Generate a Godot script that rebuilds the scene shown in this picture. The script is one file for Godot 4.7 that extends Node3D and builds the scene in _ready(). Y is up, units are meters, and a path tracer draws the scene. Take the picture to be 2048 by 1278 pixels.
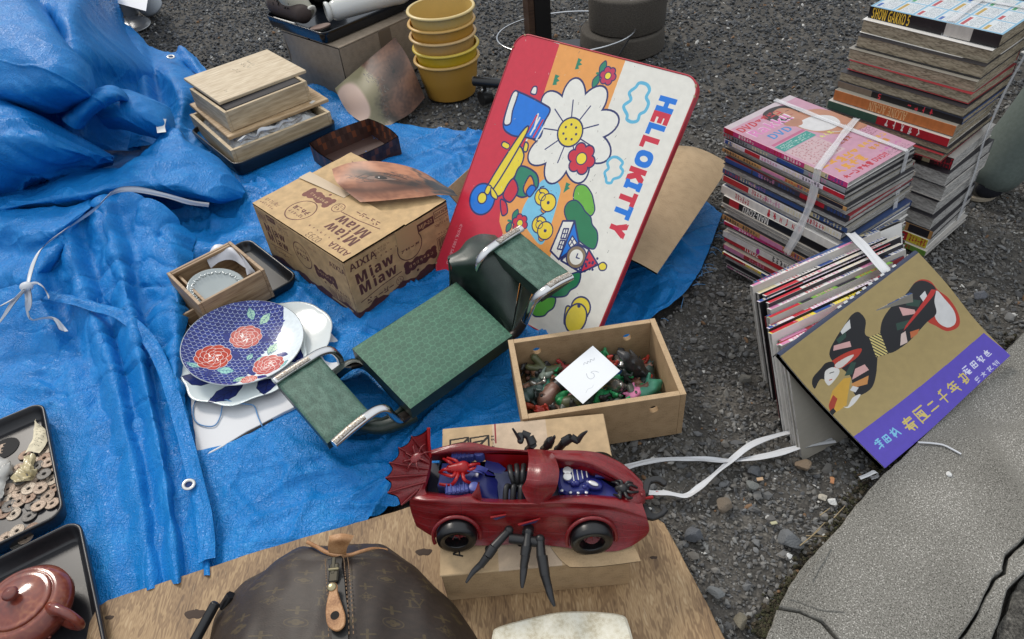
extends Node3D

var rng := RandomNumberGenerator.new()
var nz := FastNoiseLite.new()
var names := {}
var mats := {}
func numbered(n: String) -> String:
	if not names.has(n):
		names[n] = 0
		return n
	names[n] += 1
	return "%s_%03d" % [n, names[n]]

func thing(called: String, label: String, category: String, at := Vector3.ZERO, turn := 0.0, group := "") -> Node3D:
	var o := Node3D.new()
	o.name = numbered(called)
	add_child(o)
	o.position = at
	o.rotation.y = turn
	return tag(o, label, category, group)

func tag(o: Node3D, label: String, category: String, group := "") -> Node3D:
	o.set_meta("label", label)
	o.set_meta("category", category)
	if group:
		o.set_meta("group", group)
	return o

func part(parent: Node3D, called: String, m: Mesh, mat: Material, xf := Transform3D()) -> MeshInstance3D:
	var o := MeshInstance3D.new()
	o.mesh = m
	o.material_override = mat
	o.transform = xf
	if parent == self:
		o.name = numbered(called)
	else:
		var k := 0
		var nm := called
		while parent.has_node(nm):
			k += 1
			nm = "%s_%03d" % [called, k]
		o.name = nm
	parent.add_child(o, true)
	return o

func solo(called: String, m: Mesh, mat: Material, label: String, category: String, xf := Transform3D(), group := "") -> MeshInstance3D:
	var o := part(self, called, m, mat, xf)
	tag(o, label, category, group)
	return o

func struct(called: String, m: Mesh, mat: Material, xf := Transform3D()) -> MeshInstance3D:
	var o := part(self, called, m, mat, xf)
	o.set_meta("kind", "structure")
	return o
func v3(s: String) -> PackedVector3Array:
	var out := PackedVector3Array()
	for w in s.split(" ", false):
		var a := w.split_floats(",")
		out.append(Vector3(a[0], a[1], a[2]) * 0.001)
	return out

func v2(s: String) -> PackedVector2Array:
	var out := PackedVector2Array()
	for w in s.split(" ", false):
		var a := w.split_floats(",")
		out.append(Vector2(a[0], a[1]))
	return out

func xf(at: Vector3, yaw := 0.0, pitch := 0.0, roll := 0.0) -> Transform3D:
	return Transform3D(Basis.from_euler(Vector3(pitch, yaw, roll)), at)

func aimed(a: Vector3, b: Vector3, up := Vector3.UP) -> Transform3D:
	var y := (b - a).normalized()
	var x := up.cross(y)
	if x.length() < 0.01:
		x = Vector3.RIGHT.cross(y)
	x = x.normalized()
	return Transform3D(Basis(x, y, x.cross(y)), a)

func rand(a: float, b: float) -> float:
	return rng.randf_range(a, b)

func cr(a, b, c, d, t: float):
	return 0.5 * (2.0 * b + (c - a) * t + (2.0 * a - 5.0 * b + 4.0 * c - d) * t * t + (3.0 * b - a - 3.0 * c + d) * t * t * t)

func along(p, t: float):
	var n: int = p.size() - 1
	var f := clampf(t, 0.0, 1.0) * n
	var i := mini(int(f), n - 1)
	return cr(p[maxi(i - 1, 0)], p[i], p[i + 1], p[mini(i + 2, n)], f - i)

func smooth3(p: PackedVector3Array, n: int) -> PackedVector3Array:
	var out := PackedVector3Array()
	for i in n + 1:
		out.append(along(p, float(i) / n))
	return out

func smooth2(p: PackedVector2Array, n: int, closed := true) -> PackedVector2Array:
	var out := PackedVector2Array()
	var m := p.size()
	for i in m if closed else m - 1:
		for k in n:
			var a := p[(i - 1 + m) % m] if closed else p[maxi(i - 1, 0)]
			var d := p[(i + 2) % m] if closed else p[mini(i + 2, m - 1)]
			out.append(cr(a, p[i], p[(i + 1) % m], d, float(k) / n))
	if not closed:
		out.append(p[m - 1])
	return out

func rrect(w: float, d: float, r: float, n := 5) -> PackedVector2Array:
	var out := PackedVector2Array()
	for c in 4:
		var cx := (w * 0.5 - r) * (1 if c == 0 or c == 3 else -1)
		var cz := (d * 0.5 - r) * (1 if c < 2 else -1)
		for k in n + 1:
			var a := PI * 0.5 * (c + float(k) / n)
			out.append(Vector2(cx + r * cos(a), cz + r * sin(a)))
	return out

func rough_poly(p: PackedVector2Array, step: float, amp: float, sd := 0) -> PackedVector2Array:
	var out := PackedVector2Array()
	for i in p.size():
		var a := p[i]
		var b := p[(i + 1) % p.size()]
		var n := maxi(1, int(a.distance_to(b) / step))
		var nr := (b - a).orthogonal().normalized()
		for k in n:
			var q := a.lerp(b, float(k) / n)
			out.append(q + nr * amp * (nz.get_noise_3d(q.x * 1600.0, q.y * 1600.0, sd * 37.0) + 0.6 * nz.get_noise_3d(q.x * 5200.0, q.y * 5200.0, sd * 11.0)))
	return out
func S(flat := true) -> SurfaceTool:
	var st := SurfaceTool.new()
	st.begin(Mesh.PRIMITIVE_TRIANGLES)
	st.set_smooth_group(-1 if flat else 0)
	return st

func done(st: SurfaceTool) -> ArrayMesh:
	st.generate_normals()
	return st.commit()

func tri(st: SurfaceTool, a: Vector3, b: Vector3, c: Vector3, ua := Vector2.ZERO, ub := Vector2.ZERO, uc := Vector2.ZERO) -> void:
	st.set_uv(ua)
	st.add_vertex(a)
	st.set_uv(uc)
	st.add_vertex(c)
	st.set_uv(ub)
	st.add_vertex(b)

func q(st: SurfaceTool, a: Vector3, b: Vector3, c: Vector3, d: Vector3, ua := Vector2(0, 1), ub := Vector2(1, 1), uc := Vector2(1, 0), ud := Vector2(0, 0)) -> void:
	tri(st, a, b, c, ua, ub, uc)
	tri(st, a, c, d, ua, uc, ud)

func qo(st: SurfaceTool, mid: Vector3, a: Vector3, b: Vector3, c: Vector3, d: Vector3, ua := Vector2.ZERO, ub := Vector2.ZERO, uc := Vector2.ZERO, ud := Vector2.ZERO) -> void:
	if (b - a).cross(c - a).dot((a + c) * 0.5 - mid) < 0.0:
		q(st, a, d, c, b, ua, ud, uc, ub)
	else:
		q(st, a, b, c, d, ua, ub, uc, ud)

const AX := [Vector3.RIGHT, Vector3.UP, Vector3.BACK]

func face_uv(axis: int, s: float, p: Vector3) -> Vector2:
	var r := Vector2(p.x, p.z)
	if axis == 0:
		r = Vector2(-p.z * s, -p.y)
	elif axis == 2:
		r = Vector2(p.x * s, -p.y)
	elif s < 0:
		r = Vector2(p.x, -p.z)
	return r * 0.5 + Vector2(0.5, 0.5)

func bbox(st: SurfaceTool, size: Vector3, at := Transform3D(), bev := 0.001, rects := {}) -> void:
	var h := size * 0.5
	bev = minf(bev, minf(h.x, minf(h.y, h.z)) * 0.9)
	var mid := at.origin
	for axis in 3:
		for s in [1.0, -1.0]:
			var i := (axis + 1) % 3
			var j := (axis + 2) % 3
			var r: Rect2 = rects.get(str(axis) + ("+" if s > 0 else "-"), Rect2(0, 0, 1, 1))
			var pts := []
			var uvs := []
			for c in [[-1, -1], [1, -1], [1, 1], [-1, 1]]:
				var p := Vector3.ZERO
				p[axis] = s * h[axis]
				p[i] = c[0] * (h[i] - bev)
				p[j] = c[1] * (h[j] - bev)
				pts.append(at * p)
				uvs.append(r.position + r.size * face_uv(axis, s, p / h))
			qo(st, mid, pts[0], pts[1], pts[2], pts[3], uvs[0], uvs[1], uvs[2], uvs[3])
	for k in 3:
		var i := (k + 1) % 3
		var j := (k + 2) % 3
		for si in [1.0, -1.0]:
			for sj in [1.0, -1.0]:
				var ps := []
				var us := []
				var r: Rect2 = rects.get(str(i) + ("+" if si > 0 else "-"), Rect2(0, 0, 1, 1))
				for e in [[0, -1], [0, 1], [1, 1], [1, -1]]:
					var p := Vector3.ZERO
					p[k] = e[1] * (h[k] - bev)
					p[i] = si * (h[i] - (bev if e[0] else 0.0))
					p[j] = sj * (h[j] - (0.0 if e[0] else bev))
					ps.append(at * p)
					us.append(r.position + r.size * face_uv(i, si, p / h))
				qo(st, mid, ps[0], ps[1], ps[2], ps[3], us[0], us[1], us[2], us[3])
	for sx in [1.0, -1.0]:
		for sy in [1.0, -1.0]:
			for sz in [1.0, -1.0]:
				var s := Vector3(sx, sy, sz)
				var a := at * (s * (h - Vector3(0, bev, bev)))
				var b := at * (s * (h - Vector3(bev, 0, bev)))
				var c := at * (s * (h - Vector3(bev, bev, 0)))
				if (b - a).cross(c - a).dot(a - mid) < 0.0:
					tri(st, a, c, b)
				else:
					tri(st, a, b, c)

func box(size: Vector3, bev := 0.001, rects := {}, at := Transform3D()) -> ArrayMesh:
	var st := S()
	bbox(st, size, at, bev, rects)
	return done(st)

func inset(p: PackedVector2Array, by: float) -> PackedVector2Array:
	var out := PackedVector2Array()
	var n := p.size()
	var area := 0.0
	for i in n:
		area += p[i].cross(p[(i + 1) % n])
	var sg := 1.0 if area > 0 else -1.0
	for i in n:
		var a := (p[i] - p[(i - 1 + n) % n]).normalized()
		var b := (p[(i + 1) % n] - p[i]).normalized()
		var nr := (a + b).orthogonal().normalized() * -sg
		out.append(p[i] + nr * by)
	return out

func prism(st: SurfaceTool, p: PackedVector2Array, y0: float, y1: float, bev := 0.0005, at := Transform3D(), r := Rect2(0, 0, 1, 1), lift = null) -> void:
	var lo := p[0]
	var hi := p[0]
	var area := 0.0
	var n := p.size()
	for i in n:
		lo = lo.min(p[i])
		hi = hi.max(p[i])
		area += p[i].cross(p[(i + 1) % n])
	if area > 0:
		p = p.duplicate()
		p.reverse()
	var ins := inset(p, bev)
	var put := func(c: Vector2, y: float) -> Vector3:
		return at * Vector3(c.x, y + (lift.call(c) if lift != null else 0.0), c.y)
	var uv := func(c: Vector2) -> Vector2:
		return r.position + r.size * ((c - lo) / (hi - lo))
	var t := Geometry2D.triangulate_polygon(ins)
	if t.is_empty():
		t = Geometry2D.triangulate_polygon(p)
	for k in range(0, t.size(), 3):
		var a := ins[t[k]]
		var b := ins[t[k + 1]]
		var c := ins[t[k + 2]]
		if (b - a).cross(c - a) > 0:
			var w := b
			b = c
			c = w
		tri(st, put.call(a, y1), put.call(b, y1), put.call(c, y1), uv.call(a), uv.call(b), uv.call(c))
		tri(st, put.call(a, y0), put.call(c, y0), put.call(b, y0), uv.call(a), uv.call(c), uv.call(b))
	for i in n:
		var j := (i + 1) % n
		q(st, put.call(p[i], y0 + bev), put.call(p[j], y0 + bev), put.call(p[j], y1 - bev), put.call(p[i], y1 - bev), uv.call(p[i]), uv.call(p[j]), uv.call(p[j]), uv.call(p[i]))
		q(st, put.call(p[i], y1 - bev), put.call(p[j], y1 - bev), put.call(ins[j], y1), put.call(ins[i], y1), uv.call(p[i]), uv.call(p[j]), uv.call(ins[j]), uv.call(ins[i]))
		q(st, put.call(ins[i], y0), put.call(ins[j], y0), put.call(p[j], y0 + bev), put.call(p[i], y0 + bev), uv.call(ins[i]), uv.call(ins[j]), uv.call(p[j]), uv.call(p[i]))

func slab(p: PackedVector2Array, y0: float, y1: float, bev := 0.0005, at := Transform3D()) -> ArrayMesh:
	var st := S()
	prism(st, p, y0, y1, bev, at)
	return done(st)
func grid(rows: Array, thick := 0.0, wrap := false, disp = null, cap := false) -> ArrayMesh:
	var nv: int = rows.size()
	var nu: int = rows[0].size()
	var P := PackedVector3Array()
	for r in rows:
		P.append_array(r)
	var N := grid_normals(P, nu, nv, wrap)
	if disp != null:
		for k in P.size():
			P[k] += N[k] * disp.call(P[k], float(k % nu) / (nu - 1), float(k / nu) / (nv - 1))
		N = grid_normals(P, nu, nv, wrap)
	var V := PackedVector3Array(P)
	var NN := PackedVector3Array(N)
	var UV := PackedVector2Array()
	for k in P.size():
		UV.append(Vector2(float(k % nu) / (nu - 1), float(k / nu) / (nv - 1)))
	var I := PackedInt32Array()
	for j in nv - 1:
		for i in nu - 1:
			var a := j * nu + i
			I.append_array([a, a + 1, a + nu + 1, a, a + nu + 1, a + nu])
	if thick > 0.0:
		var off := P.size()
		for k in P.size():
			V.append(P[k] - N[k] * thick)
			NN.append(-N[k])
			UV.append(UV[k])
		for j in nv - 1:
			for i in nu - 1:
				var a := off + j * nu + i
				I.append_array([a, a + nu + 1, a + 1, a, a + nu, a + nu + 1])
		var rim := []
		for i in nu:
			rim.append(i)
		for j in range(1, nv):
			rim.append(j * nu + nu - 1)
		for i in range(nu - 2, -1, -1):
			rim.append((nv - 1) * nu + i)
		for j in range(nv - 2, 0, -1):
			rim.append(j * nu)
		for k in rim.size():
			var a: int = rim[k]
			var b: int = rim[(k + 1) % rim.size()]
			var w := V.size()
			var nr := (P[b] - P[a]).cross(N[a]).normalized()
			for c in [a, b, b + off, a + off]:
				V.append(V[c])
				NN.append(nr)
				UV.append(UV[c])
			I.append_array([w, w + 2, w + 1, w, w + 3, w + 2])
	if cap:
		for j in [0, nv - 1]:
			var w := V.size()
			var c := Vector3.ZERO
			for i in nu:
				c += P[j * nu + i] / nu
			var nr := (P[j * nu + nu / 3] - c).cross(P[j * nu] - c).normalized() * (-1.0 if j == 0 else 1.0)
			V.append(c)
			NN.append(nr)
			UV.append(Vector2(0.5, 0.5))
			for i in nu:
				V.append(P[j * nu + i])
				NN.append(nr)
				UV.append(Vector2(0.5, 0.5))
			for i in nu - 1:
				I.append_array([w, w + 1 + i, w + 2 + i] if j else [w, w + 2 + i, w + 1 + i])
	var arr := []
	arr.resize(Mesh.ARRAY_MAX)
	arr[Mesh.ARRAY_VERTEX] = V
	arr[Mesh.ARRAY_NORMAL] = NN
	arr[Mesh.ARRAY_TEX_UV] = UV
	arr[Mesh.ARRAY_INDEX] = I
	var m := ArrayMesh.new()
	m.add_surface_from_arrays(Mesh.PRIMITIVE_TRIANGLES, arr)
	return m

func grid_normals(P: PackedVector3Array, nu: int, nv: int, wrap: bool) -> PackedVector3Array:
	var N := PackedVector3Array()
	N.resize(P.size())
	for j in nv:
		for i in nu:
			var a := j * nu
			var du := P[a + (i + 1 if i < nu - 1 else (1 if wrap else i))] - P[a + (i - 1 if i > 0 else (nu - 2 if wrap else i))]
			var dv := P[mini(j + 1, nv - 1) * nu + i] - P[maxi(j - 1, 0) * nu + i]
			N[a + i] = dv.cross(du).normalized()
	return N

func skin(curves: Array, nu: int, nv: int, disp = null, thick := 0.0) -> ArrayMesh:
	var cols := []
	for i in nu + 1:
		var c := PackedVector3Array()
		for k in curves:
			c.append(along(k, float(i) / nu))
		cols.append(c)
	var rows := []
	for j in nv + 1:
		var r := PackedVector3Array()
		for i in nu + 1:
			r.append(along(cols[i], float(j) / nv))
		rows.append(r)
	return grid(rows, thick, false, disp)

func tube(pts: PackedVector3Array, radii, seg := 10, squash := 1.0, caps := true) -> ArrayMesh:
	var rows := []
	var n := pts.size()
	var x := Vector3.ZERO
	for i in n:
		var t := (pts[mini(i + 1, n - 1)] - pts[maxi(i - 1, 0)]).normalized()
		if i == 0:
			x = Vector3.UP.cross(t)
			if x.length() < 0.05:
				x = Vector3.RIGHT.cross(t)
		x = (x - t * x.dot(t)).normalized()
		var y := t.cross(x)
		var r: float = radii if (radii is float) else lerpf(radii[int(float(i) / (n - 1) * (radii.size() - 1))], radii[mini(int(float(i) / (n - 1) * (radii.size() - 1)) + 1, radii.size() - 1)], fmod(float(i) / (n - 1) * (radii.size() - 1), 1.0))
		var row := PackedVector3Array()
		for k in seg + 1:
			var a := -TAU * k / seg
			row.append(pts[i] + x * cos(a) * r + y * sin(a) * r * squash)
		rows.append(row)
	return grid(rows, 0.0, true, null, caps)

func rod(a: Vector3, b: Vector3, r0: float, r1 := -1.0, seg := 10) -> ArrayMesh:
	return tube(PackedVector3Array([a, a.lerp(b, 0.5), b]), [r0, r0 if r1 < 0 else r1], seg)
func lathe(profile: PackedVector2Array, seg := 32, wave = null) -> ArrayMesh:
	var rows := []
	for p in profile:
		var row := PackedVector3Array()
		for k in seg + 1:
			var a := TAU * k / seg
			var r := p.x
			if wave != null:
				r = wave.call(a, p)
			row.append(Vector3(cos(a) * r, p.y, sin(a) * r))
		rows.append(row)
	return grid(rows, 0.0, true)

func ball(r: Vector3, seg := 16, rings := 10) -> ArrayMesh:
	var pr := PackedVector2Array()
	for i in rings + 1:
		var a := -PI * 0.5 + PI * i / rings
		pr.append(Vector2(maxf(cos(a), 0.0001), sin(a)))
	var rows := []
	for p in pr:
		var row := PackedVector3Array()
		for k in seg + 1:
			var a := TAU * k / seg
			row.append(Vector3(cos(a) * p.x, p.y, sin(a) * p.x) * r)
		rows.append(row)
	return grid(rows, 0.0, true)
func strap(pts: PackedVector3Array, wide0: Vector3, wide1: Vector3, width: float, thick := 0.0006, crinkle := 0.0) -> ArrayMesh:
	var rows := []
	var n := pts.size()
	for i in n:
		var t := float(i) / (n - 1)
		var w := wide0.lerp(wide1, t)
		var dir := (pts[mini(i + 1, n - 1)] - pts[maxi(i - 1, 0)]).normalized()
		w = (w - dir * w.dot(dir)).normalized()
		var up := w.cross(dir)
		var row := PackedVector3Array()
		for k in 7:
			var s := k / 6.0 - 0.5
			row.append(pts[i] + w * s * width * (1.0 + 0.25 * nz.get_noise_2d(i * 9.0, 3.0)) + up * crinkle * nz.get_noise_2d(k * 60.0, i * 6.0))
		rows.append(row)
	return grid(rows, thick)

func merge(parts: Array) -> ArrayMesh:
	var st := SurfaceTool.new()
	st.begin(Mesh.PRIMITIVE_TRIANGLES)
	for p in parts:
		st.append_from(p[0], 0, p[1])
	return st.commit()
func flesh(bones: Array, cell: float, k := 0.004) -> ArrayMesh:
	var lo := Vector3.INF
	var hi := -Vector3.INF
	for b in bones:
		var r := Vector3.ONE * (maxf(b[2], b[3]) + cell * 2.0)
		lo = lo.min(b[0] - r).min(b[1] - r)
		hi = hi.max(b[0] + r).max(b[1] + r)
	var n := Vector3i(((hi - lo) / cell).ceil()) + Vector3i.ONE
	var F := PackedFloat32Array()
	F.resize(n.x * n.y * n.z)
	F.fill(1.0)
	for b in bones:
		var A: Vector3 = b[0]
		var d: Vector3 = b[1] - b[0]
		var L := maxf(d.length_squared(), 1e-9)
		var r := Vector3.ONE * (maxf(b[2], b[3]) + cell * 3.0 + k)
		var i0 := Vector3i(((A.min(b[1]) - r - lo) / cell).floor()).max(Vector3i.ZERO)
		var i1 := Vector3i(((A.max(b[1]) + r - lo) / cell).ceil()).min(n - Vector3i.ONE)
		for z in range(i0.z, i1.z + 1):
			for y in range(i0.y, i1.y + 1):
				for x in range(i0.x, i1.x + 1):
					var p := lo + Vector3(x, y, z) * cell
					var t := clampf((p - A).dot(d) / L, 0.0, 1.0)
					var f := p.distance_to(A + d * t) - lerpf(b[2], b[3], t)
					var at := (z * n.y + y) * n.x + x
					var g := F[at]
					var h := maxf(k - absf(f - g), 0.0) / k
					F[at] = minf(f, g) - h * h * k * 0.25
	var id := PackedInt32Array()
	id.resize(F.size())
	id.fill(-1)
	var V := PackedVector3Array()
	var N := PackedVector3Array()
	var sx := 1
	var sy := n.x
	var sz := n.x * n.y
	var corners := [0, sx, sy, sx + sy, sz, sx + sz, sy + sz, sx + sy + sz]
	for z in n.z - 1:
		for y in n.y - 1:
			for x in n.x - 1:
				var at := z * sz + y * sy + x
				var neg := 0
				for c in corners:
					if F[at + c] < 0:
						neg += 1
				if neg == 0 or neg == 8:
					continue
				var sum := Vector3.ZERO
				var cnt := 0
				for e in [[0, 1], [2, 3], [4, 5], [6, 7], [0, 2], [1, 3], [4, 6], [5, 7], [0, 4], [1, 5], [2, 6], [3, 7]]:
					var fa := F[at + corners[e[0]]]
					var fb := F[at + corners[e[1]]]
					if (fa < 0) != (fb < 0):
						var t := fa / (fa - fb)
						var pa := Vector3(e[0] & 1, (e[0] >> 1) & 1, e[0] >> 2)
						var pb := Vector3(e[1] & 1, (e[1] >> 1) & 1, e[1] >> 2)
						sum += pa.lerp(pb, t)
						cnt += 1
				id[at] = V.size()
				V.append(lo + (Vector3(x, y, z) + sum / cnt) * cell)
				N.append(Vector3(F[at + 1] - F[at] + F[at + sx + sy] - F[at + sy], F[at + sy] - F[at] + F[at + sx + sy] - F[at + sx], F[at + sz] - F[at] + F[at + sz + sx] - F[at + sx]).normalized())
	var I := PackedInt32Array()
	for z in range(1, n.z - 1):
		for y in range(1, n.y - 1):
			for x in range(1, n.x - 1):
				var at := z * sz + y * sy + x
				var f0 := F[at] < 0
				for e in [[sx, sy, sz], [sy, sz, sx], [sz, sx, sy]]:
					var f1: bool = F[at + e[0]] < 0
					if f0 == f1:
						continue
					var a := id[at - e[1] - e[2]]
					var b := id[at - e[2]]
					var c := id[at]
					var d := id[at - e[1]]
					if a < 0 or b < 0 or c < 0 or d < 0:
						continue
					if f0:
						I.append_array([a, c, b, a, d, c])
					else:
						I.append_array([a, b, c, a, c, d])
	var arr := []
	arr.resize(Mesh.ARRAY_MAX)
	arr[Mesh.ARRAY_VERTEX] = V
	arr[Mesh.ARRAY_NORMAL] = N
	arr[Mesh.ARRAY_INDEX] = I
	var m := ArrayMesh.new()
	m.add_surface_from_arrays(Mesh.PRIMITIVE_TRIANGLES, arr)
	return m
func mat(c: Color, rough := 0.7, metal := 0.0, spec := 0.5) -> StandardMaterial3D:
	var key := "%s %s %s %s" % [c, rough, metal, spec]
	if not mats.has(key):
		var m := StandardMaterial3D.new()
		m.albedo_color = c
		m.roughness = rough
		m.metallic = metal
		m.metallic_specular = spec
		mats[key] = m
	return mats[key]

func tmat(t: Texture2D, rough := 0.6, bump: Texture2D = null, depth := 0.0) -> StandardMaterial3D:
	var m := StandardMaterial3D.new()
	m.albedo_texture = t
	m.roughness = rough
	if bump:
		m.heightmap_enabled = true
		m.heightmap_texture = bump
		m.heightmap_scale = depth
	return m

func tri_planar(m: StandardMaterial3D, per_metre: float, world := false) -> StandardMaterial3D:
	m.uv1_triplanar = true
	m.uv1_world_triplanar = world
	m.uv1_scale = Vector3.ONE * per_metre
	return m

func lin(r: float, g: float, b: float) -> Color:
	return Color(r, g, b).linear_to_srgb()
func noise_field(size: int, layers: Array, sd := 1) -> PackedFloat32Array:
	var vals := PackedFloat32Array()
	vals.resize(size * size)
	var f := FastNoiseLite.new()
	f.seed = sd
	f.fractal_type = FastNoiseLite.FRACTAL_NONE
	f.cellular_return_type = FastNoiseLite.RETURN_DISTANCE2_SUB
	for L in layers:
		f.noise_type = L[0]
		f.seed += 1
		var ax: float = L[4] if L.size() > 4 else 1.0
		var ay: float = L[5] if L.size() > 5 else 1.0
		f.frequency = L[1] / size
		var im := f.get_seamless_image(int(size / ax), int(size / ay))
		if ax != 1.0 or ay != 1.0:
			im.resize(size, size, Image.INTERPOLATE_CUBIC)
		var d := im.get_data()
		var w: float = L[2]
		if L[3] is int:
			for k in vals.size():
				vals[k] += (2.0 * pow(1.0 - absf(d[k] / 127.5 - 1.0), 9.0) - 0.4) * w
		elif L[3]:
			for k in vals.size():
				vals[k] += (1.0 - 2.0 * absf(d[k] / 127.5 - 1.0)) * w
		else:
			for k in vals.size():
				vals[k] += (d[k] / 127.5 - 1.0) * w
	return vals

func tinted(v: PackedFloat32Array, size: int, ramp: Array) -> ImageTexture:
	var lut := PackedByteArray()
	for i in 256:
		var x := i / 127.5 - 1.0
		var c: Color = ramp[0][1] if x < ramp[0][0] else ramp[-1][1]
		for k in ramp.size() - 1:
			if x >= ramp[k][0] and x < ramp[k + 1][0]:
				c = ramp[k][1].lerp(ramp[k + 1][1], (x - ramp[k][0]) / (ramp[k + 1][0] - ramp[k][0]))
		lut.append_array([c.r8, c.g8, c.b8])
	var out := PackedByteArray()
	out.resize(v.size() * 3)
	for k in v.size():
		var i := clampi(int((v[k] + 1.0) * 127.5), 0, 255) * 3
		out[k * 3] = lut[i]
		out[k * 3 + 1] = lut[i + 1]
		out[k * 3 + 2] = lut[i + 2]
	return ImageTexture.create_from_image(Image.create_from_data(size, size, false, Image.FORMAT_RGB8, out))

func bumps(v: PackedFloat32Array, size: int) -> ImageTexture:
	var out := PackedByteArray()
	out.resize(v.size())
	for k in v.size():
		out[k] = clampi(int(v[k] * 127.0 + 128.0), 0, 255)
	return ImageTexture.create_from_image(Image.create_from_data(size, size, false, Image.FORMAT_L8, out))

const SMOOTH := FastNoiseLite.TYPE_SIMPLEX_SMOOTH
const CELLS := FastNoiseLite.TYPE_CELLULAR

func grain(im: Image, amt: float, sd := 5) -> void:
	var f := FastNoiseLite.new()
	f.seed = sd
	f.frequency = 0.02
	f.fractal_octaves = 4
	var r := RandomNumberGenerator.new()
	r.seed = sd
	for y in im.get_height():
		for x in im.get_width():
			var c := im.get_pixel(x, y)
			var v := 1.0 + amt * (f.get_noise_2d(x, y) * 1.4 + r.randf_range(-0.35, 0.35))
			im.set_pixel(x, y, Color(c.r * v, c.g * v, c.b * v, c.a))
class Pic:
	var im: Image
	var T := Transform2D()
	func _init(w: int, h: int, c: Color):
		im = Image.create(w, h, false, Image.FORMAT_RGBA8)
		im.fill(c)
	func poly(src: PackedVector2Array, c: Color) -> void:
		var p := T * src
		var y0 := INF
		var y1 := -INF
		for a in p:
			y0 = minf(y0, a.y)
			y1 = maxf(y1, a.y)
		for y in range(maxi(0, int(y0)), mini(im.get_height() - 1, int(y1) + 1) + 1):
			var xs := []
			var fy := y + 0.5
			for i in p.size():
				var a := p[i]
				var b := p[(i + 1) % p.size()]
				if (a.y <= fy) != (b.y <= fy):
					xs.append(a.x + (fy - a.y) / (b.y - a.y) * (b.x - a.x))
			xs.sort()
			for k in range(0, xs.size() - 1, 2):
				var xa := maxi(0, roundi(xs[k]))
				var xb := mini(im.get_width(), roundi(xs[k + 1]))
				if xb > xa:
					im.fill_rect(Rect2i(xa, y, xb - xa, 1), c)
	func rect(x: float, y: float, w: float, h: float, c: Color) -> void:
		poly(PackedVector2Array([Vector2(x, y), Vector2(x + w, y), Vector2(x + w, y + h), Vector2(x, y + h)]), c)
	func disc(at: Vector2, rx: float, c: Color, ry := -1.0, turn := 0.0) -> void:
		var p := PackedVector2Array()
		var n := 28
		for i in n:
			p.append(at + Vector2(cos(TAU * i / n) * rx, sin(TAU * i / n) * (rx if ry < 0 else ry)).rotated(turn))
		poly(p, c)
	func line(p: PackedVector2Array, w: float, c: Color, closed := false) -> void:
		for i in p.size() if closed else p.size() - 1:
			var a := p[i]
			var b := p[(i + 1) % p.size()]
			var n := (b - a).orthogonal().normalized() * w * 0.5
			poly(PackedVector2Array([a + n, b + n, b - n, a - n]), c)
		if w > 2.5:
			for a in p:
				var r := PackedVector2Array()
				for k in 8:
					r.append(a + Vector2(cos(TAU * k / 8), sin(TAU * k / 8)) * w * 0.5)
				poly(r, c)
	func ring(at: Vector2, rx: float, w: float, c: Color, ry := -1.0) -> void:
		var p := PackedVector2Array()
		for i in 32:
			p.append(at + Vector2(cos(TAU * i / 32) * rx, sin(TAU * i / 32) * (rx if ry < 0 else ry)))
		line(p, w, c, true)
	func tex() -> ImageTexture:
		return ImageTexture.create_from_image(im)

var fonts := {}
func letters(p: Pic, s: String, at: Vector2, size: float, c: Color, turn := 0.0, bold := true, wide := 1.0, serif := false) -> float:
	var key := s + str(bold) + str(serif)
	if not fonts.has(key):
		var f := SystemFont.new()
		f.font_names = PackedStringArray(["Droid Serif" if serif else "Droid Sans"])
		f.font_weight = 700 if bold else 400
		var tm := TextMesh.new()
		tm.font = f
		tm.text = s
		tm.font_size = 32
		tm.pixel_size = 1.0 / 32
		tm.depth = 0.0
		tm.curve_step = 1.0
		tm.horizontal_alignment = HORIZONTAL_ALIGNMENT_LEFT
		tm.vertical_alignment = VERTICAL_ALIGNMENT_CENTER
		var arr := tm.get_mesh_arrays()
		fonts[key] = [arr[Mesh.ARRAY_VERTEX], arr[Mesh.ARRAY_INDEX]]
	var V: PackedVector3Array = fonts[key][0]
	var I: PackedInt32Array = fonts[key][1]
	var far := 0.0
	for k in range(0, I.size(), 3):
		var t := PackedVector2Array()
		for i in 3:
			var v := V[I[k + i]]
			far = maxf(far, v.x)
			t.append(at + Vector2(v.x * wide * size, -v.y * size).rotated(turn))
		p.poly(t, c)
	return far * size * wide
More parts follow.
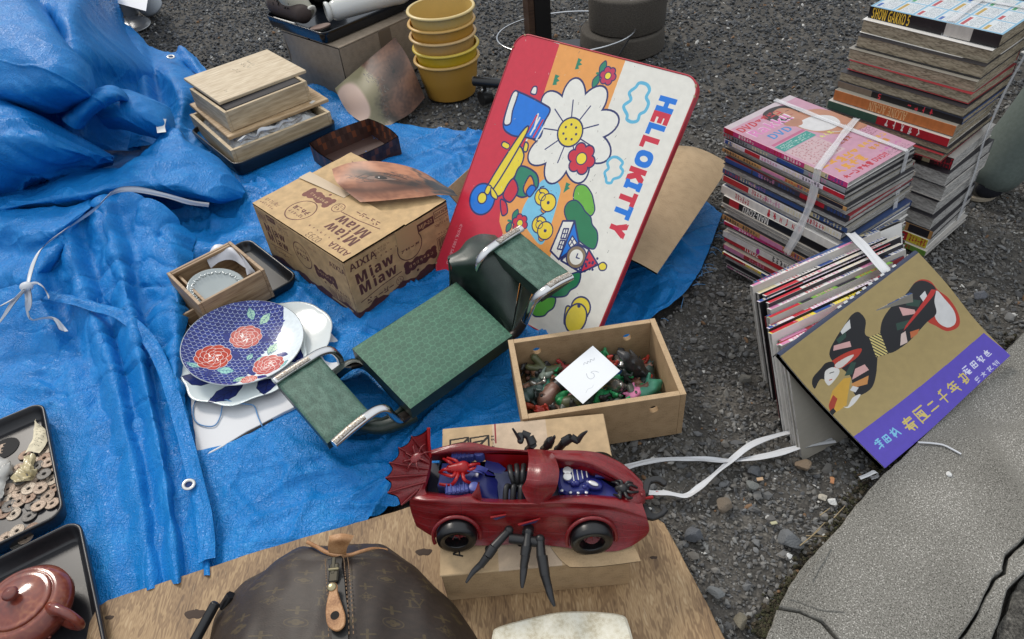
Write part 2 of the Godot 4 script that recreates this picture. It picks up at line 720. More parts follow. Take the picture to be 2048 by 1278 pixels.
const JP := {
	"ミ": "22355547 24345547 1575687", "ャ": "35475664 4255 444956", "ウ": "4143 2324272 236373758668439", "ジ": "22334 144455 1878674 6172 7182", "ュ": "365 3565 6568 2878",
	"ー": "1585", "シ": "22334 1445 1878657382", "子": "21724557 4548482938 1585", "ね": "3138 1353 53152817 446475786878686777", "こ": "2272 2748585777",
	"用": "212819 217178686 2474 2676 4148", "ほ": "2128 4272 4474 6167786757484858", "ろ": "2272253464757668486", "チ": "7132 1474 4253754", "キ": "2363 1676 4248",
	"ン": "2233 1878635", "月": "321617 3262636877 3464 3666", "ケ": "3124 2373 5355638", "ま": "2272 2474 4147585747375", "で": "2272543457486 7383 6474", "の": "5225375862757282",
	"二": "2363 1777", "千": "6132 1575 4149", "年": "3113 2272 2474 1676 4279 2446", "史": "226266262 4146385 3548679", "春": "2272 2373 1575 4127 527 3549 3666699 3767", "画": "1181 2368 2363686 4368 2565 12191888",
	"福": "2131 1333172 2349 4171 4464446 46764979 5659 4777", "田": "222828 22727828 2575 4248", "和": "3122 1444 3149 3426 3546 5373587 5878", "彦": "4143 2373 3444 6444 2427 6534 7636 8838", "澤": "2232 1333 1847 4181 4373 5163 5383 6169 4575 4777", "松": "1343 3139 3327 3446 6143 6175 6547 7589", "刊": "1242 1444 2149 6167 8189", "愛": "3171 2232 4343 6363 3545 2474 3868 4929", "文": "4142 1373 3368 6328", "花": "1272 3133 6163 3427 2639 6436 5457888",
	"水": "4149 1343254 743546 5588", "着": "3141 6151 1272 2373 1474 3527 3565693939 3767", "リ": "2226 6266539", "吉": "1282 4144 2464 266669292 ", "原": "1181 1119 4152 3363 3343 3666 4549 3728 6778", "泡": "2232 1333 1837 4142 3272727 3456 3747", "姫": "3126 1343 2547 5159 6267 5858 5181 5484 8184", "な": "1343 3127 5363 6266757467 ", "私": "3122 1444 3149 3426 5148 4888 7789", "生": "3123 2272 2575 4149 1989", "活": "2232 1333 1837 6142 3474 5155 46764979",
	"メ": "6235 2468", "ガ": "1373674 4137 6171 7181", "ス": "22623527 5578", "ト": "4149 4474", "ア": "1272544 4447", "オ": "1474 5159 5437", "サ": "1383 3135 6163647", "王": "2272 2575 1989 4249", "け": "2128 4474 6165748", "ら": "4152 3235 3555656868", "べ": "15338 6373 7282", "大": "1474 4145276 4578", "金": "4115 4185 3565 2676 5059 1989", "女": "4136587 6137 1484", "優": "2112 2339 4181 4373 5363 4575 4667 5979", "マ": "1373565 3556", "インディ": "6133 4449", "人": "4145266 4578", "気": "3122 3272 2463 3565678988 2848 4737", "号": "2161 2161 4141 1474 4464648", "会": "4115 4185 3565 2676 4638 3879", "社": "2131 1333172 2339 5474 6259 4989", "株": "1343 3139 3327 5143 4373 3575 6169 5637 6688", "式": "1373 2555 4559 2969 6199", "限": "2129 2141332 344 5171 7175 5373 5575 5159 6589", "定": "4142 2373 2324 3464 5458 5666 3639 3989"}

func kanji(p: Pic, s: String, at: Vector2, size: float, c: Color, weight := 0.11, dir := Vector2.RIGHT, turn := 0.0) -> void:
	for i in s.length():
		var ch := s[i]
		var o := at + dir * size * i
		var code: String = JP.get(ch, "")
		if ch in "。・":
			continue
		if code == "":
			var keys := JP.keys()
			code = JP[keys[(ch.unicode_at(0) * 7 + i) % keys.size()]]
		for w in code.split(" ", false):
			var pts := PackedVector2Array()
			for k in range(0, w.length() - 1, 2):
				pts.append(o + (Vector2(int(w[k]), int(w[k + 1])) / 9.5 * size).rotated(turn))
			if pts.size() > 1:
				p.line(pts, size * weight, c)
func fine_print(p: Pic, x: float, y: float, w: float, h: float, rows: int, c: Color, dense := 0.75) -> void:
	var rh := h / rows
	for r in rows:
		var cx := x
		while cx < x + w - rh * 0.5:
			if rng.randf() < dense:
				for k in 3:
					var a := Vector2(cx + rng.randf() * rh * 0.7, y + (r + 0.1 + rng.randf() * 0.6) * rh)
					p.line(PackedVector2Array([a, a + (Vector2(rh * 0.5, 0) if rng.randf() < 0.5 else Vector2(0, rh * 0.45))]), maxf(1.0, rh * 0.13), c)
			cx += rh * 0.85

func _ready() -> void:
	rng.seed = 7
	nz.seed = 3
	nz.noise_type = FastNoiseLite.TYPE_SIMPLEX_SMOOTH
	nz.fractal_type = FastNoiseLite.FRACTAL_NONE
	var cam := Camera3D.new()
	cam.name = "camera"
	add_child(cam)
	cam.position = Vector3(0, 0.88, 0)
	cam.rotation_degrees = Vector3(-42.2, 0, -6.2)
	cam.fov = 47.86
	cam.near = 0.02
	cam.far = 200.0
	cam.current = true
	var env := Environment.new()
	env.background_mode = Environment.BG_SKY
	var sky := Sky.new()
	var sm := ProceduralSkyMaterial.new()
	sm.sky_top_color = Color(0.96, 0.98, 1.0)
	sm.sky_horizon_color = Color(0.45, 0.49, 0.55)
	sm.sky_curve = 0.35
	sm.ground_horizon_color = Color(0.30, 0.30, 0.30)
	sm.ground_bottom_color = Color(0.22, 0.22, 0.22)
	sky.sky_material = sm
	env.sky = sky
	env.tonemap_mode = Environment.TONE_MAPPER_LINEAR
	env.tonemap_exposure = 1.2
	env.sdfgi_enabled = true
	env.ssao_enabled = true
	env.ssil_enabled = true
	var we := WorldEnvironment.new()
	we.name = "sky"
	we.environment = env
	add_child(we)
	var sun := DirectionalLight3D.new()
	sun.name = "sun"
	add_child(sun)
	sun.light_energy = 0.5
	sun.light_angular_distance = 14.0
	sun.light_color = Color(1.0, 0.97, 0.93)
	sun.shadow_enabled = true
	sun.look_at_from_position(Vector3(-1.7, 2.6, -2.3), Vector3.ZERO, Vector3.UP)
	ground_and_gravel()
	concrete()
	tarps()
	plywood()
	play_board()
	open_carton()
	food_carton()
	wooden_boxes()
	background_things()
	green_seat()
	plates_and_glass()
	trays_and_coins()
	bag_and_pad()
	toy_car()
	figure_box()
	left_stack()
	tower_stack()
	standing_bundle()
	crouching_person()
	small_litter()
func stone_mesh(sd: int, flat: Vector3) -> ArrayMesh:
	var r := RandomNumberGenerator.new()
	r.seed = sd
	var t := (1.0 + sqrt(5.0)) / 2.0
	var v := [Vector3(-1, t, 0), Vector3(1, t, 0), Vector3(-1, -t, 0), Vector3(1, -t, 0), Vector3(0, -1, t), Vector3(0, 1, t), Vector3(0, -1, -t), Vector3(0, 1, -t), Vector3(t, 0, -1), Vector3(t, 0, 1), Vector3(-t, 0, -1), Vector3(-t, 0, 1)]
	var f := [0, 11, 5, 0, 5, 1, 0, 1, 7, 0, 7, 10, 0, 10, 11, 1, 5, 9, 5, 11, 4, 11, 10, 2, 10, 7, 6, 7, 1, 8, 3, 9, 4, 3, 4, 2, 3, 2, 6, 3, 6, 8, 3, 8, 9, 4, 9, 5, 2, 4, 11, 6, 2, 10, 8, 6, 7, 9, 8, 1]
	for i in 12:
		v[i] = v[i].normalized() * flat * r.randf_range(0.62, 1.1)
	var st := S()
	for k in range(0, 60, 3):
		tri(st, v[f[k]], v[f[k + 1]], v[f[k + 2]])
	return done(st)

func outline(s: PackedVector3Array) -> PackedVector2Array:
	var o := PackedVector2Array()
	for p in s:
		o.append(Vector2(p.x, p.z))
	return o

var tarp_area := PackedVector2Array()
var slab_area := PackedVector2Array()

func ground_height(x: float, z: float) -> float:
	return 0.003 * nz.get_noise_2d(x * 220.0, z * 220.0) + 0.005 * nz.get_noise_2d(x * 45.0 + 90.0, z * 45.0) - 0.006

func ground_and_gravel() -> void:
	tarp_area = outline(v3("-1951,0,-2178 -862,0,-2263 -492,0,-2089 -296,0,-1830 -30,0,-1685 184,0,-1555 370,0,-1411 460,0,-1227 369,0,-1052 289,0,-949 227,0,-913 140,0,-839 -5,-0,-724 -189,0,-601 -350,0,-526 -532,0,-431 -829,0,-346"))
	slab_area = outline(v3("254,25,-349 281,25,-383 469,25,-550 574,25,-623 819,25,-791 1451,25,-1233 1199,25,-494 533,25,-123 130,25,-179"))
	var xs := [-40.0, -12.0, -5.0, -3.2, -2.6]
	var zs := [-60.0, -20.0, -9.0, -5.5, -4.2]
	var a := -2.2
	while a < 2.0:
		xs.append(a)
		a += 0.016
	xs.append_array([2.4, 3.2, 5.0, 12.0, 40.0])
	a = -3.8
	while a < 0.4:
		zs.append(a)
		a += 0.016
	zs.append_array([1.0, 2.5, 6.0, 20.0, 60.0])
	var rows := []
	for z in zs:
		var r := PackedVector3Array()
		for x in xs:
			r.append(Vector3(x, (ground_height(x, z) if absf(x) < 4.0 and z > -6.0 and z < 2.0 else -0.006) - (0.012 if Geometry2D.is_point_in_polygon(Vector2(x, z), tarp_area) else 0.0), z))
		rows.append(r)
	var nf := noise_field(512, [[SMOOTH, 5.0, 0.35, false], [SMOOTH, 22.0, 0.3, false], [SMOOTH, 90.0, 0.35, false], [CELLS, 60.0, 0.3, false]], 4)
	var gm := tmat(tinted(nf, 512, [[-0.9, lin(0.030, 0.028, 0.025)], [-0.2, lin(0.062, 0.057, 0.050)], [0.3, lin(0.105, 0.096, 0.083)], [0.9, lin(0.20, 0.185, 0.16)]]), 0.95, bumps(nf, 512), 0.25)
	tri_planar(gm, 2.6, true)
	struct("ground", grid(rows), gm)
	var gravel := thing("gravel", "dark grey crushed gravel covering the open ground", "gravel")
	gravel.set_meta("kind", "stuff")
	var sm := StandardMaterial3D.new()
	sm.vertex_color_use_as_albedo = true
	sm.roughness = 0.85
	var kinds := 7
	var places := []
	for k in kinds:
		places.append([])
	var hue := FastNoiseLite.new()
	hue.seed = 9
	hue.frequency = 2.2
	var tries := 150000
	for i in tries:
		var x := 0.0
		var z := 0.0
		var near := i < 62000
		if near:
			x = rand(0.08, 1.15)
			z = rand(-1.5, -0.28)
		else:
			x = rand(-1.75, 2.0)
			z = rand(-3.75, -1.02)
			if absf(x) > 0.25 - z * 0.60 + 0.35:
				continue
		var p := Vector2(x, z)
		if Geometry2D.is_point_in_polygon(p, tarp_area) or Geometry2D.is_point_in_polygon(p, slab_area):
			continue
		var patch := hue.get_noise_2d(x, z)
		var s := 0.0
		if near:
			s = 0.0014 + 0.0036 * pow(rng.randf(), 2.0) + (0.0065 * rng.randf() if rng.randf() < 0.07 else 0.0)
			if patch > 0.12 and rng.randf() < 0.45:
				continue
		else:
			s = lerpf(0.0034, 0.0082, pow(rng.randf(), 1.4)) * (1.0 if z < -1.5 else 0.72)
		var g := rng.randf()
		var c := (Color(0.062, 0.064, 0.068).lerp(Color(0.20, 0.203, 0.205), g * g)) if z > -1.75 else Color(0.044, 0.047, 0.051).lerp(Color(0.13, 0.134, 0.14), g * g)
		if near or z > -1.6:
			c = c.lerp(Color(0.20, 0.178, 0.145), rng.randf() * 0.55)
		if rng.randf() < 0.05:
			c = Color(0.24, 0.235, 0.22)
		if rng.randf() < 0.012:
			c = Color(0.55, 0.54, 0.51)
		if rng.randf() < 0.012:
			c = Color(0.20, 0.115, 0.06)
		var b := Basis.from_euler(Vector3(rand(-0.8, 0.8), rand(0, TAU), rand(-0.8, 0.8))).scaled(Vector3.ONE * s * 1.0)
		b = b * Basis.from_scale(Vector3(rand(0.8, 1.5), rand(0.6, 1.1), rand(0.7, 1.1)))
		places[i % kinds].append([Transform3D(b, Vector3(x, ground_height(x, z) + s * rand(-0.1, 0.65), z)), c])
	for k in kinds:
		var mm := MultiMesh.new()
		mm.transform_format = MultiMesh.TRANSFORM_3D
		mm.use_colors = true
		mm.mesh = stone_mesh(40 + k, Vector3(1.0, [0.5, 0.7, 0.45, 0.8, 0.6, 0.4, 0.75][k], 0.85))
		mm.instance_count = places[k].size()
		for i in places[k].size():
			mm.set_instance_transform(i, places[k][i][0])
			mm.set_instance_color(i, places[k][i][1])
		var mi := MultiMeshInstance3D.new()
		mi.name = "crushed_stone" if k == 0 else "crushed_stone_%03d" % k
		mi.multimesh = mm
		mi.material_override = sm
		mi.set_meta("kind", "stuff")
		gravel.add_child(mi)

func loose_stone(at: Vector3, r: float, c: Color, sd: int, label: String) -> void:
	var st := S()
	var b := ball(Vector3.ONE, 18, 12)
	var arr := b.surface_get_arrays(0)
	var V: PackedVector3Array = arr[Mesh.ARRAY_VERTEX]
	var dirs := []
	var rr := RandomNumberGenerator.new()
	rr.seed = sd
	for k in 15:
		dirs.append([Vector3(rr.randf_range(-1, 1), rr.randf_range(-1, 1), rr.randf_range(-1, 1)).normalized(), rr.randf_range(0.45, 0.85)])
	for i in V.size():
		var p := V[i]
		for d in dirs:
			var over: float = p.dot(d[0]) - d[1]
			if over > 0:
				p -= d[0] * over * 0.92
		p += V[i] * 0.04 * nz.get_noise_3d(p.x * 90.0 + sd, p.y * 90.0, p.z * 90.0)
		V[i] = p * Vector3(r, r * 0.62, r * 0.8)
	arr[Mesh.ARRAY_VERTEX] = V
	var I: PackedInt32Array = arr[Mesh.ARRAY_INDEX]
	for k in range(0, I.size(), 3):
		tri(st, V[I[k]], V[I[k + 2]], V[I[k + 1]])
	solo("loose_stone", done(st), rock(c), label, "stone", xf(at + Vector3(0, r * 0.18, 0), sd * 1.3, 0.1), "loose stones lying on the gravel")

var rock_bump: ImageTexture
func rock(c: Color) -> StandardMaterial3D:
	if rock_bump == null:
		rock_bump = bumps(noise_field(256, [[SMOOTH, 30.0, 0.6, false], [SMOOTH, 80.0, 0.4, false]], 21), 256)
	var m := StandardMaterial3D.new()
	m.albedo_color = c
	m.roughness = 0.9
	m.heightmap_enabled = true
	m.heightmap_texture = rock_bump
	m.heightmap_scale = 0.12
	return tri_planar(m, 12.0)

func concrete() -> void:
	var nf := noise_field(1024, [[SMOOTH, 2.0, 0.18, false], [SMOOTH, 5.0, 0.08, false], [SMOOTH, 40.0, 0.10, false], [SMOOTH, 100.0, 0.25, false], [SMOOTH, 200.0, 0.75, false]], 31)
	var fine := noise_field(1024, [[SMOOTH, 110.0, 0.3, false], [SMOOTH, 170.0, 0.7, false]], 34)
	var cm := tmat(tinted(nf, 1024, [[-0.8, lin(0.05, 0.047, 0.040)], [-0.35, lin(0.135, 0.128, 0.111)], [0.2, lin(0.205, 0.195, 0.172)], [0.5, lin(0.275, 0.262, 0.235)], [0.8, lin(0.55, 0.53, 0.49)]]), 0.92, bumps(fine, 1024), 0.06)
	tri_planar(cm, 2.4, true)
	var dark := tmat(tinted(noise_field(512, [[SMOOTH, 9.0, 0.4, false], [SMOOTH, 60.0, 0.5, false], [CELLS, 30.0, 0.4, false]], 33), 512, [[-0.7, lin(0.05, 0.046, 0.04)], [0.1, lin(0.15, 0.14, 0.12)], [0.8, lin(0.3, 0.28, 0.25)]]), 0.95, bumps(nf, 1024), 0.4)
	tri_planar(dark, 4.0, true)
	var root := Node3D.new()
	root.name = "pavement"
	add_child(root)
	root.set_meta("kind", "structure")
	var big := outline(v3("281,25,-385 300,25,-408 336,25,-439 382,25,-471 418,25,-502 456,25,-532 488,25,-554 554,25,-597 679,25,-688 831,25,-795 1299,25,-1127 1191,25,-798 757,25,-520 608,25,-439 572,25,-419 557,25,-399 541,25,-392 518,25,-372 494,25,-349 459,25,-322 392,25,-258 359,25,-292 336,25,-336 324,25,-363 303,25,-378"))
	part(root, "concrete_slab", slab(rough_poly(big, 0.006, 0.0015, 1), -0.05, 0.025, 0.0015), cm)
	var corner := outline(v3("277,23,-383 302,23,-376 321,23,-361 333,23,-336 355,23,-291 386,23,-255 197,23,-231 243,23,-339"))
	part(root, "concrete_slab", slab(rough_poly(corner, 0.006, 0.0015, 2), -0.05, 0.0225, 0.0015), cm)
	var strip := outline(v3("609,21,-434 575,21,-416 561,21,-398 544,21,-391 521,21,-371 497,21,-348 462,21,-322 397,21,-257 434,21,-246 498,21,-318 522,21,-344 551,21,-376 582,21,-396 722,21,-467 731,21,-500"))
	part(root, "concrete_slab", slab(rough_poly(strip, 0.006, 0.0015, 3), -0.05, 0.021, 0.0015), cm)
	var broken := outline(v3("730,12,-465 587,12,-395 559,12,-378 529,12,-345 506,12,-319 441,12,-247 740,12,-191 1038,12,-528"))
	part(root, "broken_concrete", slab(rough_poly(broken, 0.006, 0.002, 4), -0.05, 0.013, 0.0015), dark)
	var flake := outline(v3("320,25,-414 352,25,-444 369,25,-450 330,25,-410 331,25,-390 352,25,-368 335,25,-371 312,25,-384 295,25,-391"))
	part(root, "surface_flake", slab(rough_poly(flake, 0.005, 0.002, 5), 0.02, 0.0268, 0.001), cm)
	var soil := thing("moss", "dark brown moss and soil along the foot of the concrete", "moss")
	soil.set_meta("kind", "stuff")
	var mm := MultiMesh.new()
	mm.transform_format = MultiMesh.TRANSFORM_3D
	mm.use_colors = true
	mm.mesh = stone_mesh(77, Vector3(1, 0.8, 1))
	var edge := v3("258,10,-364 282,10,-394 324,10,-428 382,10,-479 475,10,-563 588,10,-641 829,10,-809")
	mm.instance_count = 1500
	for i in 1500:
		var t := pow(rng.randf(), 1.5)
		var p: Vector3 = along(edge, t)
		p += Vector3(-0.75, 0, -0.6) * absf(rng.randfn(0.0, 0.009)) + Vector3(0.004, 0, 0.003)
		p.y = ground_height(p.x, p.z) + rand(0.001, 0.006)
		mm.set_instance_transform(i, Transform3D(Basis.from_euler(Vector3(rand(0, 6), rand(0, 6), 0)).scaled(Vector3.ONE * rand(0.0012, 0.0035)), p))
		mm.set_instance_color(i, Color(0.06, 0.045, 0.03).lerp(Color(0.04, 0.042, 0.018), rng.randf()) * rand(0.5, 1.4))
	var mi := MultiMeshInstance3D.new()
	mi.name = "moss_clump"
	mi.multimesh = mm
	var m2 := StandardMaterial3D.new()
	m2.vertex_color_use_as_albedo = true
	m2.roughness = 1.0
	mi.material_override = m2
	mi.set_meta("kind", "stuff")
	soil.add_child(mi)
	var grey := lin(0.13, 0.135, 0.14)
	loose_stone(Vector3(0.309, 0.0000, -0.568), 0.013, lin(0.16, 0.165, 0.155), 3, "pale grey pointed stone below the white ribbon's lower strand")
	loose_stone(Vector3(0.332, -0.0000, -0.478), 0.019, grey, 4, "biggest blue grey stone, close to the concrete's edge")
	loose_stone(Vector3(0.212, 0.0000, -0.502), 0.016, lin(0.10, 0.105, 0.115), 5, "flat slate grey stone just right of the plywood corner")
	loose_stone(Vector3(0.235, 0.0000, -0.382), 0.013, lin(0.17, 0.15, 0.11), 6, "buff rounded stone lowest down by the plywood's right edge")
	loose_stone(Vector3(0.217, 0.0000, -0.421), 0.012, lin(0.16, 0.165, 0.165), 7, "light grey stone beside the lower right edge of the plywood")
	loose_stone(Vector3(0.322, 0.0000, -0.591), 0.014, lin(0.06, 0.066, 0.075), 8, "dark angular stone touching the ribbon's lower strand")
	loose_stone(Vector3(0.409, 0.0000, -0.531), 0.008, lin(0.62, 0.62, 0.6), 9, "white chip of stone below the gold book's lower corner")
	loose_stone(Vector3(0.399, 0.0000, -0.538), 0.009, lin(0.42, 0.38, 0.31), 10, "cream stone chip next to the white one below the gold book")
	loose_stone(Vector3(0.323, 0.0000, -0.460), 0.006, lin(0.7, 0.7, 0.68), 11, "small white stone at the lower end of the biggest grey stone")
	loose_stone(Vector3(0.390, -0.0000, -0.592), 0.015, lin(0.17, 0.125, 0.085), 12, "brown stone left of the gold book's lower corner")
	loose_stone(Vector3(0.263, 0.0000, -0.544), 0.015, lin(0.15, 0.12, 0.09), 13, "brownish stone between the ribbon's bend and the concrete")
	loose_stone(Vector3(0.363, 0.0000, -0.768), 0.014, lin(0.13, 0.125, 0.11), 14, "round mottled stone near the toy figure box's right side")
	loose_stone(Vector3(0.423, 0.0000, -0.567), 0.005, lin(0.4, 0.2, 0.09), 15, "small orange pebble beside the gold book's lower corner")
	loose_stone(Vector3(0.564, 0.0260, -0.537), 0.005, lin(0.66, 0.66, 0.64), 16, "small white pebble alone on the concrete")
	loose_stone(Vector3(0.818, 0.0000, -0.900), 0.016, lin(0.10, 0.105, 0.12), 17, "dark blue grey stone right of the gold book's top corner")
	loose_stone(Vector3(0.317, 0.0000, -0.514), 0.009, lin(0.11, 0.105, 0.1), 18, "squarish grey stone above the biggest grey stone")
func knot_height(i: int, j: int, sd: float) -> float:
	var v := sin(i * 127.1 + j * 311.7 + sd * 74.7) * 43758.5453
	return v - floorf(v) - 0.5

func facet(a: float, b: float, sd: float) -> float:
	var s := (a + b) * 0.366
	var x := a + s
	var y := b + s
	var i := int(floorf(x))
	var j := int(floorf(y))
	var u := x - i
	var v := y - j
	var h0 := knot_height(i, j, sd)
	var h2 := knot_height(i + 1, j + 1, sd)
	if u > v:
		return h0 * (1.0 - u) + knot_height(i + 1, j, sd) * (u - v) + h2 * v
	return h0 * (1.0 - v) + knot_height(i, j + 1, sd) * (v - u) + h2 * u

func crumple(p: Vector3, amp: float) -> float:
	var a := p.x + 0.45 * p.y
	var b := p.z - 0.55 * p.y
	var w1 := nz.get_noise_2d(a * 330.0, b * 330.0)
	var w2 := nz.get_noise_2d(a * 330.0 + 70.0, b * 330.0 - 40.0)
	var w3 := nz.get_noise_2d(a * 900.0 + 20.0, b * 900.0)
	var m := 0.6 + 0.9 * clampf(nz.get_noise_2d(a * 150.0 - 30.0, b * 150.0 + 10.0) + 0.15, -0.4, 0.8)
	a += 0.030 * w1 + 0.007 * w3
	b += 0.030 * w2 - 0.007 * w3
	var h := 0.017 * facet(a * 7.0 + b * 3.0, b * 9.0 - a * 3.0, 1.0)
	h += 0.0088 * facet(a * 14.0 - b * 15.0, b * 20.0 + a * 9.0, 2.0)
	h += 0.0036 * facet(a * 48.0 + b * 12.0, b * 40.0 - a * 14.0, 3.0)
	var r1 := 1.0 - absf(nz.get_noise_2d(a * 620.0 + b * 200.0 + 11.0, b * 330.0 - a * 120.0))
	var r2 := 1.0 - absf(nz.get_noise_2d(a * 280.0 - b * 420.0 - 60.0, b * 700.0 + a * 300.0))
	h += 0.006 * pow(r1, 11.0) + 0.005 * pow(r2, 13.0)
	return h * amp * m

func tarp_material() -> StandardMaterial3D:
	if mats.has("tarp"):
		return mats["tarp"]
	var b := noise_field(1024, [[SMOOTH, 22.0, 0.40, 1, 1.0, 2.0], [SMOOTH, 34.0, 0.34, 1, 2.0, 1.0], [SMOOTH, 64.0, 0.30, 1, 1.0, 2.0], [SMOOTH, 90.0, 0.2, 1, 2.5, 1.0], [SMOOTH, 150.0, 0.10, false, 1.0, 3.0], [SMOOTH, 14.0, 0.22, false]], 61)
	var c := noise_field(512, [[SMOOTH, 4.0, 0.4, false], [SMOOTH, 14.0, 0.25, false], [SMOOTH, 60.0, 0.3, true], [CELLS, 24.0, 0.25, false]], 62)
	var m := tmat(tinted(c, 512, [[-0.8, lin(0.004, 0.155, 0.44)], [0.0, lin(0.007, 0.19, 0.55)], [0.6, lin(0.022, 0.255, 0.63)], [0.95, lin(0.09, 0.34, 0.70)]]), 0.36, bumps(b, 1024), 0.20)
	m.metallic_specular = 0.38
	m.backlight_enabled = true
	m.backlight = Color(0.02, 0.10, 0.24)
	mats["tarp"] = tri_planar(m, 3.4, true)
	return mats["tarp"]

func tarps() -> void:
	var tm := tarp_material()
	var root := thing("blue_tarp", "blue tarpaulin spread flat on the gravel under the goods", "tarpaulin")
	var rl := v3("-419,5,-777 -296,5,-595 -388,5,-763 -311,5,-657 -475,5,-687 -354,5,-554 -351,5,-728 -196,5,-607 -114,5,-777 -42,5,-850 -362,5,-1065 -454,5,-1157 -395,5,-1027 -294,5,-957 -183,5,-1652 -48,5,-1525 -363,5,-1556 -69,5,-1627 -265,5,-651 -170,5,-743 -430,5,-587 -263,5,-624 325,5,-1168 372,5,-1076")
	var ridges := []
	for k in range(0, rl.size(), 2):
		ridges.append([rl[k], rl[k + 1]])
	var still := [[Vector3(-0.47, 0, -0.88), 0.14], [Vector3(-0.552, 0, -1.135), 0.14], [Vector3(-0.6, 0, -1.79), 0.2], [Vector3(-0.862, 0, -0.662), 0.2], [Vector3(-0.708, 0, -0.418), 0.2], [Vector3(-0.292, 0, -1.462), 0.1]]
	var flat := skin([
		v3("-1940,5,-2165 -858,5,-2250 -489,5,-2077 -295,5,-1820 -30,5,-1675 183,5,-1546 368,5,-1403 457,5,-1220"),
		v3("-1474,5,-1405 -702,5,-1501 -354,6,-1588 -108,5,-1491 49,5,-1393 212,5,-1281 329,5,-1184 397,5,-1104"),
		v3("-1224,5,-996 -692,5,-1075 -371,6,-1142 -112,5,-1098 33,5,-1073 153,5,-1038 239,5,-994 320,5,-977"),
		v3("-1023,5,-668 -594,5,-751 -348,5,-821 -114,5,-832 15,5,-859 93,5,-872 171,5,-872 226,5,-908"),
		v3("-825,5,-344 -528,5,-428 -348,5,-523 -188,5,-598 -93,5,-655 -5,5,-720 48,5,-775 139,5,-835")], 330, 300,
		func(p: Vector3, u: float, v: float) -> float:
			var edge := minf(minf(u, 1.0 - u), minf(v, 1.0 - v))
			var c := crumple(p, 2.1)
			for r in ridges:
				var q := Geometry3D.get_closest_point_to_segment(p, r[0], r[1])
				c += 0.007 * exp(-pow(p.distance_to(q) / 0.009, 2.0)) * sin(PI * clampf(q.distance_to(r[0]) / r[0].distance_to(r[1]), 0.02, 0.98))
			for k in still:
				c *= smoothstep(k[1] * 0.8, k[1] * 1.15, Vector2(p.x - k[0].x, p.z - k[0].z).length())
			return minf(c, 0.014) + 0.0015 + 0.004 * maxf(0.0, nz.get_noise_2d(p.x * 70.0, p.z * 70.0)) + 0.004 * smoothstep(0.03, 0.0, edge) * nz.get_noise_2d(p.x * 200.0, p.z * 200.0))
	part(root, "spread_sheet", flat, tm)
	var edge := v3("454,10,-1209 365,10,-1040 285,10,-939 224,10,-900")
	var fr := []
	for i in 26:
		var p: Vector3 = along(edge, rng.randf())
		var d := Vector3(rand(-0.2, 1), rand(-0.1, 0.15), rand(-0.3, 1)).normalized() * rand(0.008, 0.03)
		fr.append([tube(PackedVector3Array([p, p + d * 0.5 + Vector3(0, 0.003, 0), p + d]), 0.00045, 4), Transform3D()])
	part(root, "frayed_threads", merge(fr), mat(lin(0.12, 0.32, 0.62), 0.6)).set_meta("kind", "stuff")
	var heap := thing("crumpled_tarp", "blue tarpaulin bunched into a heap of folds on the left", "tarpaulin")
	var cr_big := func(p: Vector3, _u: float, _v: float) -> float: return crumple(p, 1.7)
	var cr_low := func(p: Vector3, _u: float, _v: float) -> float: return crumple(p, 0.55)
	var cr_mid := func(p: Vector3, _u: float, _v: float) -> float: return crumple(p, 1.25)
	part(heap, "back_fold", skin([
		v3("-2673,260,-3803 -1714,340,-2791 -1400,340,-2611 -1271,300,-2602 -1260,220,-2717 -1291,130,-2806 -1334,50,-2891"),
		v3("-1900,260,-2497 -1385,330,-2119 -1185,360,-2040 -1139,330,-2080 -1015,330,-1964 -1090,200,-2248 -1161,70,-2489"),
		v3("-1772,220,-2234 -1334,270,-1945 -1119,310,-1829 -1126,270,-1988 -962,310,-1768 -947,220,-1899 -995,80,-2184"),
		v3("-1675,180,-2024 -1329,220,-1874 -1113,260,-1754 -1114,220,-1912 -957,270,-1704 -959,170,-1848 -978,50,-2100"),
		v3("-1643,120,-1899 -1347,150,-1826 -1133,180,-1726 -1114,150,-1856 -993,190,-1726 -966,120,-1783 -945,30,-1940"),
		v3("-1639,40,-1802 -1349,80,-1746 -1164,90,-1687 -1105,70,-1763 -1011,80,-1697 -988,40,-1739 -929,10,-1781")], 190, 150, cr_big), tm)
	part(heap, "hanging_fold", skin([
		v3("-1444,370,-2176 -1198,380,-1981 -1106,380,-1914 -1109,350,-1970 -1153,300,-2097"),
		v3("-1308,350,-1890 -1113,370,-1759 -1007,365,-1720 -968,340,-1734 -1023,280,-1864"),
		v3("-1262,320,-1766 -1036,350,-1641 -942,340,-1613 -909,310,-1659 -952,260,-1764"),
		v3("-1241,290,-1689 -993,320,-1581 -902,310,-1555 -886,280,-1626 -937,220,-1744"),
		v3("-1278,240,-1702 -970,280,-1551 -898,260,-1565 -907,220,-1653 -975,170,-1813"),
		v3("-1395,160,-1831 -1036,200,-1636 -979,180,-1676 -996,140,-1805 -1035,120,-1902")], 110, 110, cr_mid), tm)
	part(heap, "round_fold", skin([
		v3("-1711,100,-2252 -1397,140,-2027 -1159,140,-1796 -1023,120,-1681 -933,60,-1646"),
		v3("-1488,220,-1979 -1216,240,-1770 -1027,220,-1585 -947,170,-1550 -909,80,-1608"),
		v3("-1240,240,-1542 -1086,250,-1487 -973,230,-1460 -929,170,-1491 -908,80,-1603"),
		v3("-1246,170,-1472 -1107,180,-1447 -1006,170,-1453 -960,130,-1509 -929,60,-1636"),
		v3("-1297,80,-1461 -1182,80,-1479 -1092,70,-1524 -1028,60,-1585 -953,40,-1663"),
		v3("-1421,20,-1620 -1289,20,-1628 -1169,20,-1639 -1082,20,-1673 -987,20,-1708")], 150, 110, cr_mid), tm)
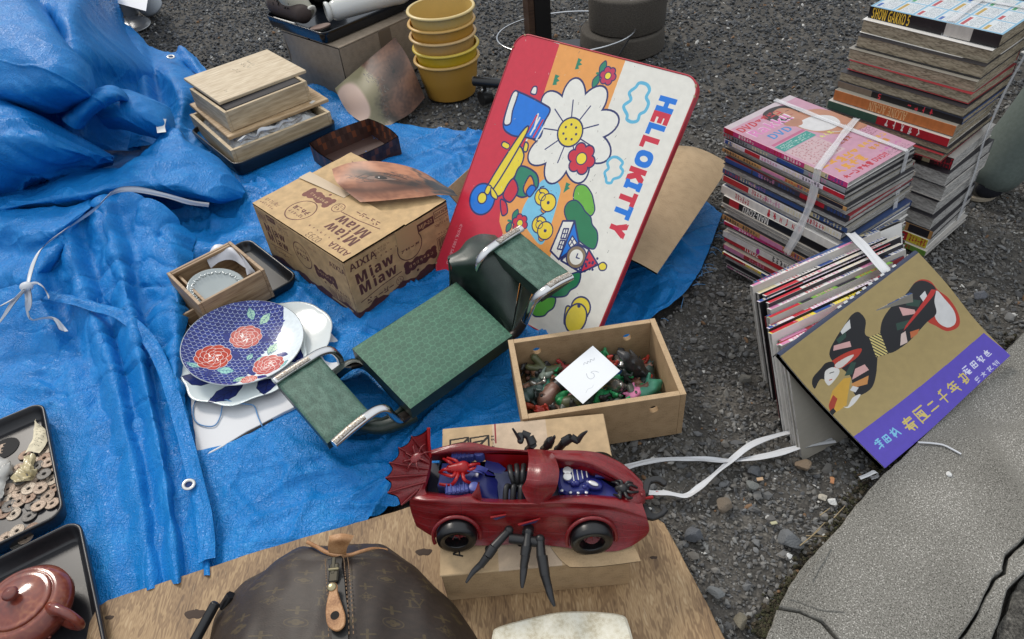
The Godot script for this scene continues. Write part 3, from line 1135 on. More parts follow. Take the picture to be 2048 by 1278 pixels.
	part(heap, "curled_hem", skin([
		v3("-1012,170,-1663 -969,200,-1674 -919,220,-1689 -877,220,-1689 -862,200,-1697 -868,170,-1719"),
		v3("-980,180,-1618 -927,215,-1607 -881,235,-1615 -854,230,-1634 -846,210,-1655 -864,175,-1704"),
		v3("-957,170,-1605 -913,200,-1594 -875,220,-1604 -852,220,-1624 -858,200,-1668 -869,170,-1711"),
		v3("-969,145,-1651 -929,170,-1643 -897,190,-1646 -881,190,-1674 -877,180,-1700 -881,160,-1729")], 70, 24, cr_mid), tm)
	part(heap, "inner_fold", skin([
		v3("-1024,150,-1894 -926,170,-1807 -861,150,-1794 -810,120,-1774 -789,90,-1733"),
		v3("-976,160,-1758 -877,180,-1692 -819,160,-1693 -785,130,-1679 -785,90,-1700"),
		v3("-957,140,-1713 -876,150,-1666 -815,140,-1651 -795,110,-1664 -792,80,-1700"),
		v3("-969,90,-1753 -910,90,-1729 -858,80,-1709 -833,70,-1707 -814,60,-1716")], 70, 60, cr_mid), tm)
	part(heap, "low_fold", skin([
		v3("-1288,70,-2699 -1179,60,-2585 -1096,40,-2462 -998,40,-2380 -967,50,-2384 -944,20,-2395 -874,5,-2285"),
		v3("-1154,80,-2343 -1034,90,-2226 -1006,60,-2242 -913,80,-2133 -918,30,-2264 -879,20,-2221 -835,5,-2189"),
		v3("-1062,90,-2106 -971,100,-2059 -982,50,-2160 -868,100,-1999 -815,80,-1982 -813,30,-2042 -789,5,-2023"),
		v3("-1027,80,-1986 -943,80,-1966 -930,40,-2016 -825,80,-1890 -805,60,-1897 -791,30,-1925 -751,5,-1862"),
		v3("-1008,50,-1891 -921,60,-1865 -897,30,-1905 -829,50,-1820 -799,30,-1819 -752,20,-1777 -703,5,-1714"),
		v3("-983,20,-1774 -903,30,-1765 -864,20,-1775 -809,30,-1718 -772,20,-1702 -714,10,-1657 -666,5,-1607")], 150, 130, cr_big), tm)
	part(heap, "corner_fold", skin([
		v3("-981,40,-2347 -967,60,-2375 -942,55,-2356"),
		v3("-970,40,-2320 -898,50,-2261 -899,40,-2293"),
		v3("-948,30,-2299 -866,30,-2194 -854,25,-2233")], 24, 24, cr_mid), tm)
	part(heap, "front_roll", skin([
		v3("-1476,30,-1734 -1131,50,-1617 -1035,50,-1656 -918,50,-1612 -860,50,-1693 -814,60,-1748 -779,40,-1720 -685,20,-1658 -608,10,-1536"),
		v3("-1365,70,-1575 -1102,80,-1480 -972,100,-1464 -847,110,-1482 -816,100,-1617 -768,110,-1668 -720,100,-1611 -654,60,-1586 -592,20,-1499"),
		v3("-1273,80,-1417 -1078,90,-1413 -939,110,-1394 -817,120,-1400 -751,120,-1432 -698,110,-1448 -670,100,-1470 -621,80,-1472 -581,30,-1472"),
		v3("-1286,50,-1404 -1115,60,-1446 -963,80,-1416 -835,90,-1411 -750,100,-1398 -690,90,-1406 -647,80,-1393 -613,60,-1408 -596,20,-1461"),
		v3("-1348,10,-1472 -1170,20,-1506 -1016,30,-1486 -880,40,-1478 -788,50,-1456 -716,50,-1442 -673,40,-1437 -640,30,-1429 -631,10,-1458")], 200, 110, cr_low), tm)
	part(heap, "left_fold", skin([
		v3("-1346,50,-1516 -1076,80,-1422 -994,90,-1397 -914,90,-1387 -866,90,-1405"),
		v3("-1255,70,-1370 -1040,90,-1329 -958,100,-1273 -893,110,-1278 -854,110,-1339"),
		v3("-1261,30,-1334 -1047,50,-1296 -966,70,-1243 -906,90,-1260 -865,100,-1328"),
		v3("-1205,40,-1243 -1013,60,-1210 -935,70,-1160 -899,80,-1205 -891,70,-1303"),
		v3("-1191,10,-1181 -1029,20,-1174 -970,30,-1167 -926,40,-1195 -899,40,-1257")], 110, 90, cr_low), tm)
	part(heap, "long_drape", skin([
		v3("-662,20,-1330 -634,34,-1218 -600,32,-1031 -575,26,-904 -531,22,-779 -497,20,-698 -460,20,-597 -432,26,-506"),
		v3("-705,70,-1351 -647,64,-1181 -607,50,-1012 -579,40,-891 -543,30,-774 -506,28,-693 -466,24,-596 -437,27,-507"),
		v3("-772,100,-1383 -707,70,-1234 -653,44,-1068 -608,24,-911 -565,16,-789 -527,14,-706 -487,12,-606 -455,16,-512"),
		v3("-831,94,-1412 -763,60,-1257 -706,28,-1096 -641,14,-926 -586,11,-796 -549,10,-712 -508,9,-610 -470,13,-511"),
		v3("-852,106,-1374 -771,84,-1209 -700,66,-1051 -631,50,-890 -579,40,-771 -545,36,-692 -508,32,-596 -471,30,-498"),
		v3("-892,90,-1357 -838,50,-1233 -770,26,-1094 -688,16,-931 -625,13,-800 -586,11,-716 -542,10,-614 -497,12,-507"),
		v3("-891,100,-1282 -835,70,-1158 -766,52,-1036 -695,40,-909 -637,32,-786 -598,28,-705 -554,24,-607 -508,24,-496"),
		v3("-920,84,-1236 -885,40,-1157 -825,16,-1056 -753,10,-940 -686,10,-810 -642,10,-724 -592,10,-620 -536,10,-499"),
		v3("-924,80,-1169 -888,50,-1100 -838,24,-1009 -778,16,-920 -716,14,-811 -668,15,-724 -615,14,-620 -553,12,-493"),
		v3("-978,60,-1156 -935,30,-1087 -888,10,-1005 -825,9,-921 -755,9,-821 -700,9,-733 -637,9,-610 -568,9,-483"),
		v3("-1067,50,-1145 -1016,20,-1083 -959,10,-990 -880,9,-894 -795,8,-796 -728,8,-709 -651,8,-588 -569,8,-457"),
		v3("-1211,30,-1132 -1143,10,-1058 -1064,9,-944 -975,8,-841 -868,8,-727 -780,8,-636 -668,8,-508 -578,8,-396")], 280, 260, func(p: Vector3, u: float, v: float) -> float: return -crumple(p, 0.85) - 0.004 * nz.get_noise_2d(p.x * 1500.0 + p.z * 500.0, p.z * 260.0)), tm)
	var hem := v3("-876,64,-1114 -826,62,-1094 -766,64,-1061 -707,66,-1027 -655,56,-980 -612,46,-919 -567,40,-833 -529,32,-750 -493,32,-670 -459,30,-591 -440,30,-527")
	var hr := []
	for i in 121:
		var p: Vector3 = along(hem, i / 120.0)
		var t: Vector3 = (along(hem, minf(1.0, i / 120.0 + 0.01)) - along(hem, maxf(0.0, i / 120.0 - 0.01))).normalized()
		var w := t.cross(Vector3.UP).normalized()
		var row := PackedVector3Array()
		for k in 9:
			var s := k / 8.0 - 0.5
			row.append(p - w * s * 0.022 + Vector3(0, 0.003 * cos(s * PI) + 0.0022 * nz.get_noise_3d(i * 14.0, k * 30.0, 4.0) - 0.002, 0))
		hr.append(row)
	part(heap, "hem", grid(hr, 0.0008), tm)
	var th := []
	for i in 46:
		var p: Vector3 = along(hem, rand(0.02, 0.5)) + Vector3(0, 0.004, 0)
		var d := Vector3(rand(-1, 1), rand(-0.3, 0.4), rand(-0.8, 1)).normalized() * rand(0.006, 0.016)
		th.append([tube(PackedVector3Array([p, p + d * 0.5 + Vector3(0, 0.002, 0), p + d]), 0.0004, 4), Transform3D()])
	part(heap, "frayed_threads", merge(th), mat(lin(0.10, 0.34, 0.66), 0.6)).set_meta("kind", "stuff")
	for e in [[Vector3(-0.493, 0.0380, -0.649), 0.0095], [Vector3(-0.945, 0.0800, -2.231), 0.012]]:
		var ring := part(heap, "eyelet", lathe(PackedVector2Array([Vector2(0.5, 0.0), Vector2(0.62, -0.04), Vector2(0.98, -0.04), Vector2(1.04, 0.06), Vector2(0.95, 0.16), Vector2(0.75, 0.22), Vector2(0.56, 0.16), Vector2(0.5, 0.0)]), 28), mat(lin(0.62, 0.62, 0.6), 0.3, 0.9), Transform3D(Basis.from_euler(Vector3(0.1, 0, -0.2)).scaled(Vector3.ONE * e[1]), e[0]))
		part(ring, "eyelet_hole", lathe(PackedVector2Array([Vector2(0.0001, -0.02), Vector2(0.54, -0.02)]), 20), mat(lin(0.004, 0.03, 0.13), 0.8))
	var tape := mat(lin(0.62, 0.64, 0.68), 0.35)
	tape.backlight_enabled = true
	tape.backlight = Color(0.3, 0.3, 0.32)
	var tw := thing("white_tape", "white plastic tape tied round the bunched blue tarpaulin with a knot", "tape")
	part(tw, "long_strand", strap(smooth3(v3("-605,95,-1322 -637,110,-1315 -688,124,-1332 -757,130,-1360 -805,126,-1364 -824,124,-1317 -849,120,-1277 -872,120,-1232 -887,120,-1188 -894,110,-1149 -888,100,-1097"), 60), Vector3(0.4, 1, 0.3), Vector3(1, 0.4, -0.6), 0.013, 0.0005, 0.0022), tape)
	part(tw, "tail", strap(smooth3(v3("-882,106,-1089 -877,90,-1067 -889,70,-1061 -878,60,-1045 -853,60,-1046 -841,50,-1050 -819,45,-1022"), 30), Vector3(1, 0.2, 0), Vector3(0, 0.6, 1), 0.016, 0.0005, 0.003), tape)
	part(tw, "tail", strap(smooth3(v3("-881,106,-1083 -903,94,-1072 -938,80,-1071 -978,70,-1064"), 16), Vector3(0.3, 0.3, 1), Vector3(0, 0.4, 1), 0.02, 0.0005, 0.003), tape)
	part(tw, "tail", strap(smooth3(v3("-879,108,-1077 -905,90,-1063 -941,60,-1052 -968,40,-1026"), 16), Vector3(1, 0.3, 0.4), Vector3(1, 0.4, 0.6), 0.012, 0.0005, 0.002), tape)
	part(tw, "tail", strap(smooth3(v3("-881,108,-1089 -877,96,-1109 -862,86,-1098 -851,80,-1080"), 12), Vector3(0, 0.3, 1), Vector3(1, 0.4, 0.6), 0.008, 0.0005, 0.002), tape)
	part(tw, "knot", ball(Vector3(0.012, 0.009, 0.01), 12, 8), tape, Transform3D(Basis(), Vector3(-0.882, 0.1060, -1.087)))
	solo("paper_tag", skin([v3("-808,136,-1683 -783,130,-1684"), v3("-805,126,-1666 -786,120,-1668"), v3("-791,124,-1626 -774,120,-1635")], 8, 8, null, 0.0004), mat(lin(0.7, 0.7, 0.68), 0.7), "small white paper tag stuck on the blue heap by the wooden boxes", "paper tag")
func wood(key: String, dark: Color, mid: Color, pale: Color, rough := 0.6, per := 6.0, stretch := 12.0) -> StandardMaterial3D:
	if not mats.has(key):
		var s := hash(key) % 90
		var a := noise_field(512, [[SMOOTH, 26.0, 0.5, false, stretch, 1.0], [SMOOTH, 90.0, 0.4, false, stretch, 1.0], [SMOOTH, 5.0, 0.2, false], [SMOOTH, 170.0, 0.14, false]], s)
		var m := tmat(tinted(a, 512, [[-0.8, dark], [0.05, mid], [0.75, pale]]), rough, bumps(a, 512), 0.02)
		mats[key] = tri_planar(m, per)
	return mats[key]
func pale_wood() -> StandardMaterial3D:
	return wood("pale", lin(0.35, 0.26, 0.155), lin(0.49, 0.38, 0.24), lin(0.62, 0.50, 0.33), 0.6, 4.0)

func card(key: String, c: Color) -> StandardMaterial3D:
	if not mats.has(key):
		var a := noise_field(256, [[SMOOTH, 90.0, 0.5, false], [SMOOTH, 8.0, 0.35, false], [SMOOTH, 60.0, 0.3, false, 4.0, 1.0]], 70)
		var m := tmat(tinted(a, 256, [[-0.9, c.darkened(0.16)], [0.0, c], [0.9, c.lightened(0.07)]]), 0.85, bumps(a, 256), 0.02)
		mats[key] = tri_planar(m, 5.0)
	return mats[key]

func paint(p: Pic, rough := 0.6) -> StandardMaterial3D:
	return tmat(p.tex(), rough)
func open_box(o: Node3D, w: float, h: float, d: float, t: float, m: Material, floor_name := "floor", wall_name := "side") -> void:
	part(o, floor_name, box(Vector3(w - 2 * t, t, d - 2 * t), 0.0005), m, xf(Vector3(0, t * 0.5 + 0.001, 0)))
	for s in [-1, 1]:
		part(o, wall_name, box(Vector3(t, h, d), 0.0006), m, xf(Vector3(s * (w - t) * 0.5, h * 0.5, 0)))
		part(o, wall_name, box(Vector3(w - 2 * t - 0.0006, h - 0.0008, t), 0.0006), m, xf(Vector3(0, h * 0.5, s * (d - t) * 0.5)))
func outlined(p: Pic, pts: PackedVector2Array, fill: Color, ink: Color, w := 7.0) -> void:
	var s := smooth2(pts, 5)
	p.poly(s, fill)
	p.line(s, w, ink, true)

func blossom(p: Pic, at: Vector2, r: float, red: Color, ink: Color) -> void:
	for k in 6:
		p.disc(at + Vector2(r, 0).rotated(k * TAU / 6), r * 0.62 + 4, ink)
	for k in 6:
		p.disc(at + Vector2(r, 0).rotated(k * TAU / 6), r * 0.55, red)
	p.disc(at, r * 0.62 + 2, ink)
	p.disc(at, r * 0.55, Color("f2dc45"))

func leaf(p: Pic, at: Vector2, a: float, l: float, c: Color, ink: Color) -> void:
	var pts := PackedVector2Array()
	for k in [[0, 0], [0.5, -0.28], [1, 0], [0.5, 0.28]]:
		pts.append(at + Vector2(k[0] * l, k[1] * l).rotated(a))
	outlined(p, pts, c, ink, 5)

func duckling(p: Pic, body: Vector2, head: Vector2, beak: Vector2, r: float, ink: Color) -> void:
	var y := Color("f0d23c")
	p.disc(beak, r * 0.42 + 4, ink)
	p.disc(beak, r * 0.42, Color("e8953a"))
	p.disc(body, r + 6, ink)
	p.disc(body, r, y)
	p.disc(head, r * 1.05 + 6, ink)
	p.disc(head, r * 1.05, y)
	p.disc(head, r * 0.22, ink)
	p.ring(body, r * 0.5, 4, ink)

func board_print() -> ImageTexture:
	var p := Pic.new(1024, 1286, Color("e6e3d9"))
	var ink := Color("2f3568")
	var red := Color("cf3347")
	var blue := Color("1e78d8")
	var green := Color("2f8468")
	p.poly(v2("-115,-23 272,7 282,349 258,662 292,891 337,932 405,1248 39,1401 -141,1265"), red)
	p.poly(v2("261,-12 639,-11 649,333 660,654 645,930 640,1174 422,1267 349,947 292,891 271,828 290,764 280,642 282,349"), Color("eba258"))
	p.poly(smooth2(v2("437,645 467,614 523,606 562,633 573,689 584,800 578,906 506,889 413,829 401,759"), 6), Color("7fc6e2"))
	duckling(p, Vector2(480,699), Vector2(525,714), Vector2(516,750), 38, ink)
	duckling(p, Vector2(522,826), Vector2(566,841), Vector2(561,878), 38, ink)
	p.line(smooth2(v2("469,650 452,662 457,682 472,682"), 5, false), 6, ink)
	p.line(smooth2(v2("523,770 504,789 500,811 513,813"), 5, false), 6, ink)
	for t in [v2("397,98 393,44 417,48 409,61 427,68 409,78 418,90"), v2("307,194 301,143 329,144 320,158 338,166 324,175 330,187"), v2("585,646 579,595 605,596 597,610 610,615 599,627")]:
		p.poly(t, green)
	p.line(v2("522,88 563,89"), 12, green)
	leaf(p, Vector2(538,87), -1.5, 62, green, ink)
	leaf(p, Vector2(535,92), 1.7, 62, green, ink)
	blossom(p, Vector2(582,86), 26, Color("c23a5c"), ink)
	p.line(v2("342,868 392,862"), 12, green)
	leaf(p, Vector2(368,861), -1.5, 62, green, ink)
	leaf(p, Vector2(362,869), 1.7, 55, green, ink)
	blossom(p, Vector2(413,857), 28, red, ink)
	var hub: Vector2 = Vector2(498,374)
	for pass_ in 2:
		for k in 9:
			p.disc(hub + Vector2(150, 0).rotated(k * TAU / 9 + 0.2), 108 - pass_ * 9.0, ink if pass_ == 0 else Color("e9e7de"), 70 - pass_ * 9.0, k * TAU / 9 + 0.2)
	for k in 9:
		p.line(PackedVector2Array([hub + Vector2(70, 0).rotated(k * TAU / 9 + 0.2), hub + Vector2(150, 0).rotated(k * TAU / 9 + 0.2)]), 6, ink)
	p.disc(hub, 72, ink)
	p.disc(hub, 64, Color("ecd540"))
	for k in 7:
		p.disc(hub + Vector2(36, 0).rotated(k * TAU / 7), 6, ink)
	blossom(p, Vector2(610,470), 46, red, ink)
	outlined(p, v2("104,439 97,288 140,271 300,290 346,308 338,370 343,446 252,466 170,476"), blue, ink, 9)
	outlined(p, v2("104,430 94,289 127,276 132,363 146,426"), Color("e9e7de"), ink, 8)
	outlined(p, v2("201,258 203,227 224,224 232,256"), Color("e9e7de"), ink, 7)
	for k in 3:
		p.line(v2("287,342 296,411").slice(0, 2), 10, Color("e9e7de"))
	for k in 4:
		var a: Vector2 = Vector2(282,349) + Vector2(22, 6) * k
		p.line(PackedVector2Array([a, a + Vector2(-18, 90)]), 9, red if k % 2 == 0 else Color("e9e7de"))
	p.disc(Vector2(141,823), 84, ink)
	p.disc(Vector2(141,823), 75, blue)
	p.line(v2("178,534 151,531"), 34, ink)
	p.line(v2("178,534 154,532"), 22, Color("ecd540"))
	outlined(p, v2("232,533 283,534 298,585 273,695 238,774 178,768"), Color("ecd540"), ink, 9)
	outlined(p, v2("231,445 261,449 188,750 145,748"), Color("ecd540"), ink, 9)
	outlined(p, v2("273,487 294,491 301,525 279,527"), Color("ecd540"), ink, 8)
	p.disc(Vector2(139,818), 32, ink)
	p.disc(Vector2(139,818), 25, Color("ecd540"))
	outlined(p, v2("145,748 172,750 168,790 142,785"), Color("ecd540"), ink, 7)
	outlined(p, v2("170,753 193,758 225,778 227,796 191,790"), Color("ecd540"), ink, 7)
	outlined(p, v2("286,653 301,599 397,606 435,655 417,700 367,739 302,723"), green, ink, 9)
	outlined(p, v2("257,763 278,671 333,713 314,782"), red, ink, 9)
	outlined(p, v2("359,695 370,627 412,663 394,718"), Color("e8953a"), ink, 8)
	outlined(p, v2("383,707 396,668 428,672 414,721"), blue, ink, 7)
	outlined(p, v2("253,789 290,792 319,833 301,857 281,841"), red, ink, 8)
	outlined(p, v2("651,657 639,596 681,577 727,599 754,629 778,667 765,698 713,677"), Color("6fb544"), ink, 6)
	outlined(p, v2("635,734 626,683 661,656 701,666 732,686 771,701 793,729 830,750 851,789 848,829 798,830 732,807"), Color("2c7d55"), ink, 6)
	outlined(p, v2("765,999 822,952 841,980 838,1017 815,1046 804,1078 766,1101 730,1111 735,1060"), Color("2c7d55"), ink, 7)
	outlined(p, v2("753,1109 765,1153 746,1184 731,1213 683,1234 655,1206 698,1137"), Color("5fae49"), ink, 7)
	p.poly(v2("639,766 699,745 713,934 634,918"), Color("e9e7de"))
	p.line(v2("639,766 699,745 696,939 634,918"), 9, ink, true)
	for w in [v2("659,798 684,789 689,837 663,844"), v2("665,853 690,846 693,891 667,896")]:
		p.line(w, 7, ink, true)
		p.line(PackedVector2Array([(w[0] + w[1]) * 0.5, (w[2] + w[3]) * 0.5]), 5, ink)
		p.line(PackedVector2Array([(w[0] + w[3]) * 0.5, (w[1] + w[2]) * 0.5]), 5, ink)
	p.poly(v2("699,745 767,835 696,939"), blue)
	p.line(v2("699,745 767,835 696,939"), 9, ink, true)
	p.poly(v2("717,812 756,834 732,867 710,851"), Color("e9e7de"))
	p.line(v2("717,812 756,834 732,867 710,851"), 6, ink, true)
	p.line(v2("731,824 722,859"), 5, ink)
	p.line(v2("713,828 747,852"), 5, ink)
	p.poly(v2("765,835 825,839 830,951 708,939"), Color("e9e7de"))
	p.line(v2("765,835 825,839 830,951 708,939"), 9, ink, true)
	p.disc(Vector2(778,895), 56, ink)
	p.disc(Vector2(778,895), 50, Color("8a7862"))
	p.disc(Vector2(778,895), 36, Color("e9e7de"))
	p.line(v2("779,878 779,897 796,895"), 6, ink)
	p.poly(v2("825,839 899,886 829,954"), red)
	for k in 14:
		p.disc(Vector2(854,901) + Vector2(rand(-36, 36), rand(-40, 40)), 6, ink)
	p.line(v2("825,839 899,886 829,954"), 8, ink, true)
	outlined(p, v2("902,887 917,867 940,872 942,893 920,904"), Color("ecd540"), ink, 6)
	outlined(p, v2("827,1127 853,1120 879,1170 875,1191 849,1198"), Color("ecd540"), ink, 8)
	p.disc(Vector2(927,1118), 24, ink)
	p.disc(Vector2(927,1118), 17, Color("ecd540"))
	p.disc(Vector2(899,1098), 54, ink)
	p.disc(Vector2(899,1098), 46, Color("ecd540"))
	p.disc(Vector2(896,1153), 58, ink, 74)
	p.disc(Vector2(896,1153), 50, Color("ecd540"), 66)
	p.disc(Vector2(887,1094), 9, ink)
	var sky := Color("63b7d8")
	p.line(smooth2(v2("752,225 718,193 741,159 720,131 740,102 750,80 787,78 811,98 809,130 831,152 830,187 811,207 812,235 787,248 759,243"), 5), 15, sky, true)
	p.line(smooth2(v2("770,514 753,492 764,470 747,447 760,420 788,413 821,426 819,447 838,461 834,489 808,507 804,526 782,531"), 5), 13, sky, true)
	var at := [Vector2(912,131), Vector2(911,197), Vector2(910,251), Vector2(906,310), Vector2(911,374), Vector2(906,452), Vector2(910,516), Vector2(910,567), Vector2(913,627), Vector2(923,705)]
	for k in 10:
		for d in [Vector2(-5, -4), Vector2(5, -4), Vector2(5, 4), Vector2(-5, 4), Vector2.ZERO]:
			letters(p, "HELLOKITTY"[k], at[k] + d + Vector2(0, -32), 106, [blue, red, blue, red, blue, red, blue, red, blue, red][k], PI / 2)
	letters(p, "©1976,1983 SANRIO", Vector2(70,982), 24, Color("e8b9bd"), PI / 2 , false)
	for k in 90:
		var c := Vector2(rand(0, 1024), rand(0, 1286))
		p.line(PackedVector2Array([c, c + Vector2(rand(-9, 9), rand(-9, 9))]), rand(1, 2.4), Color(0.55, 0.52, 0.47) if rng.randf() < 0.5 else Color(0.86, 0.83, 0.78))
	for k in 40:
		var c: Vector2 = Vector2(555,428) + Vector2(rng.randfn(0, 160), rng.randfn(0, 200))
		p.line(PackedVector2Array([c, c + Vector2(rand(-6, 6), rand(-14, 14))]), 1.5, Color(0.4, 0.4, 0.38))
	grain(p.im, 0.02, 12)
	return p.tex()

func play_board() -> void:
	var o := thing("play_table_board", "red edged children's table top with cartoon print leaning on an open carton", "table top")
	var tilt := 0.894
	var yaw := -0.799
	var u := Vector3(cos(yaw), 0, -sin(yaw))
	var v := Vector3(-sin(yaw), 0, -cos(yaw))
	var up := Vector3(0, sin(tilt), 0) + v * cos(tilt)
	var b := Basis(u, u.cross(up) * -1.0, -up)
	b = Basis(u, (-up).cross(u), -up)
	var c := Vector3(-0.147, 0.004, -1.125) + u * 0.1915 + up * 0.2405
	o.transform = Transform3D(b, c)
	var red := mat(lin(0.42, 0.025, 0.04), 0.35)
	var rr := rrect(0.383, 0.481, 0.028, 8)
	part(o, "red_core", slab(rr, -0.0135, -0.0012, 0.001), red)
	var st := S()
	prism(st, inset(rr, 0.0013) , -0.0016, 0.0, 0.0004)
	var pm := tmat(board_print(), 0.28)
	part(o, "printed_top", done(st), pm)
	var rows := []
	var n := rr.size()
	for k in 9:
		var row := PackedVector3Array()
		var a := TAU * k / 8.0
		var ro := inset(rr, 0.0009 - 0.0016 * cos(a))
		for i in n + 1:
			row.append(Vector3(ro[i % n].x, -0.0006 + 0.0016 * sin(a), ro[i % n].y))
		rows.append(row)
	part(o, "edge_band", grid(rows, 0.0, true), red)
	for k in 9:
		var i := rng.randi() % n
		part(o, "chipped_spot", ball(Vector3(0.003, 0.0006, 0.0016), 8, 5), mat(lin(0.35, 0.24, 0.14), 0.8), Transform3D(Basis.from_euler(Vector3(0, rand(0, 3), 0)), Vector3(rr[i].x, 0.0011, rr[i].y) * Vector3(0.996, 1, 0.996)))
	var black := mat(lin(0.012, 0.012, 0.013), 0.35)
	part(o, "folded_leg", tube(PackedVector3Array([Vector3(-0.15, -0.02, -0.15), Vector3(-0.15, -0.02, 0.1), Vector3(-0.15, -0.02, 0.2)]), 0.008, 10), black)
	part(o, "folded_leg", tube(PackedVector3Array([Vector3(0.15, -0.02, -0.15), Vector3(0.15, -0.02, 0.1), Vector3(0.15, -0.02, 0.2)]), 0.008, 10), black)
func open_carton() -> void:
	var cm := card("kraft", lin(0.33, 0.22, 0.125))
	var o := thing("open_carton", "open brown cardboard carton with raised flaps behind the leaning table top", "carton", Vector3(0.152, 0.004, -1.262), -0.6)
	var w := 0.30
	var d := 0.40
	var h := 0.095
	part(o, "floor", box(Vector3(w - 0.01, 0.004, d - 0.01), 0.0005), cm, xf(Vector3(0, 0.003, 0)))
	var pr := Pic.new(512, 128, lin(0.30, 0.20, 0.115))
	for k in 6:
		pr.line(PackedVector2Array([Vector2(40 + k * 22, 24), Vector2(40 + k * 22, 100)]), 3, Color(0.1, 0.08, 0.07))
	for k in 3:
		pr.line(PackedVector2Array([Vector2(40, 24 + k * 38), Vector2(150, 24 + k * 38)]), 3, Color(0.1, 0.08, 0.07))
	letters(pr, "4E 82", Vector2(170, 40), 44, Color(0.1, 0.08, 0.07))
	letters(pr, "11-12", Vector2(170, 88), 40, Color(0.1, 0.08, 0.07))
	grain(pr.im, 0.06, 3)
	for s in [-1, 1]:
		part(o, "side", box(Vector3(0.004, h, d), 0.0008), paint(pr, 0.85) if s > 0 else cm, xf(Vector3(s * w * 0.5, h * 0.5, 0)))
		part(o, "end", box(Vector3(w - 0.006, h - 0.001, 0.004), 0.0008), cm, xf(Vector3(0, h * 0.5, s * d * 0.5)))
	part(o, "flap", skin([
		PackedVector3Array([Vector3(0.151, 0.096, -0.2), Vector3(0.151, 0.098, 0.0), Vector3(0.151, 0.096, 0.195)]),
		PackedVector3Array([Vector3(0.185, 0.099, -0.2), Vector3(0.19, 0.101, 0.0), Vector3(0.184, 0.097, 0.195)]),
		PackedVector3Array([Vector3(0.225, 0.092, -0.198), Vector3(0.228, 0.093, 0.0), Vector3(0.222, 0.088, 0.192)]),
		PackedVector3Array([Vector3(0.262, 0.078, -0.196), Vector3(0.262, 0.079, 0.0), Vector3(0.258, 0.074, 0.19)])], 20, 14, null, 0.0035), card("kraft_light", lin(0.44, 0.315, 0.185)))
	part(o, "flap", box(Vector3(w - 0.02, 0.11, 0.0035), 0.0008), cm, Transform3D(Basis.from_euler(Vector3(-0.25, 0, 0)), Vector3(0, h + 0.05, -d * 0.5 - 0.014)))
	part(o, "flap", box(Vector3(0.0035, 0.05, d - 0.02), 0.0008), cm, Transform3D(Basis.from_euler(Vector3(0, 0, 0.75)), Vector3(-w * 0.5 - 0.018, h + 0.016, -0.01)))

func bone(p: Pic, at: Vector2, l: float, h: float, c: Color, turn := 0.0) -> void:
	for k in 7:
		p.disc(at + Vector2((k / 6.0 - 0.5) * l, sin(k * 2.1) * h * 0.12).rotated(turn), h * 0.5, c)
	for s in [-1, 1]:
		for e in [-1, 1]:
			p.disc(at + Vector2(s * l * 0.56, e * h * 0.34).rotated(turn), h * 0.36, c)
	p.disc(at + Vector2(-l * 0.18, h * 0.85).rotated(turn), h * 0.14, c)

func kitten_mark(p: Pic, at: Vector2, r: float, c: Color, turn := 0.0) -> void:
	p.ring(at, r, r * 0.07, c)
	var d := Vector2.RIGHT.rotated(turn)
	letters(p, "12", at + Vector2(-0.72, -0.38).rotated(turn) * r, r * 0.34, c, turn)
	kanji(p, "ケ月まで", at + Vector2(-0.36, -0.55).rotated(turn) * r, r * 0.27, c, 0.12, d, turn)
	kanji(p, "子ねこ用", at + Vector2(-0.78, -0.16).rotated(turn) * r, r * 0.4, c, 0.15, d, turn)

func miaw_words(p: Pic, at: Vector2, s: float, c: Color, turn := 0.0) -> void:
	var d := Vector2.RIGHT.rotated(turn)
	var n := Vector2.DOWN.rotated(turn)
	kanji(p, "ミャウミャウ", at + d * s * 1.4 - n * s * 0.62, s * 0.17, c, 0.12, d * 1.9, turn)
	for k in [Vector2.ZERO, Vector2(1.6, 0), Vector2(0, 1.2)]:
		for i in 4:
			var o: float = [0.0, 1.0, 1.36, 1.98][i] * 0.88
			letters(p, "Miaw"[i], at + d * s * o + k, s * 0.86, c, turn)
			letters(p, "Miaw"[i], at + n * s * 0.7 + d * s * (o + 0.05) + k, s * 0.86, c, turn)
	p.line(PackedVector2Array([at + n * s * 1.42 + d * s * 0.02, at + n * s * 1.2 + d * s * 1.4, at + n * s * 1.12 + d * s * 2.75]), s * 0.05, c)
	kanji(p, "ジューシー", at + n * s * 1.42 + d * s * 0.35, s * 0.36, c, 0.14, d, turn)

func barcode(p: Pic, x: float, y: float, w: float, h: float, c: Color) -> void:
	p.line(PackedVector2Array([Vector2(x, y), Vector2(x + w, y), Vector2(x + w, y + h), Vector2(x, y + h)]), 2.5, c, true)
	var cx := x + 6
	while cx < x + w - 8:
		var b := rand(1.2, 4.5)
		p.rect(cx, y + 5, b, h - 10, c)
		cx += b + rand(1.4, 4.0)

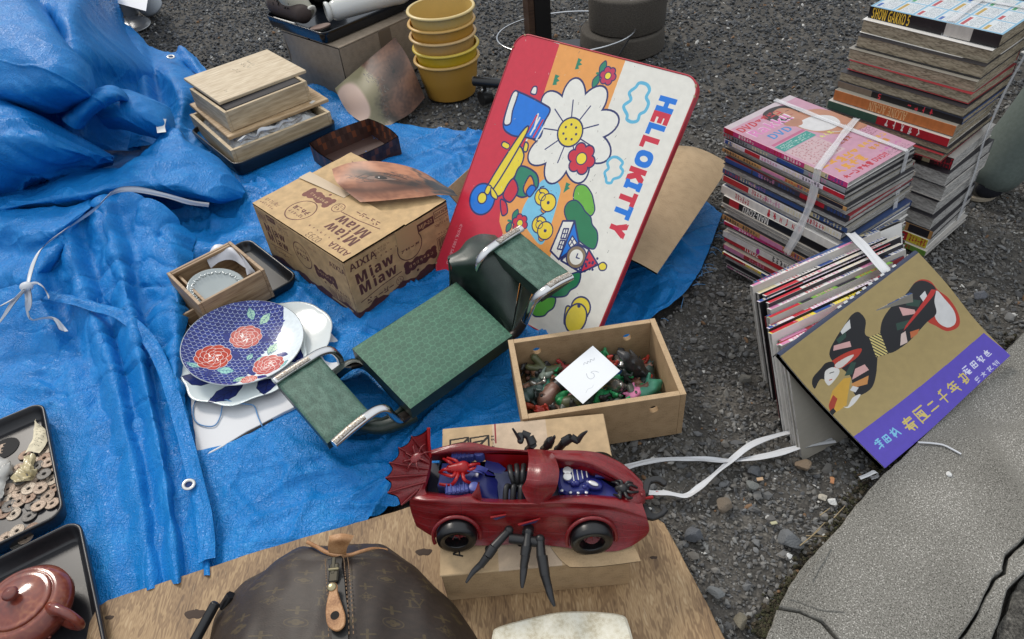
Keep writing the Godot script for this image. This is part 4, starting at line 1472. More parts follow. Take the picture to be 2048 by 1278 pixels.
func carton_face(left: bool) -> ImageTexture:
	var w := 608 if left else 486
	var p := Pic.new(w, 260, lin(0.42, 0.275, 0.135))
	var c := lin(0.075, 0.022, 0.018)
	var wave := PackedVector2Array([Vector2(0, 262)])
	for k in 41:
		wave.append(Vector2(w * k / 40.0, 226 + 9 * sin(k * 0.62 + (1.0 if left else 0.0)) + 3 * sin(k * 1.7)))
	wave.append(Vector2(w, 262))
	p.poly(wave, c)
	if left:
		barcode(p, 10, 20, 62, 34, c)
		p.rect(84, 8, 62, 26, c)
		letters(p, "MJP-22", Vector2(88, 21), 15, lin(0.42, 0.275, 0.135))
		kanji(p, "レトルトパウチ", Vector2(156, 10), 13, c)
		letters(p, "70g/12 x 8", Vector2(156, 36), 16, c, 0.0, false)
		miaw_words(p, Vector2(30, 84), 62, c)
		kitten_mark(p, Vector2(300, 108), 58, c)
		letters(p, "2025.12.01", Vector2(372, 36), 12, c, 0.0, false)
		bone(p, Vector2(444, 142), 104, 42, c)
		kanji(p, "ほろほろチキン", Vector2(388, 132), 16, lin(0.42, 0.275, 0.135), 0.13)
		letters(p, "AIXIA", Vector2(506, 48), 34, c, 0.0, true, 1.1)
		kanji(p, "アイシア株式会社", Vector2(452, 168), 17, c)
		barcode(p, 440, 192, 150, 56, c)
		p.rect(444, 236, 140, 10, lin(0.42, 0.275, 0.135))
	else:
		letters(p, "AIXIA", Vector2(16, 34), 40, c, 0.0, true, 1.1)
		letters(p, "S40. NOP-22-15", Vector2(122, 22), 11, c, 0.0, false)
		letters(p, "2025.12.01", Vector2(122, 36), 12, c, 0.0, false)
		miaw_words(p, Vector2(24, 92), 72, c)
		kitten_mark(p, Vector2(282, 88), 58, c)
		bone(p, Vector2(318, 176), 120, 42, c, 0.03)
		kanji(p, "ほろほろチキン", Vector2(258, 167), 18, lin(0.42, 0.275, 0.135), 0.13)
		p.ring(Vector2(206, 206), 17, 2, c)
		kanji(p, "総合", Vector2(194, 194), 11, c)
		kanji(p, "栄養食", Vector2(191, 206), 10, c)
		p.rect(330, 22, 82, 34, c)
		letters(p, "MJP-22", Vector2(336, 39), 21, lin(0.42, 0.275, 0.135))
		p.line(PackedVector2Array([Vector2(416, 12), Vector2(484, 12), Vector2(484, 42), Vector2(416, 42)]), 3, c, true)
		letters(p, "0012620", Vector2(419, 27), 18, c, 0.0, true)
		kanji(p, "レトルトパウチ", Vector2(416, 50), 10, c)
		letters(p, "70g/12 x 8", Vector2(408, 74), 15, c, 0.0, false)
		kanji(p, "アイシア株", Vector2(418, 110), 14, c)
		barcode(p, 410, 130, 74, 58, c)
	grain(p.im, 0.09, 5 if left else 6)
	return p.tex()

func carton_top() -> ImageTexture:
	var p := Pic.new(486, 608, lin(0.50, 0.335, 0.165))
	var c := lin(0.10, 0.03, 0.022)
	var t := PI / 2
	letters(p, "AIXIA", Vector2(38, 590), 38, c, -t, true, 1.1)
	letters(p, "0293", Vector2(22, 440), 38, Color(0.4, 0.3, 0.2), -t, false)
	miaw_words(p, Vector2(96, 560), 76, c, -t)
	p.ring(Vector2(190, 320), 26, 3, c)
	kanji(p, "総合", Vector2(176, 332), 16, c, 0.11, Vector2.UP, -t)
	kanji(p, "栄養食", Vector2(194, 342), 14, c, 0.11, Vector2.UP, -t)
	kitten_mark(p, Vector2(92, 210), 62, c, -t)
	bone(p, Vector2(186, 196), 120, 46, lin(0.16, 0.05, 0.036), -t)
	kanji(p, "ほろほろチキン", Vector2(176, 256), 17, lin(0.50, 0.335, 0.165), 0.13, Vector2.UP, -t)
	kanji(p, "レトルトパウチ", Vector2(24, 110), 14, c, 0.12, Vector2.UP, -t)
	letters(p, "70g/12 x 8", Vector2(54, 112), 20, c, -t, false)
	kanji(p, "株式会社", Vector2(420, 150), 22, c, 0.12, Vector2.UP, -t)
	p.rect(380, 330, 70, 110, c)
	p.rect(384, 334, 62, 102, lin(0.50, 0.335, 0.165))
	for k in 4:
		p.line(PackedVector2Array([Vector2(392 + k * 16, 340), Vector2(392 + k * 16, 430)]), 5, c)
	grain(p.im, 0.07, 8)
	return p.tex()

func food_carton() -> void:
	var o := thing("printed_carton", "closed brown cat food carton with dark brown lettering on the tarp", "carton", Vector3(-0.291, 0.006, -1.204), 0.729)
	var w := 0.243
	var d := 0.304
	var h := 0.130
	var plain := card("carton", lin(0.44, 0.29, 0.145))
	part(o, "front_panel", box(Vector3(w - 0.0005, h, 0.004), 0.001), paintx("cf", carton_face(false)), xf(Vector3(0, h * 0.5, d * 0.5 - 0.002)))
	part(o, "back_panel", box(Vector3(w - 0.0005, h, 0.004), 0.001), plain, xf(Vector3(0, h * 0.5, -d * 0.5 + 0.002)))
	part(o, "left_panel", box(Vector3(0.004, h, d - 0.009), 0.001), paintx("cl", carton_face(true)), xf(Vector3(-w * 0.5 + 0.0022, h * 0.5, 0)))
	part(o, "right_panel", box(Vector3(0.004, h, d - 0.009), 0.001), plain, xf(Vector3(w * 0.5 - 0.0022, h * 0.5, 0)))
	part(o, "bottom", box(Vector3(w - 0.01, 0.004, d - 0.01), 0.001), plain, xf(Vector3(0, 0.003, 0)))
	var top := paintx("ct", carton_top())
	var seam := 0.018
	for s in [0, 1]:
		var x0 := -w * 0.5 + 0.0008 if s == 0 else seam + 0.0016
		var x1 := seam if s == 0 else w * 0.5 - 0.0008
		var rows := []
		for j in 25:
			var row := PackedVector3Array()
			for i in 17:
				var t := i / 16.0
				var z := (j / 24.0 - 0.5) * d
				var inner := t if s == 0 else 1.0 - t
				row.append(Vector3(lerpf(x0, x1, t), h + 0.0042 + inner * (0.004 if s == 0 else -0.003) * (0.6 + 0.4 * cos(z * 14.0)) + 0.0006 * nz.get_noise_2d(t * 300.0 + s * 90, z * 3000.0), z))
			rows.append(row)
		var m := grid(rows, 0.0035)
		var arr := m.surface_get_arrays(0)
		var uv := PackedVector2Array()
		for v in arr[Mesh.ARRAY_VERTEX]:
			uv.append(Vector2(v.x / w + 0.5, v.z / d + 0.5))
		arr[Mesh.ARRAY_TEX_UV] = uv
		var m2 := ArrayMesh.new()
		m2.add_surface_from_arrays(Mesh.PRIMITIVE_TRIANGLES, arr)
		part(o, "top_flap", m2, top)
	part(o, "torn_tape", skin([
		PackedVector3Array([Vector3(-0.012, h + 0.0085, -0.15), Vector3(0.006, h + 0.009, -0.15), Vector3(0.016, h + 0.0088, -0.15)]),
		PackedVector3Array([Vector3(-0.006, h + 0.0092, -0.08), Vector3(0.006, h + 0.0095, -0.08), Vector3(0.017, h + 0.0088, -0.08)]),
		PackedVector3Array([Vector3(0.0, h + 0.0085, -0.01), Vector3(0.008, h + 0.0088, -0.01), Vector3(0.017, h + 0.0085, -0.01)])], 10, 20, null, 0.0004), mat(lin(0.52, 0.40, 0.27), 0.5))
	part(o, "packing_tape", box(Vector3(0.05, 0.045, 0.0004), 0.0001), mat(lin(0.40, 0.27, 0.14), 0.25), xf(Vector3(0.018, h - 0.022, d * 0.5 + 0.0006)))
	var e := Pic.new(512, 340, lin(0.30, 0.17, 0.11))
	for y in 340:
		for x in 512:
			var a := Vector2(x / 512.0, y / 340.0)
			var n := nz.get_noise_2d(x * 0.9, y * 0.9) + 0.5 * nz.get_noise_2d(x * 3.0, y * 3.0)
			var c := Color(0.52, 0.33, 0.24).lerp(Color(0.72, 0.49, 0.36), clampf(0.5 + n * 0.5 + 0.4 * sin(a.y * 7.0), 0, 1))
			var brow := exp(-pow((a.y - 0.32 - 0.25 * a.x + 0.1 * sin(a.x * 9.0)) * 9.0, 2.0)) * smoothstep(0.05, 0.3, a.x)
			c = c.lerp(Color(0.16, 0.13, 0.12), clampf(brow * (0.75 + n * 0.4), 0, 1))
			var fold := exp(-pow((a.y - 0.62 - 0.1 * sin(a.x * 5.0)) * 14.0, 2.0))
			c = c.lerp(Color(0.30, 0.18, 0.13), fold * 0.7)
			c = c.lerp(Color(0.15, 0.17, 0.2), smoothstep(0.66, 0.95, a.x + 0.15 * n))
			e.im.set_pixel(x, y, c)
	for k in 150:
		var t := rng.randf()
		var b := Vector2(512 * (0.1 + 0.75 * t), 340 * (0.30 + 0.24 * t + 0.1 * sin(t * 8.0)) + rng.randfn(0, 11))
		e.line(PackedVector2Array([b, b + Vector2(rand(8, 26), rand(-2, 14))]), 2, Color(0.12, 0.1, 0.1).lightened(rng.randf() * 0.2))
	e.disc(Vector2(190, 152), 62, Color(0.50, 0.40, 0.35), 15, 0.12)
	e.disc(Vector2(190, 150), 26, Color(0.10, 0.07, 0.06), 14, 0.2)
	e.line(PackedVector2Array([Vector2(110, 168), Vector2(170, 176), Vector2(240, 176), Vector2(276, 184)]), 5, Color(0.24, 0.14, 0.11))
	e.line(PackedVector2Array([Vector2(96, 128), Vector2(150, 108), Vector2(220, 112), Vector2(290, 148)]), 7, Color(0.22, 0.13, 0.10))
	e.disc(Vector2(183, 147), 4, Color(0.85, 0.82, 0.8))
	e.line(PackedVector2Array([Vector2(110, 152), Vector2(150, 132), Vector2(205, 136), Vector2(262, 166)]), 4, Color(0.2, 0.12, 0.09))
	solo("photo_print", skin([
		v3("-327,160,-1300 -284,180,-1281 -234,186,-1266 -179,175,-1258 -137,165,-1236 -99,156,-1195"),
		v3("-312,164,-1244 -266,175,-1239 -218,179,-1229 -167,170,-1223 -126,160,-1209 -85,154,-1181"),
		v3("-291,157,-1215 -246,164,-1202 -203,166,-1197 -156,160,-1193 -117,154,-1188 -80,150,-1173"),
		v3("-262,150,-1181 -223,152,-1174 -185,153,-1172 -146,151,-1174 -112,150,-1176 -76,148,-1168")], 30, 20, null, 0.0005), paintx("eye", e.tex(), 0.5), "curled colour print of a dark brow, lying on the cat food carton", "photo print")
	var g := Pic.new(400, 420, lin(0.2, 0.15, 0.11))
	for y in 420:
		for x in 400:
			var a := Vector2(1.0 - y / 420.0, x / 400.0)
			var n := nz.get_noise_2d(x * 0.8 + 400, y * 0.8) + 0.5 * nz.get_noise_2d(x * 4.0, y * 4.0 + 90)
			var c := Color(0.44, 0.31, 0.24).lerp(Color(0.30, 0.21, 0.17), clampf(0.5 + n * 0.7, 0, 1))
			var wx := a.x - 0.42 - 0.10 * sin(a.y * 5.0) + 0.02 * n
			c = c.lerp(Color(0.50, 0.47, 0.35).lerp(Color(0.22, 0.22, 0.17), clampf(a.y * 0.4 + (0.3 - a.x) * 0.5, 0, 1)), smoothstep(0.03, -0.03, wx))
			var beard := exp(-pow((wx - 0.05) * 11.0, 2.0)) * smoothstep(0.35, 0.5, a.y)
			c = c.lerp(Color(0.17, 0.15, 0.12), clampf(beard * (0.8 + 0.5 * n), 0, 1))
			c = c.lerp(Color(0.14, 0.1, 0.09), 0.8 * exp(-pow((a.x - 0.74) * 6.0, 2.0) - pow((a.y - 0.36) * 8.0, 2.0)))
			c = c.lerp(Color(0.70, 0.60, 0.55), smoothstep(1.0, 0.82, Vector2((a.x - 0.12) * 4.2, (a.y - 0.36) * 3.0).length()))
			c = c.lerp(Color(0.58, 0.53, 0.48), smoothstep(0.80, 0.95, a.y + 0.1 * n) * smoothstep(0.12, -0.05, wx))
			g.im.set_pixel(x, y, c)
	for k in 130:
		var t := rng.randf()
		var b := Vector2(400.0 * (0.12 + 0.8 * t), 420.0 * (0.56 - 0.10 * sin(t * 5.0)) + rng.randfn(0, 12))
		g.line(PackedVector2Array([b, b + Vector2(rand(4, 16), rand(-9, 9))]), 2, Color(0.2, 0.18, 0.15).lightened(rng.randf() * 0.25))
	for k in 60:
		var b := Vector2(144 + rng.randfn(0, 30), 108 + rng.randfn(0, 10))
		g.line(PackedVector2Array([b, b + Vector2(rand(-10, 10), rand(-4, 4))]), 2, Color(0.1, 0.08, 0.07))
	g.disc(Vector2(150, 112), 9, Color(0.06, 0.05, 0.05))
	solo("photo_print", skin([
		v3("-242,130,-2054 -211,110,-1978 -187,80,-1902 -170,30,-1867"),
		v3("-293,120,-1982 -260,95,-1899 -231,60,-1833 -209,16,-1813"),
		v3("-352,95,-1937 -327,65,-1846 -293,36,-1803 -254,9,-1780"),
		v3("-407,75,-1884 -381,26,-1845 -333,16,-1784 -275,8,-1750")], 24, 24, null, 0.0005), paintx("beard", g.tex(), 0.5), "square colour print of a bearded cheek leaning against the grey carton", "photo print")

func paintx(key: String, t: Texture2D, rough := 0.7) -> StandardMaterial3D:
	if not mats.has(key):
		mats[key] = tmat(t, rough)
	return mats[key]
func brush_marks(p: Pic, at: Vector2, s: float, n: int, cols: int) -> void:
	for c in cols:
		for i in n:
			var o := at + Vector2(c * s * 1.25, i * s * 1.1)
			for k in 4:
				var a := o + Vector2(rng.randf(), rng.randf()) * s * 0.8
				p.line(PackedVector2Array([a, a + Vector2(rand(-0.1, 0.55), rand(-0.1, 0.6)) * s]), s * 0.09, Color(0.12, 0.1, 0.09))

func lid_picture() -> ImageTexture:
	var f := noise_field(512, [[SMOOTH, 30.0, 0.5, false, 10.0, 1.0], [SMOOTH, 90.0, 0.4, false, 10.0, 1.0], [SMOOTH, 5.0, 0.2, false]], 44)
	var t := tinted(f, 512, [[-0.8, lin(0.42, 0.32, 0.205)], [0.05, lin(0.55, 0.445, 0.305)], [0.75, lin(0.66, 0.56, 0.41)]])
	var p := Pic.new(512, 512, Color.WHITE)
	var im := t.get_image()
	im.convert(Image.FORMAT_RGBA8)
	p.im = im
	brush_marks(p, Vector2(300, 70), 26, 4, 2)
	brush_marks(p, Vector2(236, 120), 24, 3, 1)
	brush_marks(p, Vector2(80, 380), 16, 2, 1)
	return p.tex()

func wooden_boxes() -> void:
	var w := pale_wood()
	var black := mat(lin(0.010, 0.011, 0.014), 0.3)
	var t := thing("lacquer_tray", "dark lacquer tray under the two stacked wooden boxes", "tray", Vector3(-0.592, 0.008, -1.776), 0.645)
	lacquer_tray(t, 0.286, 0.278, 0.034, black)
	var lo := thing("wooden_box", "larger open paulownia wood box, lower one of the stack on the tarp", "wooden box", Vector3(-0.600, 0.020, -1.803), 0.607)
	open_box(lo, 0.273, 0.046, 0.281, 0.009, w)
	part(lo, "batten", box(Vector3(0.273, 0.008, 0.012), 0.001), w, xf(Vector3(0, 0.004, 0.1)))
	var wrap := mat(Color(0.80, 0.82, 0.84, 0.28), 0.16)
	wrap.transparency = BaseMaterial3D.TRANSPARENCY_ALPHA
	var bw := thing("bubble_wrap", "clear crinkled plastic wrap bulging out of the lower wooden box", "plastic wrap", Vector3(-0.600, 0.030, -1.803), 0.607)
	var rows := []
	for j in 61:
		var row := PackedVector3Array()
		for i in 61:
			var a := Vector2(i / 60.0 - 0.5, j / 60.0 - 0.5)
			var e := 1.0 - pow(maxf(absf(a.x), absf(a.y)) * 2.0, 4.0)
			row.append(Vector3(a.x * 0.245, 0.010 + 0.026 * e + 0.010 * nz.get_noise_2d(a.x * 900.0, a.y * 900.0) * e + 0.004 * nz.get_noise_2d(a.x * 3000.0, a.y * 3000.0), a.y * 0.25))
		rows.append(row)
	part(bw, "wrap_sheet", grid(rows), mat(lin(0.42, 0.43, 0.43), 0.12))
	var rim := PackedVector3Array()
	for i in 50:
		var k := i / 49.0
		rim.append(Vector3(-0.105 + 0.17 * k, 0.041 + 0.004 * sin(k * 20.0), 0.124 + 0.003 * sin(k * 33.0)))
	part(bw, "wrap_edge", strap(rim, Vector3(0, 1, 0.4), Vector3(0, 1, 0.4), 0.016, 0.0004, 0.006), mat(lin(0.6, 0.61, 0.62), 0.12))
	var l1 := thing("box_lid", "flat wooden lid lying askew between the two wooden boxes", "box lid", Vector3(-0.608, 0.0675, -1.852), 0.608)
	part(l1, "lid_board", box(Vector3(0.279, 0.009, 0.270), 0.0012), wood("mid", lin(0.29, 0.19, 0.10), lin(0.47, 0.33, 0.19), lin(0.58, 0.44, 0.28), 0.6, 4.0), xf(Vector3(0, 0.0045, 0)))
	part(l1, "batten", box(Vector3(0.2, 0.005, 0.014), 0.001), w, xf(Vector3(0, -0.0028, -0.08)))
	part(l1, "paper_sticker", box(Vector3(0.016, 0.0004, 0.01), 0.0001), mat(lin(0.6, 0.58, 0.54), 0.6), xf(Vector3(0.1, 0.0094, 0.12), 0.5))
	var up := thing("wooden_box", "smaller paulownia wood box with lid ajar on top of the stack", "wooden box", Vector3(-0.616, 0.0775, -1.839), 0.650)
	open_box(up, 0.229, 0.052, 0.214, 0.008, w)
	part(up, "lining", box(Vector3(0.205, 0.01, 0.19), 0.001), mat(lin(0.05, 0.045, 0.045), 0.9), xf(Vector3(0, 0.047, 0)))
	var l2 := thing("box_lid", "pale wooden lid with brush writing on the topmost wooden box", "box lid", Vector3(-0.629, 0.1325, -1.883), 0.667)
	l2.rotation.x = 0.02
	l2.rotation.z = -0.015
	part(l2, "lid_board", box(Vector3(0.246, 0.008, 0.212), 0.0012, {}, xf(Vector3(0, 0.004, 0))), paintx("lid", lid_picture(), 0.6))
	part(l2, "lid_rim", box(Vector3(0.209, 0.006, 0.19), 0.001), w, xf(Vector3(0, -0.0035, 0)))
	var br := lin(0.05, 0.022, 0.016)
	var p := Pic.new(512, 96, br)
	for k in 16:
		p.rect(k * 32, 0 if k % 2 else 32, 32, 32, Color(0.42, 0.23, 0.14) if k % 4 < 2 else Color(0.2, 0.11, 0.09))
		p.rect(k * 32, 64, 32, 32, Color(0.27, 0.16, 0.13) if k % 2 else br)
	var pm := paintx("chequer", p.tex(), 0.5)
	var cb := thing("gift_box_lid", "dark brown box lid with chequered rim behind the cat food carton", "box lid", Vector3(-0.336, 0.0060, -1.618), 0.62)
	var cw := 0.17
	var cd := 0.14
	part(cb, "base", box(Vector3(cw - 0.006, 0.0025, cd - 0.006), 0.0005), mat(br, 0.6), xf(Vector3(0, 0.003, 0)))
	for s in [-1, 1]:
		var long_side := []
		var short_side := []
		for j in 5:
			var r1 := PackedVector3Array()
			var r2 := PackedVector3Array()
			for i in 17:
				var t2 := i / 16.0 - 0.5
				var bow := 0.012 * (1.0 - 4.0 * t2 * t2) * j / 4.0
				r1.append(Vector3(t2 * cw * s, 0.05 - j * 0.05 / 4.0 * 1.0 + 0.0, s * (cd * 0.5 + 0.010 * (1.0 - 4.0 * t2 * t2) * (1.0 - j / 4.0))))
				r2.append(Vector3(s * (cw * 0.5 + 0.008 * (1.0 - 4.0 * t2 * t2) * (1.0 - j / 4.0)), 0.05 - j * 0.05 / 4.0 + bow * 0.0, -t2 * cd * s))
			long_side.append(r1)
			short_side.append(r2)
		part(cb, "side", grid(long_side, 0.002), pm)
		part(cb, "end", grid(short_side, 0.002), pm)

func lacquer_tray(o: Node3D, w: float, d: float, h: float, m: Material, r := 0.022) -> void:
	var outer := rrect(w, d, r, 6)
	var prof := [[0.010, 0.0], [0.004, 0.002], [0.0, h * 0.75], [-0.001, h], [0.0015, h + 0.0018], [0.004, h], [0.006, h * 0.7], [0.010, 0.006], [0.016, 0.004]]
	var rows := []
	for k in prof:
		var ring := inset(outer, k[0])
		var row := PackedVector3Array()
		for i in ring.size() + 1:
			var c := ring[ring.size() - 1 - (i % ring.size())]
			row.append(Vector3(c.x, k[1], c.y))
		rows.append(row)
	var mm := grid(rows, 0.0, true)
	part(o, "rim", mm, m)
	part(o, "base", slab(inset(outer, 0.011), 0.0005, 0.0043, 0.0003), m)
func background_things() -> void:
	var grey := card("greycard", lin(0.255, 0.20, 0.145))
	var c := thing("grey_carton", "greyish brown taped cardboard carton carrying a black tray of pottery", "carton", Vector3(-0.378, 0.001, -2.147), 0.790)
	part(c, "front_panel", box(Vector3(0.281, 0.15, 0.004), 0.001), grey, xf(Vector3(0, 0.075, 0.130)))
	part(c, "back_panel", box(Vector3(0.281, 0.15, 0.004), 0.001), grey, xf(Vector3(0, 0.075, -0.130)))
	part(c, "left_panel", skin([PackedVector3Array([Vector3(-0.142, 0.15, -0.13), Vector3(-0.142, 0.15, 0.0), Vector3(-0.142, 0.15, 0.13)]), PackedVector3Array([Vector3(-0.136, 0.08, -0.13), Vector3(-0.152, 0.08, 0.0), Vector3(-0.143, 0.08, 0.13)]), PackedVector3Array([Vector3(-0.15, 0.002, -0.132), Vector3(-0.143, 0.002, 0.0), Vector3(-0.143, 0.002, 0.132)])], 16, 12, null, 0.003), grey)
	part(c, "right_panel", box(Vector3(0.004, 0.15, 0.256), 0.001), grey, xf(Vector3(0.139, 0.075, 0)))
	part(c, "top_flap", box(Vector3(0.283, 0.004, 0.13), 0.001), grey, Transform3D(Basis.from_euler(Vector3(0.01, 0, 0)), Vector3(0, 0.1535, 0.068)))
	part(c, "top_flap", box(Vector3(0.283, 0.004, 0.13), 0.001), grey, Transform3D(Basis.from_euler(Vector3(-0.01, 0, 0)), Vector3(0, 0.1535, -0.068)))
	part(c, "packing_tape", box(Vector3(0.045, 0.075, 0.0006), 0.0002), mat(lin(0.14, 0.105, 0.075), 0.3), xf(Vector3(0.02, 0.112, 0.1325)))
	var black := mat(lin(0.006, 0.008, 0.012), 0.16)
	var t := thing("black_tray", "glossy black tray of old pottery on the grey carton", "tray", Vector3(-0.385, 0.158, -2.205), 0.76)
	lacquer_tray(t, 0.37, 0.285, 0.03, black)
	var glaze := mat(lin(0.60, 0.60, 0.57), 0.15)
	var blue := mat(lin(0.03, 0.06, 0.22), 0.2)
	var fig := thing("porcelain_figure", "white porcelain figurine with blue painted robe lying in the black tray", "figurine", Vector3(-0.313, 0.1850, -2.128), 0.36)
	part(fig, "body", flesh([[Vector3(-0.085, 0.025, 0.01), Vector3(0.10, 0.03, 0.0), 0.028, 0.030], [Vector3(-0.02, 0.05, -0.02), Vector3(0.10, 0.06, -0.03), 0.03, 0.034], [Vector3(0.10, 0.03, 0.0), Vector3(0.16, 0.03, 0.0), 0.022, 0.016]], 0.006, 0.02), glaze)
	part(fig, "blue_sash", flesh([[Vector3(-0.06, 0.056, 0.0), Vector3(0.09, 0.064, -0.008), 0.013, 0.014], [Vector3(-0.05, 0.06, -0.02), Vector3(-0.02, 0.08, -0.03), 0.018, 0.02]], 0.005, 0.012), blue)
	part(fig, "foot_rim", lathe(PackedVector2Array([Vector2(0.0001, -0.004), Vector2(0.022, -0.004), Vector2(0.026, 0.002), Vector2(0.026, 0.008), Vector2(0.02, 0.01)]), 24), glaze, Transform3D(Basis.from_euler(Vector3(0, 0, PI / 2)), Vector3(-0.108, 0.026, 0.01)))
	var cup := thing("stoneware_bottle", "cream stoneware bottle with white foot tipped in the black tray", "bottle", Vector3(-0.476, 0.1720, -2.135))
	var bm := lathe(PackedVector2Array([Vector2(0.0001, 0.0), Vector2(0.021, 0.0), Vector2(0.023, 0.004), Vector2(0.020, 0.007), Vector2(0.021, 0.010), Vector2(0.032, 0.045), Vector2(0.034, 0.075), Vector2(0.028, 0.11), Vector2(0.018, 0.13), Vector2(0.012, 0.15)]), 28)
	part(cup, "vessel", bm, mat(lin(0.34, 0.32, 0.25), 0.3), Transform3D(Basis.from_euler(Vector3(-0.75, 0, 0.75)), Vector3(0, 0.02, 0)))
	part(cup, "foot_ring", lathe(PackedVector2Array([Vector2(0.015, -0.001), Vector2(0.0235, -0.001), Vector2(0.0255, 0.003), Vector2(0.0235, 0.0065), Vector2(0.019, 0.0075)]), 28), mat(lin(0.66, 0.64, 0.58), 0.4), Transform3D(Basis.from_euler(Vector3(-0.75, 0, 0.75)), Vector3(0, 0.02, 0)))
	var pine := thing("brown_clay_piece", "dark brown pitted clay piece at the left end of the black tray", "ornament", Vector3(-0.525, 0.1850, -2.161))
	part(pine, "clay_body", flesh([[Vector3(-0.05, 0.02, -0.05), Vector3(0.03, 0.012, 0.035), 0.034, 0.026]], 0.005, 0.01), mat(lin(0.045, 0.03, 0.026), 0.8))
	for k in 26:
		var a := rand(0, 1)
		var s := rand(-1.0, 1.0)
		part(pine, "pit", ball(Vector3(0.0028, 0.0028, 0.0028), 6, 4), mat(lin(0.01, 0.008, 0.008), 0.9), xf(Vector3(-0.05, 0.02, -0.05).lerp(Vector3(0.03, 0.012, 0.035), a) + Vector3(0.7 * s, 0.75 - 0.35 * absf(s), -0.6 * s).normalized() * 0.0315))
	var leafd := thing("leaf_dish", "small brown leaf shaped dish in the near corner of the black tray", "dish", Vector3(-0.447, 0.1680, -2.079), 0.5)
	var lp := PackedVector2Array()
	for k in 24:
		var a := TAU * k / 24
		lp.append(Vector2(cos(a) * 0.026 * (1.0 + 0.35 * maxf(0.0, cos(a)) - 0.1 * cos(3.0 * a)), sin(a) * 0.017))
	part(leafd, "dish", slab(lp, 0.002, 0.0065, 0.0008), mat(lin(0.20, 0.13, 0.105), 0.6))
	part(leafd, "stalk", rod(Vector3(-0.022, 0.005, 0), Vector3(-0.036, 0.004, 0.004), 0.002, 0.0014, 6), mat(lin(0.20, 0.13, 0.105), 0.6))
	var gun := thing("metal_spout", "dark pot with a bronze spout between the bottle and the figurine", "pot", Vector3(-0.453, 0.1750, -2.260))
	part(gun, "pot_body", lathe(PackedVector2Array([Vector2(0.0001, 0.0), Vector2(0.03, 0.0), Vector2(0.046, 0.02), Vector2(0.048, 0.045), Vector2(0.036, 0.07), Vector2(0.03, 0.075), Vector2(0.0001, 0.08)]), 24), mat(lin(0.02, 0.019, 0.016), 0.35), xf(Vector3(0, 0, -0.03)))
	part(gun, "spout", rod(Vector3(-0.01, 0.045, 0.0), Vector3(0.004, 0.04, 0.05), 0.013, 0.009, 12), mat(lin(0.11, 0.095, 0.06), 0.4, 0.4))
	part(gun, "spout_mouth", rod(Vector3(0.004, 0.04, 0.049), Vector3(0.0045, 0.0398, 0.0515), 0.006, 0.006, 12), mat(lin(0.01, 0.01, 0.01), 0.8))
	solo("brush", merge([[rod(Vector3(-0.05, 0, 0), Vector3(0.045, 0, 0.0), 0.0035, 0.0025, 8), Transform3D()]]), mat(lin(0.62, 0.60, 0.56), 0.5), "thin white stick along the left edge of the black tray", "stick", Transform3D(Basis.from_euler(Vector3(0, -0.75, 0)), Vector3(-0.547, 0.1860, -2.117)))
	var tones := [lin(0.46, 0.245, 0.04), lin(0.56, 0.37, 0.015), lin(0.50, 0.29, 0.085), lin(0.54, 0.275, 0.04), lin(0.56, 0.39, 0.12)]
	var desc := ["lowest bucket of the nest, amber plastic, standing on the gravel", "clearer yellow bucket, second from the bottom of the nest", "dull amber bucket in the middle of the nest", "orange amber bucket, second from the top of the nest", "pale yellow bucket, topmost of the nest and open"]
	var foot := Vector3(-0.100, 0.0, -1.945)
	for k in 5:
		var bk := StandardMaterial3D.new()
		bk.albedo_color = tones[k]
		bk.roughness = 0.4
		bk.backlight_enabled = true
		bk.backlight = Color(0.35, 0.22, 0.06)
		var b := thing("yellow_bucket", desc[k], "bucket", foot + Vector3(0.0022 * sin(k * 2.0), 0.002 + 0.0315 * k, -0.002 * k), 0, "nested plastic buckets")
		part(b, "bucket_wall", lathe(PackedVector2Array([Vector2(0.0001, 0.0), Vector2(0.066, 0.0), Vector2(0.0685, 0.003), Vector2(0.0765, 0.045), Vector2(0.0775, 0.047), Vector2(0.085, 0.104), Vector2(0.0835, 0.104), Vector2(0.0755, 0.047), Vector2(0.067, 0.004), Vector2(0.0001, 0.0035)]), 56), bk)
		var lipm := StandardMaterial3D.new()
		lipm.albedo_color = tones[k].lightened(0.18)
		lipm.roughness = 0.35
		part(b, "rolled_lip", lathe(PackedVector2Array([Vector2(0.0835, 0.099), Vector2(0.0895, 0.0995), Vector2(0.0915, 0.102), Vector2(0.0895, 0.1055), Vector2(0.0845, 0.106), Vector2(0.0832, 0.104)]), 56), lipm)
	var leg := thing("table_leg", "dark wooden table leg standing at the top edge behind the board", "table leg", Vector3(0.180, -0.0000, -2.176), 0.3)
	part(leg, "leg_post", box(Vector3(0.052, 0.7, 0.045), 0.002), mat(lin(0.007, 0.006, 0.006), 0.4), xf(Vector3(0, 0.35, 0)))
	part(leg, "brown_face", box(Vector3(0.018, 0.7, 0.046), 0.002), wood("legwood", lin(0.03, 0.014, 0.008), lin(0.06, 0.03, 0.017), lin(0.08, 0.045, 0.025), 0.5, 4.0), xf(Vector3(-0.0352, 0.35, 0)))
	var chrome := mat(lin(0.55, 0.56, 0.57), 0.2, 0.9)
	var black2 := mat(lin(0.012, 0.012, 0.013), 0.3)
	var stand := thing("wire_stand", "chrome wire ring stand with black base half hidden behind the board", "stand", Vector3(0.244, 0.0000, -2.120))
	var ringp := PackedVector3Array()
	for k in 49:
		var a := TAU * k / 48
		ringp.append(Vector3(cos(a) * 0.20, 0.085, sin(a) * 0.155 + 0.04))
	part(stand, "wire_ring", tube(ringp, 0.0026, 8, 1.0, false), chrome)
